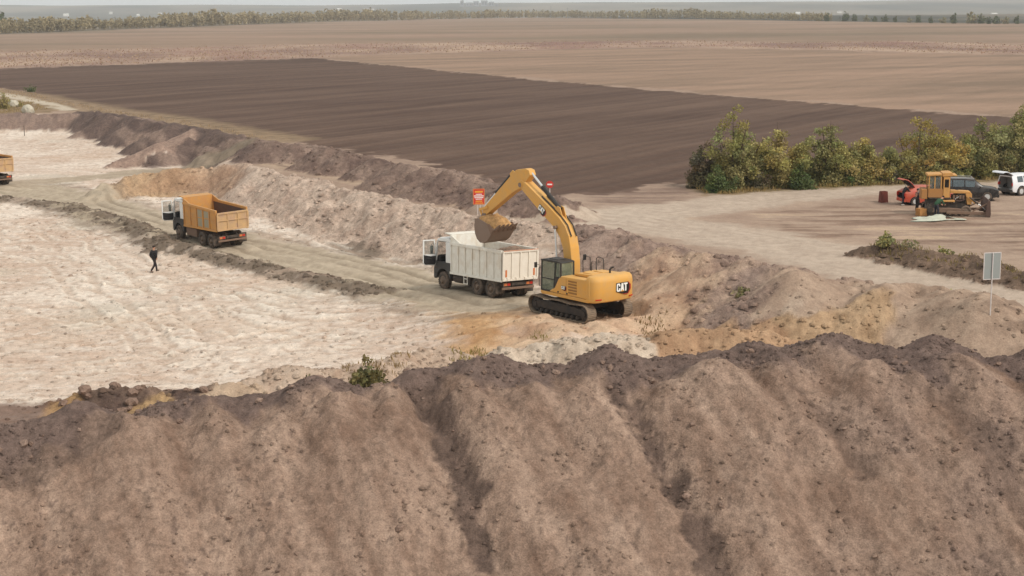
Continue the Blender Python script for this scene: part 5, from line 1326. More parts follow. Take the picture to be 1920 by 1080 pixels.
# ------------------------------------------------------------------ bulldozer under repair (x forward)
M['dozer_yellow'] = paint("faded_bulldozer_yellow", (212, 154, 80), 0.7, 0.5, (196, 160, 120), wear=(188, 138, 78))
def make_dozer():
    root = empty("bulldozer"); Yd = M['dozer_yellow']; K_ = M['chassis']
    for s in (-1, 1):
        yc = s * 0.95
        m = MB(); m.prism([(-1.2, 0.28), (1.25, 0.28), (1.25, 0.52), (0.3, 0.60), (-1.2, 0.60)], yc - 0.18, yc + 0.18); tf = m.build("track_frame", M['mud_metal'], root, 0.02)
        if s == 1:   # chain still in place on the far side
            m = MB(); L2, rr, zc = 1.25, 0.40, 0.44; path = []
            for k in range(12): path.append((-L2 + 2 * L2 * k / 12, zc - rr, 0))
            for k in range(7): a = -math.pi / 2 + math.pi * k / 7; path.append((L2 + rr * math.cos(a), zc + rr * math.sin(a), a + math.pi / 2))
            for k in range(12): path.append((L2 - 2 * L2 * k / 12, zc + rr, math.pi))
            for k in range(7): a = math.pi / 2 + math.pi * k / 7; path.append((-L2 + rr * math.cos(a), zc + rr * math.sin(a), a + math.pi / 2))
            for (x, z, a) in path:
                ca, sa = math.cos(a), math.sin(a)
                P = lambda u, w: (x + u * ca + w * sa, z + u * sa - w * ca)
                m.prism([P(-0.1, -0.02), P(0.1, -0.02), P(0.1, 0.015), P(0.09, 0.06), P(0.06, 0.06), P(0.05, 0.015), P(-0.1, 0.015)], yc - 0.25, yc + 0.25)
            m.build("track_chain", M['mud_metal'], tf)
        m = MB(); m.lathe([(0, -0.16), (0.12, -0.16), (0.13, -0.06), (0.27, -0.05), (0.29, -0.11), (0.38, -0.10), (0.39, 0.10), (0.29, 0.11), (0.27, 0.05), (0.13, 0.06), (0.12, 0.16), (0, 0.16)], (1.32, yc + 0.08 * s, 0.40), 'y', 22); m.build("idler_wheel", M['rim'], tf, smooth=True)
        m = MB(); m.lathe([(0, -0.16), (0.2, -0.16), (0.22, -0.06), (0.40, -0.05), (0.40, 0.05), (0.22, 0.06), (0.2, 0.16), (0, 0.16)], (-1.25, yc + 0.05 * s, 0.46), 'y', 22)
        for k in range(13):
            a = 2 * math.pi * k / 13; m.box(-1.25 + 0.43 * math.cos(a) - 0.05, -1.25 + 0.43 * math.cos(a) + 0.05, yc + 0.05 * s - 0.05, yc + 0.05 * s + 0.05, 0.46 + 0.43 * math.sin(a) - 0.05, 0.46 + 0.43 * math.sin(a) + 0.05)
        m.build("sprocket", M['chassis'], tf)
        for k in range(5):
            m = MB(); m.lathe([(0, -0.2), (0.12, -0.2), (0.12, 0.2), (0, 0.2)], (-0.85 + k * 0.42, yc, 0.17), 'y', 14); m.build("track_roller", K_, tf, smooth=True)
    m = MB(); m.box(-1.5, 0.3, -0.6, 0.6, 0.45, 1.25); m.box(0.3, 1.7, -0.35, 0.35, 0.5, 0.85); m.build("main_frame", K_, root, 0.03)
    # engine laid bare under the hood
    m = MB(); m.box(0.35, 1.35, -0.28, 0.28, 0.86, 1.50); e = m.build("engine_block", M['chassis'], root, 0.03)
    for k in range(4):
        m = MB(); m.box(0.42 + k * 0.23, 0.58 + k * 0.23, -0.38, -0.285, 1.2, 1.48); m.build("cylinder_head", M['mud_metal'], e, 0.02)
    m = MB(); m.tube([(0.45, -0.42, 1.15), (0.9, -0.46, 1.05), (1.3, -0.40, 1.18)], 0.05, 8); m.build("exhaust_manifold", M['dozer_rust'], e, smooth=True)
    m = MB(); m.tube([(0.5, -0.4, 0.92), (0.62, -0.44, 1.25), (0.85, -0.44, 1.38)], 0.025, 6); m.build("hose", M['alloy'], e, smooth=True)
    m = MB(); m.lathe([(0, 0), (0.1, 0), (0.1, 0.35), (0, 0.35)], (0.75, 0.15, 1.5), 'z', 14); m.build("air_filter", K_, e, smooth=True)
    m = MB(); m.prism([(0.20, 1.62), (1.70, 1.62), (1.70, 1.72), (1.55, 1.78), (0.20, 1.84)], -0.42, 0.42); m.build("engine_hood", Yd, root, 0.03)
    m = MB(); m.prism([(1.45, 0.80), (1.78, 0.80), (1.78, 1.615), (1.32, 1.615), (1.40, 1.2)], -0.45, 0.45); rg = m.build("radiator_shell", Yd, root, 0.03)
    for k in range(6):
        m = MB(); m.box(1.782, 1.80, -0.36, 0.36, 0.90 + k * 0.11, 0.95 + k * 0.11); m.build("grille_bar", K_, rg)
    m = MB(); m.bar((1.36, -0.50, 1.50), (2.0, -0.50, 0.92), 0.06, 0.10); m.build("brace", Yd, root)
    # cab: posts, roof, side sheets
    cb = empty("cab", (0, 0, 0), 0, root)
    m = MB(); m.box(-1.35, 0.18, -0.78, 0.78, 1.26, 1.34); m.build("cab_floor", K_, cb)
    m = MB(); m.prism([(-1.52, 2.92), (-0.45, 2.98), (-0.45, 3.10), (-1.48, 3.06)], -0.86, 0.86); m.build("roof_panel", Yd, cb, 0.03)
    m = MB(); m.prism([(-0.43, 2.90), (0.30, 2.92), (0.30, 3.16), (0.10, 3.20), (-0.43, 3.16)], -0.84, 0.84); m.build("roof_box", Yd, cb, 0.03)
    m = MB(); m.box(0.31, 0.62, -0.80, 0.80, 2.95, 3.02); m.build("roof_visor", Yd, cb, 0.01)
    for x in (-1.36, -0.95, -0.50):
        for s in (-1, 1):
            m = MB(); m.box(x - 0.035, x + 0.035, s * 0.76 - 0.035, s * 0.76 + 0.035, 2.0, 2.91 if x > -1.2 else 2.90); m.build("cab_post", Yd, cb)
    for s in (-1, 1):
        m = MB(); m.box(-1.40, -0.36, min(s * 0.73, s * 0.79), max(s * 0.73, s * 0.79), 1.345, 1.995); m.build("side_sheet", M['dozer_wall'], cb, 0.01)
        m = MB(); m.box(-0.33, 0.14, min(s * 0.72, s * 0.80), max(s * 0.72, s * 0.80), 1.345, 2.89); dd = m.build("cab_door", Yd, cb, 0.02)
        m = MB(); m.box(-0.24, 0.05, min(s * 0.803, s * 0.812), max(s * 0.803, s * 0.812), 2.1, 2.7); m.build("pane", M['dark_pane'], dd)
        m = MB(); m.box(-1.32, -0.54, min(s * 0.752, s * 0.762), max(s * 0.752, s * 0.762), 2.0, 2.88); m.build("side_pane", M['pane'], cb)
    m = MB(); m.box(-1.42, -1.38, -0.72, 0.72, 1.345, 2.0); m.build("rear_sheet", M['dozer_wall'], cb)
    m = MB(); m.box(0.13, 0.18, -0.70, 0.70, 1.345, 2.0); m.build("front_sheet", K_, cb)
    m = MB(); m.box(0.15, 0.16, -0.70, 0.70, 2.0, 2.88); m.build("windscreen", M['dark_pane'], cb)
    m = MB(); m.box(-0.95, -0.45, -0.3, 0.3, 1.345, 1.75); m.box(-1.05, -0.93, -0.3, 0.3, 1.7, 2.3); m.build("seat", M['seat'], cb, 0.04)
    m = MB(); m.box(-1.9, -1.45, -0.75, 0.75, 1.2, 1.95); m.build("fuel_tank", M['dozer_wall'], root, 0.05)
    m = MB(); m.box(-0.6, 0.5, -1.05, -0.45, 1.05, 1.16); m.build("fender", Yd, root, 0.02)
    m = MB(); m.box(-0.6, 0.5, 0.45, 1.05, 1.05, 1.16); m.build("fender", Yd, root, 0.02)
    # blade with push arms
    arc = [(2.95 - 0.16 * math.sin(R(t)), 0.10 + 1.12 * (t / 180)) for t in range(0, 181, 20)]
    arc2 = [(x - 0.06, z) for (x, z) in reversed(arc)]
    m = MB(); m.prism(arc + arc2, -1.55, 1.55); bl = m.build("blade", M['dozer_rust'], root)
    m = MB(); m.box(2.93, 3.0, -1.58, 1.58, 0.02, 0.14); m.build("cutting_edge", M['mud_metal'], bl)
    for s in (-1, 1):
        m = MB(); m.prism([(2.62, 0.08), (2.98, 0.05), (3.02, 0.25), (2.95, 1.25), (2.76, 1.20)], s * 1.56, s * 1.60); m.build("blade_end_plate", M['dozer_rust'], bl)
        m = MB(); m.bar((-0.1, s * 1.30, 0.32), (2.76, s * 1.30, 0.26), 0.14, 0.20); m.build("push_arm", M['mud_metal'], root, 0.02)
        m = MB(); m.bar((1.75, s * 1.28, 0.40), (2.78, s * 1.20, 0.98), 0.09, 0.09); m.build("arm_strut", M['mud_metal'], root)
        m = MB(); m.tube([(1.6, s * 0.5, 1.35), (2.25, s * 0.52, 0.85)], 0.06, 10); cy = m.build("lift_cylinder", K_, root, smooth=True)
        m = MB(); m.tube([(2.25, s * 0.52, 0.85), (2.78, s * 0.54, 0.45)], 0.035, 10); m.build("cylinder_rod", M['chrome'], cy, smooth=True)
    return root
M['dozer_wall'] = paint("weathered_ochre_sheet", (176, 122, 66), 0.7, 0.35, (170, 134, 100))
dz = make_dozer(); place(dz, 'bulldozer')
tag(dz, "old yellow bulldozer under repair with bare engine and dark blade", "bulldozer")

# ------------------------------------------------------------------ people (x forward, y left, origin on the ground between the feet)
M['skin'] = paint("skin", (186, 138, 112), 0.6, 0.0)
M['hair'] = paint("dark_hair", (40, 30, 26), 0.8, 0.0)
M['cloth_black'] = paint("black_jacket_cloth", (26, 27, 32), 0.9, 0.06)
M['cloth_navy'] = paint("dark_navy_cloth", (34, 38, 50), 0.9, 0.08)
M['cloth_grey'] = paint("grey_cloth", (104, 106, 112), 0.9, 0.1)
M['cloth_green'] = paint("green_work_jacket_cloth", (30, 78, 52), 0.9, 0.1)
M['cloth_pink'] = paint("washed_pink_shirt_cloth", (196, 128, 118), 0.9, 0.05)
M['cloth_dark'] = paint("dark_trouser_cloth", (30, 26, 30), 0.9, 0.1)
M['shoe'] = paint("dark_shoe_leather", (30, 26, 24), 0.7, 0.3)
M['shoe_light'] = paint("pale_shoe", (190, 186, 178), 0.7, 0.2)
def skinned(name, verts, edges, radii, mat, parent=None, sub=1):
    me = bpy.data.meshes.new(name); me.from_pydata([tuple(v) for v in verts], edges, []); me.update()
    bm = bmesh.new(); bm.from_mesh(me); ly = bm.verts.layers.skin.verify(); bm.verts.ensure_lookup_table()
    for i, r in enumerate(radii):
        bm.verts[i][ly].radius = r if isinstance(r, tuple) else (r, r)
        bm.verts[i][ly].use_root = (i == 0)
    bm.to_mesh(me); bm.free()
    me.materials.append(mat)
    o = bpy.data.objects.new(name, me); COL.objects.link(o)
    sk = o.modifiers.new("skin", 'SKIN'); sk.use_smooth_shade = True
    ss_ = o.modifiers.new("subdivision", 'SUBSURF'); ss_.levels = sub; ss_.render_levels = sub
    if parent: o.parent = parent
    return o
REST = dict(pelvis=(0, 0, 0.95), waist=(0.0, 0, 1.10), chest=(0.01, 0, 1.32), neck=(0.0, 0, 1.47), headb=(0.01, 0, 1.55), head=(0.03, 0, 1.66), top=(0.02, 0, 1.73),
            shL=(0, 0.18, 1.41), elL=(-0.03, 0.26, 1.14), wrL=(0.05, 0.25, 0.90), shR=(0, -0.18, 1.41), elR=(-0.03, -0.26, 1.14), wrR=(0.05, -0.25, 0.90),
            hiL=(0, 0.095, 0.90), knL=(0.02, 0.10, 0.50), anL=(-0.02, 0.10, 0.09), toL=(0.15, 0.11, 0.04), hiR=(0, -0.095, 0.90), knR=(0.02, -0.10, 0.50), anR=(-0.02, -0.10, 0.09), toR=(0.15, -0.11, 0.04))
def make_person(label, pose, jacket, trousers, shoe, hair=True, jacket_len=0.84, bulk=1.0):
    J = dict(REST); J.update(pose); V3 = {k: Vector(v) for k, v in J.items()}
    order = ['pelvis', 'waist', 'chest', 'neck', 'headb', 'head', 'top', 'shL', 'elL', 'wrL', 'shR', 'elR', 'wrR', 'hiL', 'knL', 'anL', 'toL', 'hiR', 'knR', 'anR', 'toR']
    ix = {k: i for i, k in enumerate(order)}
    E = [('pelvis', 'waist'), ('waist', 'chest'), ('chest', 'neck'), ('neck', 'headb'), ('headb', 'head'), ('head', 'top'), ('chest', 'shL'), ('shL', 'elL'), ('elL', 'wrL'), ('chest', 'shR'), ('shR', 'elR'), ('elR', 'wrR'), ('pelvis', 'hiL'), ('hiL', 'knL'), ('knL', 'anL'), ('anL', 'toL'), ('pelvis', 'hiR'), ('hiR', 'knR'), ('knR', 'anR'), ('anR', 'toR')]
    rad = dict(pelvis=(0.15, 0.11), waist=(0.14, 0.10), chest=(0.16, 0.11), neck=0.055, headb=(0.065, 0.075), head=(0.085, 0.10), top=(0.05, 0.06), shL=0.065, elL=0.045, wrL=0.03, shR=0.065, elR=0.045, wrR=0.03, hiL=0.09, knL=0.06, anL=0.042, toL=0.035, hiR=0.09, knR=0.06, anR=0.042, toR=0.035)
    body = skinned("person", [V3[k] for k in order], [(ix[a], ix[b]) for a, b in E], [rad[k] for k in order], M['skin'])
    def part(name, keys, edges, r, mat, extra=None):
        vs = [V3[k] if k in V3 else extra[k] for k in keys]; jx = {k: i for i, k in enumerate(keys)}
        return skinned(name, vs, [(jx[a], jx[b]) for a, b in edges], r, mat, body)
    hem = V3['pelvis'] + (V3['pelvis'] - V3['waist']).normalized() * (0.95 - jacket_len)
    part("jacket", ['chest', 'waist', 'hem', 'neck', 'shL', 'elL', 'cfL', 'shR', 'elR', 'cfR'], [('chest', 'waist'), ('waist', 'hem'), ('chest', 'neck'), ('chest', 'shL'), ('shL', 'elL'), ('elL', 'cfL'), ('chest', 'shR'), ('shR', 'elR'), ('elR', 'cfR')],
         [(0.19 * bulk, 0.14 * bulk), (0.175 * bulk, 0.135 * bulk), (0.18 * bulk, 0.14 * bulk), 0.075, 0.085 * bulk, 0.066 * bulk, 0.05, 0.085 * bulk, 0.066 * bulk, 0.05], jacket, dict(hem=hem, cfL=V3['elL'].lerp(V3['wrL'], 0.9), cfR=V3['elR'].lerp(V3['wrR'], 0.9)))
    part("trousers", ['pelvis', 'waist', 'hiL', 'knL', 'cuL', 'hiR', 'knR', 'cuR'], [('pelvis', 'waist'), ('pelvis', 'hiL'), ('hiL', 'knL'), ('knL', 'cuL'), ('pelvis', 'hiR'), ('hiR', 'knR'), ('knR', 'cuR')],
         [(0.16, 0.12), (0.14, 0.10), 0.105, 0.078, 0.066, 0.105, 0.078, 0.066], trousers, dict(cuL=V3['knL'].lerp(V3['anL'], 1.05), cuR=V3['knR'].lerp(V3['anR'], 1.05)))
    for s in 'LR':
        a, t = V3['an' + s], V3['to' + s]; d = (t - a); d.z = 0; d = d.normalized() if d.length > 1e-3 else Vector((1, 0, 0))
        heel = Vector((a.x, a.y, t.z + 0.01)) - d * 0.04
        skinned("shoe", [a + Vector((0, 0, -0.02)), heel, t - d * 0.06 + Vector((0, 0, 0.01)), t + d * 0.05], [(0, 1), (0, 2), (2, 3)], [0.05, 0.045, 0.048, 0.035], shoe, body, 1)
        # hand: palm and five curled fingers
        w, e = V3['wr' + s], V3['el' + s]; f = (w - e).normalized(); side = Vector((0, 1 if s == 'L' else -1, 0)); side = (side - f * side.dot(f)).normalized(); n = f.cross(side)
        m = MB(); m.tube([w - f * 0.02, w + f * 0.04, w + f * 0.09], [0.028, 0.038, 0.032], 8)
        for k, ln in enumerate((0.075, 0.085, 0.08, 0.062)):
            b0 = w + f * 0.085 + n * (0.028 - 0.019 * k); m.tube([b0, b0 + f * ln * 0.5 - side * 0.008, b0 + f * ln * 0.85 - side * 0.035], [0.010, 0.009, 0.007], 6)
        b0 = w + f * 0.03 + n * 0.035; m.tube([b0, b0 + f * 0.035 + n * 0.03, b0 + f * 0.075 + n * 0.028 - side * 0.015], [0.012, 0.011, 0.008], 6)
        m.build("hand", M['skin'], body, smooth=True)
    hd, tp = V3['head'], V3['top']; up = (tp - V3['headb']).normalized(); fw = Vector((1, 0, 0)); fw = (fw - up * fw.dot(up)).normalized(); sd_ = up.cross(fw)
    m = MB(); m.blob(hd + up * 0.045 - fw * 0.02, (0.098, 0.088, 0.085), 4, 2, 0.05); m.build("hair", M['hair'], body, smooth=True)
    m = MB(); m.blob(hd + fw * 0.10 - up * 0.015, (0.022, 0.014, 0.025), 1, 1, 0.0); m.build("nose", M['skin'], body, smooth=True)
    for s in (-1, 1):
        m = MB(); m.blob(hd + sd_ * (0.088 * s) - up * 0.01, (0.022, 0.012, 0.032), 1, 1, 0.0); m.build("ear", M['skin'], body, smooth=True)
        m = MB(); m.blob(hd + fw * 0.085 + sd_ * (0.033 * s) + up * 0.012, (0.010, 0.013, 0.008), 1, 1, 0.0); m.build("eye", M['hair'], body, smooth=True)
    m = MB(); m.blob(hd + fw * 0.085 - up * 0.06, (0.010, 0.024, 0.006), 1, 1, 0.0); m.build("mouth", M['cloth_pink'], body, smooth=True)
    tag(body, label, "person")
    return body
def put(o, px, py, z0, heading, k=1.0):
    u, v = G(px, py, z0); z = ground_at(u, v); u, v = G(px, py, z); z = ground_at(u, v)
    o.matrix_world = frame_matrix(u, v, z, heading) @ Matrix.Scale(k, 4)
    return o
walk = dict(pelvis=(0, 0, 0.93), shL=(-0.02, 0.18, 1.40), elL=(-0.12, 0.25, 1.13), wrL=(-0.02, 0.20, 0.92), shR=(0.02, -0.18, 1.40), elR=(-0.02, -0.27, 1.14), wrR=(0.08, -0.18, 0.95),
            hiL=(0, 0.09, 0.88), knL=(0.20, 0.09, 0.50), anL=(0.26, 0.09, 0.09), toL=(0.42, 0.09, 0.06), hiR=(0, -0.09, 0.88), knR=(-0.06, -0.09, 0.47), anR=(-0.36, -0.09, 0.14), toR=(-0.22, -0.09, 0.04))
put(make_person("man in black jacket and dark trousers walking across the pale sand", walk, M['cloth_black'], M['cloth_dark'], M['shoe'], jacket_len=0.76, bulk=1.22), 290, 510, 0.0, -38, 1.02)
lean = dict(waist=(0.06, 0, 1.10), chest=(0.20, 0, 1.27), neck=(0.30, 0, 1.38), headb=(0.34, 0, 1.43), head=(0.41, 0, 1.50), top=(0.43, 0, 1.58), shL=(0.21, 0.18, 1.34), elL=(0.38, 0.22, 1.12), wrL=(0.60, 0.16, 1.05), shR=(0.21, -0.18, 1.34), elR=(0.36, -0.23, 1.12), wrR=(0.58, -0.17, 1.06), knL=(0.05, 0.11, 0.5), knR=(-0.02, -0.11, 0.5), anL=(0.03, 0.12, 0.09), toL=(0.2, 0.13, 0.04), anR=(-0.14, -0.12, 0.09), toR=(0.03, -0.13, 0.04))
put(make_person("man in dark clothes leaning into the open boot of the orange red car", lean, M['cloth_black'], M['cloth_navy'], M['shoe_light']), 1693, 385, 2.0, -80, 1.0)
standp = dict(elL=(0.06, 0.25, 1.16), wrL=(0.22, 0.12, 1.08), elR=(0.06, -0.25, 1.16), wrR=(0.22, -0.12, 1.10))
put(make_person("man in dark jacket with grey shoulders standing behind the cardboard box", standp, M['cloth_navy'], M['cloth_dark'], M['shoe']), 1719, 396, 2.0, -70, 0.95)
bend = dict(pelvis=(-0.12, 0, 0.93), waist=(0.02, 0, 1.05), chest=(0.24, 0, 1.18), neck=(0.40, 0, 1.26), headb=(0.46, 0, 1.30), head=(0.55, 0, 1.36), top=(0.60, 0, 1.43), shL=(0.26, 0.19, 1.22), elL=(0.38, 0.24, 0.98), wrL=(0.56, 0.16, 0.86), shR=(0.26, -0.19, 1.22), elR=(0.36, -0.25, 0.98), wrR=(0.56, -0.18, 0.88),
            hiL=(-0.10, 0.095, 0.88), knL=(0.0, 0.12, 0.5), anL=(-0.06, 0.14, 0.09), toL=(0.12, 0.15, 0.04), hiR=(-0.10, -0.095, 0.88), knR=(0.02, -0.12, 0.5), anR=(-0.04, -0.14, 0.09), toR=(0.14, -0.15, 0.04))
put(make_person("man in green work jacket bending over the bulldozer's track", bend, M['cloth_green'], M['cloth_navy'], M['shoe']), 1756, 407, 2.0, -60, 1.05)
# driver seated in the white truck: hips at the origin, seat height 0.95
seat = dict(pelvis=(0, 0, 0.95), waist=(-0.05, 0, 1.08), chest=(-0.04, 0, 1.30), neck=(-0.02, 0, 1.45), headb=(0, 0, 1.52), head=(0.03, 0, 1.62), top=(0.02, 0, 1.70), elL=(0.10, 0.28, 1.12), wrL=(0.36, 0.20, 1.20), elR=(0.10, -0.26, 1.12), wrR=(0.36, -0.14, 1.20),
            hiL=(0.02, 0.10, 0.93), knL=(0.44, 0.13, 0.98), anL=(0.58, 0.13, 0.70), toL=(0.72, 0.14, 0.66), hiR=(0.02, -0.10, 0.93), knR=(0.44, -0.13, 0.98), anR=(0.56, -0.13, 0.70), toR=(0.70, -0.14, 0.66))
dv = make_person("driver in washed pink shirt seated in the white truck's open cab", seat, M['cloth_pink'], M['cloth_dark'], M['shoe'])
dv.matrix_world = WHITE_TRUCK.matrix_world @ Matrix.Translation((4.86, 0.60, 1.10))

# ------------------------------------------------------------------ loose things in the yard
M['card'] = clod_mat("brown_cardboard", (196, 142, 88), 0.12, 3)
M['rust'] = paint("rusty_red_steel", (112, 52, 42), 0.8, 0.25, (140, 96, 80), wear=(84, 44, 36))
M['tarp'] = paint("pale_tarpaulin", (196, 200, 182), 0.7, 0.3, (186, 172, 150))
bx = empty("cardboard_box")
m = MB(); m.box(-0.36, 0.36, -0.28, 0.28, 0.0, 0.52); m.build("carton", M['card'], bx, 0.01)
m = MB(); m.prism([(-0.36, 0.525), (-0.02, 0.535), (-0.02, 0.545), (-0.36, 0.535)], -0.27, 0.27); m.build("flap", M['card'], bx)
m = MB(); m.prism([(0.02, 0.535), (0.36, 0.525), (0.36, 0.535), (0.02, 0.545)], -0.27, 0.27); m.build("flap", M['card'], bx)
put(bx, 1728, 404, 2.0, -70, 1.0); tag(bx, "brown cardboard box on the ground beside the bulldozer's rear", "box")
bn = empty("steel_bin")
for (a, b, c, d) in (((-0.30, -0.26), (0.30, -0.26), (0.25, -0.22), (-0.25, -0.22)), ((0.30, 0.26), (-0.30, 0.26), (-0.25, 0.22), (0.25, 0.22)), ((0.30, -0.26), (0.30, 0.26), (0.25, 0.22), (0.25, -0.22)), ((-0.30, 0.26), (-0.30, -0.26), (-0.25, -0.22), (-0.25, 0.22))):
    m = MB(); k = 0.9; m.add([(a[0], a[1], 0), (b[0], b[1], 0), (c[0], c[1], 0.88), (d[0], d[1], 0.88), (a[0] * k, a[1] * k, 0), (b[0] * k, b[1] * k, 0), (c[0] * k, c[1] * k, 0.88), (d[0] * k, d[1] * k, 0.88)], [(0, 1, 2, 3), (7, 6, 5, 4), (3, 2, 6, 7), (0, 3, 7, 4), (1, 5, 6, 2), (0, 4, 5, 1)]); m.build("bin_wall", M['rust'], bn)
m = MB(); m.box(-0.27, 0.27, -0.23, 0.23, 0.02, 0.05); m.build("bin_floor", M['rust'], bn)
put(bn, 1656, 379, 2.0, -75, 1.0); tag(bn, "rusty red steel bin standing alone on the road left of the cars", "bin")
# crumpled pale sheet lying in front of the bulldozer
def tarp(px, py, wx, wy, seed, hole):
    n = 26; vs = []; fs = []
    for i in range(n + 1):
        for j in range(n + 1):
            u, v = i / n * 2 - 1, j / n * 2 - 1
            q = 1 + 0.12 * math.sin(3 * u + seed) + 0.15 * math.cos(4 * v + 2 * u)
            x = u * wx * (1 - 0.25 * v) * q; y = v * wy * (1 - 0.2 * u) + 0.18 * math.sin(3.1 * u)
            r_ = float(fbm(np.array([x * 1.3 + seed]), np.array([y * 1.5]), 3, seed)[0])
            e = max(abs(u), abs(v))
            vs.append((x, y, 0.04 + (0.10 + 0.22 * r_) * max(0, 1 - e ** 3) + 0.16 * math.exp(-((u - 0.05) / 0.35) ** 2 - ((v - 0.3) / 0.5) ** 2)))
    for i in range(n):
        for j in range(n):
            u, v = (i + .5) / n * 2 - 1, (j + .5) / n * 2 - 1
            if hole and ((u - 0.55) / 0.16) ** 2 + ((v + 0.35) / 0.4) ** 2 < 1: continue
            a = i * (n + 1) + j; fs.append((a, a + n + 1, a + n + 2, a + 1))
    m = MB(); m.add(vs, fs); o = m.build("tarpaulin", M['tarp'], smooth=True)
    so = o.modifiers.new("thickness", 'SOLIDIFY'); so.thickness = 0.015; so.offset = 1
    return o
tp2 = tarp(1755, 409, 1.45, 0.95, 5, True); put(tp2, 1755, 412, 2.0, -88); tp2.rotation_mode = 'XYZ'
tp2.matrix_world = tp2.matrix_world @ Matrix.Rotation(R(90), 4, 'Z') @ Matrix.Rotation(R(-90), 4, 'Z')
tag(tp2, "crumpled pale tarpaulin lying on the ground in front of the bulldozer", "tarpaulin")

# ------------------------------------------------------------------ signs
M['sign_red'] = paint("red_sign_face", (206, 46, 36), 0.5, 0.1)
M['sign_yellow'] = paint("yellow_sign_print", (240, 176, 60), 0.5, 0.05)
M['sign_white'] = paint("white_sign_print", (240, 236, 232), 0.5, 0.05)
M['post_white'] = paint("white_post", (216, 206, 200), 0.6, 0.15)
M['sign_back'] = paint("grey_sign_back", (150, 154, 150), 0.6, 0.12)
sg = empty("warning_sign")           # faces -x in its own frame
W2, zb_, zt_ = 0.43, 1.10, 2.28
m = MB(); m.box(-0.015, 0.015, -W2, W2, zb_, zt_); bd = m.build("board", M['sign_red'], sg)
m = MB()
for (a, b, c, d) in ((-W2, W2, zt_ - 0.05, zt_), (-W2, W2, zb_, zb_ + 0.05), (-W2, -W2 + 0.05, zb_ + 0.05, zt_ - 0.05), (W2 - 0.05, W2, zb_ + 0.05, zt_ - 0.05)): m.box(-0.022, -0.016, a, b, c, d)
m.build("border", M['amber_lamp'], bd)
rnd = random.Random(4)
for (z, h, mat, total) in ((2.05, 0.13, 'sign_yellow', 0.30), (1.86, 0.07, 'sign_white', 0.22), (1.74, 0.08, 'sign_white', 0.36), (1.62, 0.08, 'sign_white', 0.33), (1.50, 0.06, 'sign_white', 0.24), (1.35, 0.08, 'sign_yellow', 0.25), (1.21, 0.06, 'sign_yellow', 0.30)):
    y = -total
    m = MB()
    while y < total - 0.02:
        w = rnd.uniform(0.03, 0.05); m.box(-0.021, -0.016, y, min(y + w, total), z - h / 2, z + h / 2); y += w + 0.012
    m.build("print_line", M[mat], bd)
for y in (-0.12, 0.10):
    m = MB(); m.tube([(0.04, y, -0.4), (0.04, y, zt_ - 0.1)], 0.025, 8); m.build("post", M['post_white'], sg, smooth=True)
put(sg, 898, 389, 2.5, 4); tag(sg, "red board with yellow and white lettering on two posts above the truck", "sign")
sg = empty("no_entry_sign")
m = MB(); m.tube([(0, 0, -0.3), (0, 0, 1.35)], 0.03, 8); m.build("post", M['post_white'], sg, smooth=True)
m = MB(); m.lathe([(0.0, -0.015), (0.30, -0.015), (0.30, 0.0), (0.0, 0.0)], (-0.035, 0, 1.12), 'x', 28); dk = m.build("disc", M['sign_red'], sg)
m = MB(); m.box(-0.058, -0.052, -0.20, 0.20, 1.06, 1.18); m.build("bar", M['sign_white'], dk)
put(sg, 1031, 371, 2.2, -8, 1.0); tag(sg, "round red no-entry sign with white bar on a thin post", "sign")
sg = empty("sign_panel")
m = MB(); m.tube([(0, 0, -0.5), (0.0, 0, 2.95)], 0.028, 8); m.build("post", M['post_white'], sg, smooth=True)
m = MB(); m.box(0.03, 0.05, -0.40, 0.40, 1.72, 2.92); bd = m.build("panel", M['sign_back'], sg)
m = MB()
for (a, b, c, d) in ((-0.41, 0.41, 2.925, 2.96), (-0.41, 0.41, 1.68, 1.715), (-0.435, -0.402, 1.68, 2.96), (0.402, 0.435, 1.68, 2.96)): m.box(0.022, 0.056, a, b, c, d)
m.build("edge_frame", M['post_white'], bd)
put(sg, 1857, 583, 2.6, 12, 1.0); tag(sg, "grey back of a framed sign panel on a thin post at the right", "sign")
# marker post by the road, posts and pale rocks at the left edge of the pit
mp_ = MB(); mp_.tube([(0, 0, -0.1), (0, 0, 0.55)], [0.07, 0.06], 8); o = mp_.build("marker_post", M['post_white'], smooth=True); put(o, 1627, 341, 2.0, 0); tag(o, "short white marker post at the foot of the trees", "post")
M['chalk'] = clod_mat("pale_rock", (206, 196, 176), 0.2, 1.2)
for (px, py, sx, sz, sd_) in ((3, 222, 1.2, 0.75, 1), (27, 221, 1.3, 0.85, 2), (53, 219, 1.6, 0.95, 3)):
    m = MB(); m.blob((0, 0, sz * 0.35), (sx, 0.9, sz), sd_, 3, 0.10); o = m.build("pale_rock", M['chalk'], smooth=True); put(o, px, py, 2.0, 10 * sd_)
    tag(o, {1: "pale rock cut by the left edge on the pit rim", 2: "middle pale rock of three on the pit rim", 3: "largest pale rock of three on the pit rim"}[sd_], "rock", "pale rocks on the far pit rim")
m = MB(); m.tube([(0, 0, -0.2), (0.02, 0.02, 1.5)], 0.05, 6); o = m.build("stake", M['chassis'], smooth=True); put(o, 45, 238, 0.5, 0); tag(o, "thin dark stake below the pale rocks", "stake")

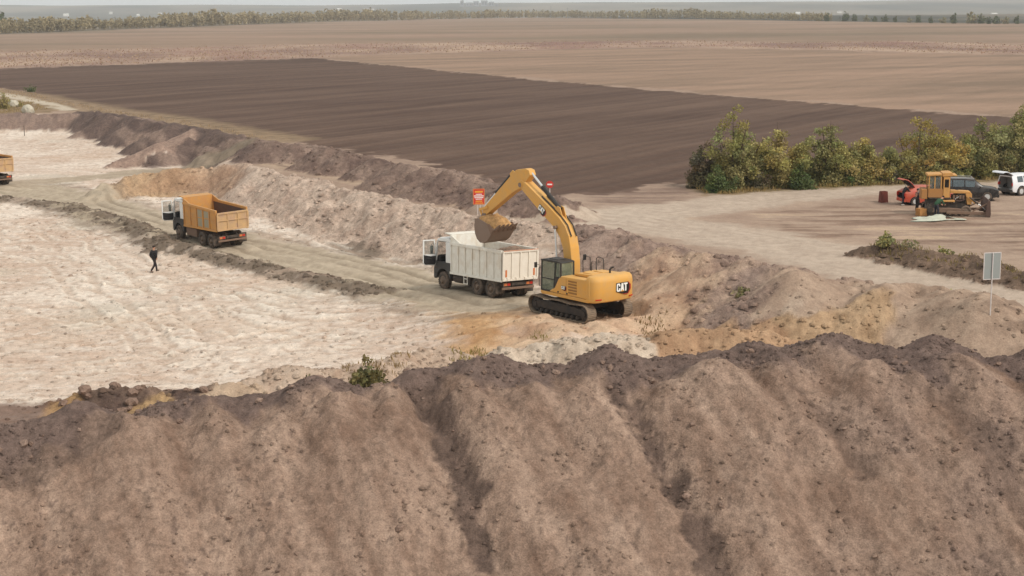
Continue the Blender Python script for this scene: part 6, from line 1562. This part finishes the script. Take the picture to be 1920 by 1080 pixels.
# ------------------------------------------------------------------ vegetation
def leaf_mat(name, rgb, vary=0.35):
    m, nt, bs = new_mat(name); bs.inputs["Roughness"].default_value = 0.8; bs.inputs["Specular IOR Level"].default_value = 0.15
    at = nt.nodes.new("ShaderNodeAttribute"); at.attribute_name = "tone"
    mx = nt.nodes.new("ShaderNodeMix"); mx.data_type = 'RGBA'; mx.blend_type = 'MULTIPLY'; mx.inputs[0].default_value = 1.0
    mx.inputs[6].default_value = lin(*rgb) + (1,)
    nt.links.new(at.outputs["Color"], mx.inputs[7]); nt.links.new(mx.outputs[2], bs.inputs["Base Color"])
    out = nt.nodes["Material Output"]; tl = nt.nodes.new("ShaderNodeBsdfTranslucent"); ms = nt.nodes.new("ShaderNodeMixShader"); ms.inputs[0].default_value = 0.3
    nt.links.new(mx.outputs[2], tl.inputs["Color"]); nt.links.new(bs.outputs[0], ms.inputs[1]); nt.links.new(tl.outputs[0], ms.inputs[2]); nt.links.new(ms.outputs[0], out.inputs["Surface"])
    return m
M['bark'] = clod_mat("grey_brown_bark", (104, 88, 74), 0.25, 5)
def quads_mesh(name, c, u, v, tone, mat, parent=None):
    """leaf quads: centres c, half axes u, v, colour tone per leaf"""
    n = len(c); P = np.stack([c - u - v * 0.6, c + u * 0.2 - v, c + u + v * 0.5, c - u * 0.3 + v], 1).reshape(-1, 3)
    me = bpy.data.meshes.new(name); me.vertices.add(4 * n); me.vertices.foreach_set("co", P.astype(np.float32).ravel())
    me.loops.add(4 * n); me.loops.foreach_set("vertex_index", np.arange(4 * n, dtype=np.int32))
    me.polygons.add(n); me.polygons.foreach_set("loop_start", np.arange(0, 4 * n, 4, dtype=np.int32)); me.update(calc_edges=True)
    a = me.attributes.new("tone", 'FLOAT_COLOR', 'POINT'); t4 = np.repeat(np.concatenate([tone, np.ones((n, 1))], 1), 4, 0)
    a.data.foreach_set("color", t4.astype(np.float32).ravel()); me.materials.append(mat)
    o = bpy.data.objects.new(name, me); COL.objects.link(o)
    if parent: o.parent = parent
    return o
def rand_axes(rs, n, size, droop=0.0):
    a = rs.normal(size=(n, 3)); a /= np.linalg.norm(a, axis=1)[:, None]
    b = rs.normal(size=(n, 3)); b -= a * (a * b).sum(1)[:, None]; b /= np.linalg.norm(b, axis=1)[:, None]
    s = (size * rs.uniform(0.6, 1.3, n))[:, None]
    return a * s, b * s * 0.6
def make_tree(name, h, w, seed, mat, leafn, leaf, tip=None, low=0.1, sparse=0.0, lobes=None):
    """several stems from the ground, leafy lobes spread along them; h height, w width"""
    rs = np.random.RandomState(seed); root = empty(name)
    nst = int(lobes or max(4, round(w * 1.5)))
    tr_ = MB(); cs = []; us = []; vs = []; tn = []
    lob = []
    for k in range(nst):
        a = rs.uniform(0, 2 * math.pi); rr = w * 0.47 * math.sqrt(rs.uniform(0, 1)); hx, hy = rr * math.cos(a), rr * math.sin(a)
        hz = h * rs.uniform(0.62, 1.0) * (1 - 0.45 * (rr / (w * 0.5)) ** 2)
        if k == 0: hx *= 0.2; hy *= 0.2; hz = h
        p0 = (hx * 0.15, hy * 0.15, -0.15); p1 = (hx * 0.5 + rs.uniform(-.2, .2), hy * 0.5 + rs.uniform(-.2, .2), hz * 0.45); p2 = (hx, hy, hz * 0.93)
        tr_.tube([p0, p1, p2], [0.035 * h ** 0.6, 0.022 * h ** 0.6, 0.008], 6)
        for j in range(int(3 + 2.2 * hz / 1.5)):
            t = low + (1 - low) * (j + rs.uniform(0, 1)) / (3 + 2.2 * hz / 1.5)
            q = np.array(p0) * (1 - t) ** 2 + 2 * np.array(p1) * t * (1 - t) + np.array(p2) * t * t
            off = rs.normal(size=3) * np.array([0.24, 0.24, 0.10]) * w * 0.42 * (1.1 - 0.75 * t)
            q2 = q + off; q2[2] = max(q2[2], 0.2)
            lob.append((q2, rs.uniform(0.40, 0.72) * (0.75 + 0.09 * w) * (1.15 - 0.55 * t), t))
            tr_.tube([tuple(q), tuple(q2)], [0.012 * h ** 0.5, 0.004], 5)
    tr_.build("trunk", M['bark'], root, smooth=True)
    tot = sum(l[1] ** 2 for l in lob)
    for (q, r, t) in lob:
        n = max(6, int(leafn * r * r / tot * (1 - sparse * t)))
        d = rs.normal(size=(n, 3)); d /= np.linalg.norm(d, axis=1)[:, None]; d *= (rs.uniform(0, 1, n) ** 0.45)[:, None] * r * np.array([1.05, 1.05, 0.85])
        c = q + d; c[:, 2] = np.maximum(c[:, 2], 0.04); u, v = rand_axes(rs, n, leaf)
        base = rs.uniform(0.75, 1.25)
        tone = np.ones((n, 3)) * base * rs.uniform(0.7, 1.3, n)[:, None]
        tone[:, 0] *= rs.uniform(0.86, 1.10); tone[:, 2] *= rs.uniform(0.8, 1.1)
        if tip is not None and t > 0.62 and rs.uniform() < 0.7: tone *= np.array(tip)
        cs.append(c); us.append(u); vs.append(v); tn.append(tone)
    quads_mesh("crown", np.concatenate(cs), np.concatenate(us), np.concatenate(vs), np.concatenate(tn), mat, root)
    return root
M['olive'] = leaf_mat("olive_leaves", (154, 147, 98)); M['yellowgreen'] = leaf_mat("yellowing_leaves", (172, 158, 102))
M['green'] = leaf_mat("deep_green_leaves", (104, 116, 74)); M['dim'] = leaf_mat("dull_brown_green_leaves", (128, 115, 92))
M['scrub'] = leaf_mat("dusty_scrub_leaves", (126, 118, 80)); M['weedy'] = leaf_mat("dusty_weed_leaves", (150, 140, 104)); M['dry'] = leaf_mat("dry_grass_blades", (182, 160, 130)); M['greyolive'] = leaf_mat("hazy_olive_leaves", (158, 148, 118)); M['darkgreen'] = leaf_mat("dark_bush_leaves", (104, 110, 76))
TREES = [  # base px, base py, top py, width px, leaf, label, tip tint, sparse
    (1378, 354, 196, 92, 'olive', "tall thin-topped olive tree standing leftmost in the row above the road", None, 0.55),
    (1325, 352, 258, 70, 'dim', "low thinning brownish tree at the left end of the row", None, 0.3),
    (1462, 350, 224, 112, 'yellowgreen', "broad yellowing tree, second tall one from the left in the row", None, 0.25),
    (1553, 346, 224, 92, 'olive', "slim olive tree with two pointed tops in the middle of the row", None, 0.35),
    (1622, 342, 254, 92, 'yellowgreen', "low rounded yellow green tree above the rusty bin", None, 0.1),
    (1718, 338, 214, 124, 'yellowgreen', "broad tree with orange tinged top behind the orange red car", (1.10, 0.97, 0.85), 0.2),
    (1790, 332, 262, 60, 'dim', "small brownish bush tree behind the bulldozer cab", None, 0.2),
    (1843, 330, 222, 108, 'olive', "dense olive tree behind the black car", None, 0.2),
    (1908, 326, 184, 134, 'olive', "tallest tree of the row, cut by the right edge", None, 0.15),
    (1415, 352, 268, 80, 'olive', "middling olive tree between the tall thin tree and the broad yellowing tree", None, 0.2),
    (1590, 345, 272, 80, 'yellowgreen', "middling pale tree right behind the slim olive tree", None, 0.2),
    (1668, 340, 272, 80, 'olive', "middling olive tree left of the orange tinged tree", None, 0.2),
    (1775, 334, 262, 80, 'olive', "middling olive tree just right of the orange tinged tree", None, 0.2),
    (1990, 322, 178, 130, 'yellowgreen', None, None, 0.2)]
for i, (px, py, top, wpx, mt, label, tip, sparse) in enumerate(TREES):
    u, v = G(px, py, 2.0); D = math.hypot(u, v); k = F_PX / D
    t = make_tree("tree", (py - top) / k / 0.97, 1.5 * wpx / k, 300 + i, M[mt], int(19000 * (wpx * (py - top)) / 13000), 0.115, tip, 0.04, sparse)
    t.location = (u, v, ground_at(u, v) - 0.05)
    if label is None: label = "yellowing tree just past the right edge of the row"
    tag(t, label, "tree", "trees along the road behind the yard")
BUSH = [(1352, 360, 308, 78, 'green', "dense deep green bush at the foot of the tall leftmost tree"), (1506, 354, 298, 62, 'green', "deep green bush between the yellowing tree and the slim olive tree"),
        (1302, 352, 316, 40, 'dim', "scrubby brown bush where the tree row begins at the left"), (1672, 344, 306, 62, 'dim', "dull purplish bush under the orange tinged tree"), (1590, 346, 304, 48, 'green', "small green bush below the slim olive tree"),
        (1765, 336, 300, 50, 'green', "small green bush just left of the bulldozer cab roof"), (1880, 332, 292, 60, 'dim', "dull brown bush left of the white car"), (1420, 354, 310, 60, 'dim', "brownish bush between the tall thin tree and the broad yellowing tree"),
        (692, 706, 644, 84, 'scrub', "loose olive bush on the edge of the pale sand pit"), (590, 706, 686, 26, 'weedy', "tiny green bush on the sand lip left of the olive bush"),
        (6, 204, 172, 40, 'yellowgreen', "bright green bush at the left edge above the rocks"), (58, 172, 155, 30, 'darkgreen', "dark round bush on the verge of the ploughed field"), (36, 200, 188, 18, 'yellowgreen', "small yellowish bush beside the pale track"),
        (1146, 656, 642, 20, 'weedy', "tiny green bush on the white sand lumps"), (1662, 476, 450, 34, 'olive', "scraggy weed bush on the left end of the low dark ridge"), (1702, 480, 464, 34, 'weedy', "low green weed bush on the low dark ridge"),
        (1768, 492, 468, 26, 'olive', "small olive weed bush halfway along the low dark ridge"), (1795, 562, 548, 24, 'weedy', "small green bush beside the grey sign panel"), (1390, 606, 596, 14, 'weedy', "tiny green bush in the dug hollow below the bank")]
for i, (px, py, top, wpx, mt, label) in enumerate(BUSH):
    z = 2.0 if py < 480 else 1.2
    u, v = G(px, py, z)
    for _ in range(6): z = ground_at(u, v); u, v = G(px, py, z)
    k = F_PX / math.hypot(u, v); hh_ = (py - top) / k
    t = make_tree("bush", hh_, wpx / k, 400 + i, M[mt], int(max(160, min(3600, (0.9 if mt not in ('weedy', 'scrub') else 0.28 if mt == 'weedy' else 0.42) * wpx * (py - top)))), 0.10 if k > 18 else 0.12, None, 0.02, 0.1, max(5, int(wpx / k * 2.2)))
    t.location = (u, v, ground_at(u, v) - 0.03); tag(t, label, "bush")

def grass(name, areas, seed, label, mats):
    """tufts of thin upright blades scattered over patches of ground"""
    rs = np.random.RandomState(seed); cs = []; us = []; vs = []; tn = []
    for (poly, z, dens, hgt, tone) in areas:
        P = [G(p[0], p[1], z) for p in poly]; xs = [p[0] for p in P]; yy = [p[1] for p in P]
        n = int(dens * (max(xs) - min(xs)) * (max(yy) - min(yy)))
        x = rs.uniform(min(xs), max(xs), n); y = rs.uniform(min(yy), max(yy), n)
        keep = (poly_sdf(x, y, P) > 0) & (fbm(x * 0.5, y * 0.5, 3, seed) > -0.15); x, y = x[keep], y[keep]
        zz = np.array([ground_at(a, b) for a, b in zip(x, y)])
        for _ in range(3):
            n = len(x); h = hgt * rs.uniform(0.5, 1.3, n); dx = rs.normal(size=(n, 2)) * 0.10
            cs.append(np.stack([x + dx[:, 0], y + dx[:, 1], zz + h * 0.42], 1))
            us.append(np.stack([rs.normal(size=n) * 0.15 * h, rs.normal(size=n) * 0.15 * h, h * 0.5], 1)); a = rs.uniform(0, 6.28, n)
            vs.append(np.stack([np.cos(a), np.sin(a), np.zeros(n)], 1) * 0.022)
            tn.append(np.array(tone)[None, :] * rs.uniform(0.65, 1.25, n)[:, None])
    o = quads_mesh(name, np.concatenate(cs), np.concatenate(us), np.concatenate(vs), np.concatenate(tn), mats)
    tag(o, label, "grass", kind="stuff"); return o
grass("dry_grass", [([(1290, 350), (1500, 340), (1700, 326), (2000, 314), (2000, 332), (1700, 345), (1500, 357), (1330, 366)], 2.0, 14, 0.38, (0.85, 0.80, 0.50)),
                    ([(0, 166), (60, 176), (120, 190), (240, 212), (360, 230), (500, 260), (500, 264), (360, 240), (240, 220), (120, 198), (60, 188), (0, 178)], 2.0, 1.6, 0.35, (0.86, 0.80, 0.72)),
                    ([(-40, 184), (60, 192), (90, 206), (40, 213), (-40, 213)], 2.0, 4, 0.35, (0.75, 0.72, 0.5)),
                    ([(1620, 468), (1720, 464), (1850, 494), (1920, 512), (1920, 530), (1800, 505), (1640, 480)], 2.4, 10, 0.28, (0.62, 0.62, 0.36))], 7, "dry grass along the field verge and at the foot of the trees", M['dry'])
grass("green_weeds", [([(850, 655), (900, 640), (930, 660), (900, 690), (840, 690)], 0.7, 22, 0.22, (0.62, 0.66, 0.36)), ([(975, 640), (1010, 626), (1030, 640), (1000, 655)], 1.0, 26, 0.22, (0.62, 0.66, 0.36)),
                      ([(1190, 610), (1250, 606), (1260, 625), (1210, 632)], 1.0, 16, 0.2, (0.52, 0.48, 0.32)), ([(640, 690), (760, 672), (780, 700), (660, 722)], 0.8, 16, 0.28, (0.68, 0.62, 0.40))], 8, "faint green weeds on the ochre sand below the excavator", M['dry'])

# weeds of the reddish strip between the far fields: low clumps
rs = np.random.RandomState(5)
sel = np.where((zone == 5) & (np.abs(gx / gy) < 0.37))[0]
pick = rs.choice(sel, 9000, replace=True)
c = np.stack([gx[pick] + rs.uniform(-2, 2, 9000), gy[pick] + rs.uniform(-4, 4, 9000), gz[pick] + 0.35], 1)
u, v = rand_axes(rs, 9000, 0.27)
tone = np.where(rs.uniform(0, 1, 9000)[:, None] < 0.55, np.array([[0.80, 0.68, 0.74]]), np.array([[0.95, 0.92, 0.95]])) * rs.uniform(0.75, 1.15, 9000)[:, None]
o = quads_mesh("field_weeds", c, u, v, tone, M['dry']); tag(o, "reddish weeds in the strip between the far fields", "weeds", kind="stuff")

# ------------------------------------------------------------------ tree belt on the horizon
beltx = np.array([-250, 0, 200, 400, 640, 800, 1000, 1280, 1500, 1700, 1920, 2200]); belty = np.array([70, 63, 56, 49, 41, 37, 33.5, 35, 39, 41.5, 43, 46])
belth = np.array([26, 24, 23, 24, 20, 17, 13, 16, 14, 12, 12, 12])
rs = np.random.RandomState(77); cs = []; us = []; vs = []; tn = []
for k in range(2300):
    px = rs.uniform(-240, 1560); py = np.interp(px, beltx, belty) - rs.uniform(0, 1.5)
    u0, v0 = G(px, py, 2.0); kk = F_PX / math.hypot(u0, v0); hgt = np.interp(px, beltx, belth) / kk * rs.uniform(0.68, 1.12) * (0.95 + 0.10 * math.sin(px * 0.021) + 0.08 * math.sin(px * 0.083)); w = hgt * rs.uniform(0.13, 0.27)
    z0 = ground_at(u0, v0); n = 28
    d = rs.normal(size=(n, 3)); d /= np.linalg.norm(d, axis=1)[:, None]; d *= (rs.uniform(0, 1, n) ** 0.4)[:, None]
    c = np.array([u0, v0, z0 + hgt * 0.54]) + d * np.array([w, w, hgt * 0.48]); uu, vv = rand_axes(rs, n, hgt * 0.11)
    # tall belts: bare stems show low down
    cs.append(c); us.append(uu); vs.append(vv)
    tone = np.array([1.04, 0.97, 0.9]) * rs.uniform(0.7, 1.15); tn.append(tone[None, :] * rs.uniform(0.75, 1.25, n)[:, None])
    st = np.array([[u0, v0, z0 + hgt * 0.25]]); cs.append(st); us.append(np.array([[0.0, 0.0, hgt * 0.27]])); vs.append(np.array([[0.16, 0, 0]])); tn.append(np.array([[0.8, 0.72, 0.7]]))
o = quads_mesh("tree_belt", np.concatenate(cs), np.concatenate(us), np.concatenate(vs), np.concatenate(tn), M['greyolive']); tag(o, "long belt of greyish trees beyond the far field", "trees", kind="stuff")
# single bushes and trees at the right end of the belt and a lone dark tree at the left
base = []
for k in range(4): base.append(make_tree("far_tree", 8.0, 7.5 + k, 500 + k, M['darkgreen' if k < 3 else 'greyolive'], 420, 0.55, None, 0.02, 0.05, 9))
FT = [(1552, 40.5, 17, 0), (1585, 40, 20, 1), (1602, 40, 15, 2), (1625, 40.5, 14, 3), (1660, 41, 15, 1), (1680, 41.5, 13, 0), (1705, 42, 11, 3), (1722, 42, 16, 2), (1745, 42.5, 14, 1), (1768, 42.5, 13, 3), (1790, 43, 21, 0), (1822, 43, 24, 3), (1840, 43, 20, 1), (1868, 43.5, 17, 2), (1885, 43.5, 15, 3), (1908, 43.5, 17, 0), (1932, 44, 16, 1), (1535, 40, 12, 3), (1640, 41, 12, 2), (1855, 43.5, 14, 0)]
usedb = set(); FTL = []
for i, (px, py, hp_, kd) in enumerate(FT):
    t = base[kd] if kd not in usedb else copy_tree(base[kd]); usedb.add(kd)
    u0, v0 = G(px, py, 2.0); kk = F_PX / math.hypot(u0, v0); s = hp_ / kk / 8.0
    t.location = (u0, v0, ground_at(u0, v0) - 0.2); t.scale = (s, s, s); t.rotation_euler = (0, 0, i * 1.3)
    FTL.append((px, t))
ORD = ["first", "second", "third", "fourth", "fifth", "sixth", "seventh", "eighth", "ninth", "tenth", "eleventh", "twelfth", "thirteenth", "fourteenth", "fifteenth", "sixteenth", "seventeenth", "eighteenth", "nineteenth", "twentieth"]
for i, (px, t) in enumerate(sorted(FTL, key=lambda q: -q[0])):
    tag(t, "bushy tree along the far field edge, %s from the right" % ORD[i], "tree", "bushy trees along the far field")
t = make_tree("far_tree", 8.0, 6.5, 520, M['darkgreen'], 420, 0.55, None, 0.02, 0.0, 9); u0, v0 = G(4, 36, 0); u0, v0 = u0 * 0.5, v0 * 0.5
u0, v0 = G(4, 55, 2.0); kk = F_PX / math.hypot(u0, v0); t.location = (u0, v0, ground_at(u0, v0)); t.scale = (34 / kk / 8.0,) * 3; tag(t, "lone dark tree above the belt at the far left", "tree")

# ------------------------------------------------------------------ far village, works and masts
M['far_wall'] = paint("pale_far_wall", (226, 222, 214), 0.8, 0.05); M['far_roof'] = paint("far_roof", (128, 120, 116), 0.8, 0.05); M['far_grey'] = paint("grey_concrete", (140, 142, 146), 0.9, 0.05); M['far_win'] = paint("dark_far_window", (70, 74, 80), 0.5, 0.0)
def far_spot(px, py):
    """walk out along the sight line until the ground there shows at that height"""
    for D in range(2600, 8200, 40):
        d = FWD * F_PX + RT * (px - 960) - UP * (py - 540); t = D / d[1]; x_, y_ = d[0] * t, d[1] * t; z_ = CAM_Z + d[2] * t
        g = ground_at(x_, y_)
        if z_ <= g: return x_, y_, g, D
    return x_, y_, g, D
HSL = []
for i, (px, py, wpx, hpx) in enumerate([(124, 31, 9, 5), (208, 27, 5, 7), (259, 31, 5, 4), (692, 19, 18, 4), (636, 20, 8, 4), (300, 27, 7, 4), (1496, 27, 8, 4), (1574, 25, 9, 5), (1864, 29, 10, 4), (1508, 33, 5, 5)]):
    x_, y_, g, D = far_spot(px, py); k = F_PX / D; hw, hh_ = wpx / k / 2, hpx / k
    hs = empty("far_house", (x_, y_, g - 1.0))
    m = MB(); m.box(-hw, hw, -hw * 0.7, hw * 0.7, 0, hh_ * 0.7 + 1); m.build("wall", M['far_wall'], hs)
    m = MB(); m.prism([(-hw * 0.8, hh_ * 0.7 + 1.01), (hw * 0.8, hh_ * 0.7 + 1.01), (0, hh_ + 1.4)], -hw * 1.05, hw * 1.05, 'yz'); m.build("roof", M['far_roof'] if i % 2 else M['far_wall'], hs)
    HSL.append((px, hs))
for i, (px, hs) in enumerate(sorted(HSL, key=lambda q: q[0])):
    tag(hs, "tiny pale house beyond the tree belt, %s from the left" % ORD[i], "house", "pale houses in the far village")
x_, y_, g, D = far_spot(900, 12); k = F_PX / D
wk = empty("works_building", (x_, y_, g - 2))
for (a, b, h_) in ((-36, -30, 11), (-26, -14, 7), (-12, -2, 9.5), (2, 14, 10.5), (16, 26, 8), (28, 34, 5)):
    m = MB(); m.box(a / k, b / k, -12, 12, 0, h_ / k + 2); bb = m.build("block", M['far_grey'], wk)
    for q in range(2):
        m = MB(); m.box(a / k + (b - a) / k * (0.15 + 0.45 * q), a / k + (b - a) / k * (0.40 + 0.45 * q), -12.4, -12.05, h_ / k * 0.35, h_ / k * 0.8); m.build("window_band", M['far_win'], bb)
tag(wk, "grey works buildings on the skyline", "building")
for i, (px, py, hpx) in enumerate([(1033, 30, 22), (1064, 31, 20), (713, 33, 22)]):
    u0, v0 = G(px, py + 3, 2.0); kk = F_PX / math.hypot(u0, v0); h_ = hpx / kk
    mt = empty("mast", (u0, v0, ground_at(u0, v0) - 0.3))
    m = MB(); m.tube([(0, 0, 0), (0, 0, h_)], [0.35, 0.2], 6); m.build("pole", M['far_grey'], mt)
    m = MB(); m.bar((-1.5, 0, h_ * 0.9), (1.5, 0, h_ * 0.9), 0.2, 0.2); m.build("cross_arm", M['far_grey'], mt)
    tag(mt, ["thin grey mast beyond the belt, left one of the close pair", "thin grey mast beyond the belt, right one of the close pair", "single thin grey mast beyond the belt left of the works"][i], "mast")

# ------------------------------------------------------------------ clods and crumbs of soil
M['clod'] = clod_mat("dark_soil_clod", (146, 121, 106), 0.25, 5); M['clod_pale'] = clod_mat("pale_soil_clod", (164, 138, 122), 0.25, 5)
lumps = []
for k in range(8):
    m = MB(); m.blob((0, 0, 0.15), (0.5, 0.42, 0.36), 40 + k, 2, 0.26)
    me = bpy.data.meshes.new("clod"); me.from_pydata(m.v, [], m.f); me.update()
    for p_ in me.polygons: p_.use_smooth = False
    me.materials.append(M['clod'] if k % 4 else M['clod_pale']); lumps.append(me)
rs = np.random.RandomState(99)
sel = np.where((zone == 9) & (np.abs(gx / gy) < 0.36) & (gy > 41) & (gy < 62))[0]
dens = np.clip(0.25 + 1.6 * nb[sel] + 0.8 * fresh[sel] + 0.35 * sstep(0, 12, gx[sel]) + 1.2 * fbm(gx[sel] * 0.7, gy[sel] * 0.7, 3, 188), 0.04, None) ** 1.5; dens /= dens.sum()
pick = rs.choice(sel, 290, replace=False, p=dens)
for i, q in enumerate(pick):
    o = bpy.data.objects.new("clod", lumps[i % 8]); COL.objects.link(o); o.parent = SHEETS['spoil_heap']
    s = 0.15 + 0.26 * rs.uniform() ** 3.0
    o.location = (gx[q], gy[q], gz[q] - 0.05 * s); o.scale = (s, s * rs.uniform(0.7, 1.1), s * rs.uniform(0.6, 1.0)); o.rotation_euler = (rs.uniform(-.5, .5), rs.uniform(-.5, .5), rs.uniform(0, 6.28))
def crumbs(name, sel, n, smin, smax, cols, seed, parent, weights=None, power=3.0):
    """many small angular lumps as one mesh; cols: array of base colours sampled from the ground under each"""
    rs = np.random.RandomState(seed); q = rs.choice(sel, n, replace=True, p=weights)
    ang = np.arange(5) * 2 * np.pi / 5
    base = np.concatenate([np.stack([np.cos(ang), np.sin(ang) * 0.85, -0.2 + 0 * ang], 1), np.stack([0.72 * np.cos(ang + 0.5), 0.62 * np.sin(ang + 0.5), 0.34 + 0 * ang], 1), [[0.05, 0.0, 0.52]]]).astype(np.float32)
    fc = np.array([f for k in range(5) for f in ((k, (k + 1) % 5, 5 + k), ((k + 1) % 5, 5 + (k + 1) % 5, 5 + k), (5 + k, 5 + (k + 1) % 5, 10))])
    a = rs.uniform(0, 6.28, n); s = smin + (smax - smin) * rs.uniform(0, 1, n) ** power
    B = base[None] * (1 + rs.uniform(-.32, .32, (n, 11, 3))) * s[:, None, None]
    X = B[..., 0] * np.cos(a)[:, None] - B[..., 1] * np.sin(a)[:, None] + (gx[q] + rs.uniform(-.1, .1, n))[:, None]
    Yy = B[..., 0] * np.sin(a)[:, None] + B[..., 1] * np.cos(a)[:, None] + gy[q][:, None]; Z = B[..., 2] + gz[q][:, None]
    P = np.stack([X, Yy, Z], -1).reshape(-1, 3); Fc = (fc[None] + (np.arange(n) * 11)[:, None, None]).reshape(-1, 3)
    me = bpy.data.meshes.new(name); me.vertices.add(len(P)); me.vertices.foreach_set("co", P.astype(np.float32).ravel())
    me.loops.add(Fc.size); me.loops.foreach_set("vertex_index", Fc.astype(np.int32).ravel()); me.polygons.add(len(Fc)); me.polygons.foreach_set("loop_start", np.arange(0, Fc.size, 3, dtype=np.int32)); me.update(calc_edges=True)
    tone = rs.uniform(cols[0], cols[1], n)
    C_ = np.repeat(np.concatenate([col[q] * tone[:, None], np.ones((n, 1))], 1), 11, 0)
    at = me.attributes.new("soil", 'FLOAT_COLOR', 'POINT'); at.data.foreach_set("color", C_.astype(np.float32).ravel())
    me.materials.append(M_SOIL); o = bpy.data.objects.new(name, me); COL.objects.link(o); o.parent = parent; o["kind"] = "stuff"
    return o
crumbs("soil_crumbs", sel, 15000, 0.012, 0.12, (0.70, 1.08), 1, SHEETS['spoil_heap'], dens)
sel = np.where((zone == 8) & (gy < 175) & (np.abs(gx / gy) < 0.36))[0]; crumbs("soil_lumps", sel, 4200, 0.04, 0.30, (0.72, 1.12), 2, SHEETS['earth_bank'])
sel = np.where((zone == 0) & (gy < 170) & (np.abs(gx / gy) < 0.36))[0]; crumbs("sand_lumps", sel, 4500, 0.03, 0.20, (0.7, 1.05), 3, SHEETS['sand_pit_floor'])
sel = np.where((zone == 10))[0]; crumbs("sand_lumps", sel, 2800, 0.03, 0.22, (0.7, 1.1), 4, SHEETS['sand_heap'])
sel = np.where((zone == 1) & (AUX['mud'] > 0.3) & (np.abs(gx / gy) < 0.36))[0]; crumbs("mud_lumps", sel, 1800, 0.04, 0.26, (0.6, 1.1), 5, SHEETS['haul_road'])
# a few pale stones lying on the heap, and clods on the small berm at the left
sel = np.where((AUX['clodberm'] > 0.5))[0]
if len(sel):
    pick = rs.choice(sel, 26, replace=False)
    for i, q in enumerate(pick):
        o = bpy.data.objects.new("clod", lumps[1 + i % 3]); COL.objects.link(o); o.parent = SHEETS['earth_bank']; s = 0.28 + 0.45 * rs.uniform() ** 2
        o.location = (gx[q], gy[q], gz[q]); o.scale = (s, s, s * 0.9); o.rotation_euler = (rs.uniform(-.5, .5), rs.uniform(-.5, .5), rs.uniform(0, 6.28))

# ------------------------------------------------------------------ haze
def haze_box():
    me = bpy.data.meshes.new("haze")
    x0, x1, y0, y1, z0, z1 = -5200, 5200, -60, 9600, -70, 100
    v = [(x, y, z) for z in (z0, z1) for y in (y0, y1) for x in (x0, x1)]
    me.from_pydata(v, [], [(0, 2, 3, 1), (4, 5, 7, 6), (0, 1, 5, 4), (1, 3, 7, 5), (3, 2, 6, 7), (2, 0, 4, 6)])
    o = bpy.data.objects.new("haze", me); COL.objects.link(o)
    m = bpy.data.materials.new("haze_air"); m.use_nodes = True
    nt = m.node_tree; nt.nodes.clear()
    out = nt.nodes.new("ShaderNodeOutputMaterial"); pv = nt.nodes.new("ShaderNodeVolumePrincipled")
    pv.inputs["Color"].default_value = (0.94, 0.975, 1.0, 1); pv.inputs["Density"].default_value = 0.0001
    nt.links.new(pv.outputs[0], out.inputs["Volume"])
    me.materials.append(m)
    tag(o, "thin grey haze over the far fields and hills", "haze", kind="stuff")
    return o
haze_box()
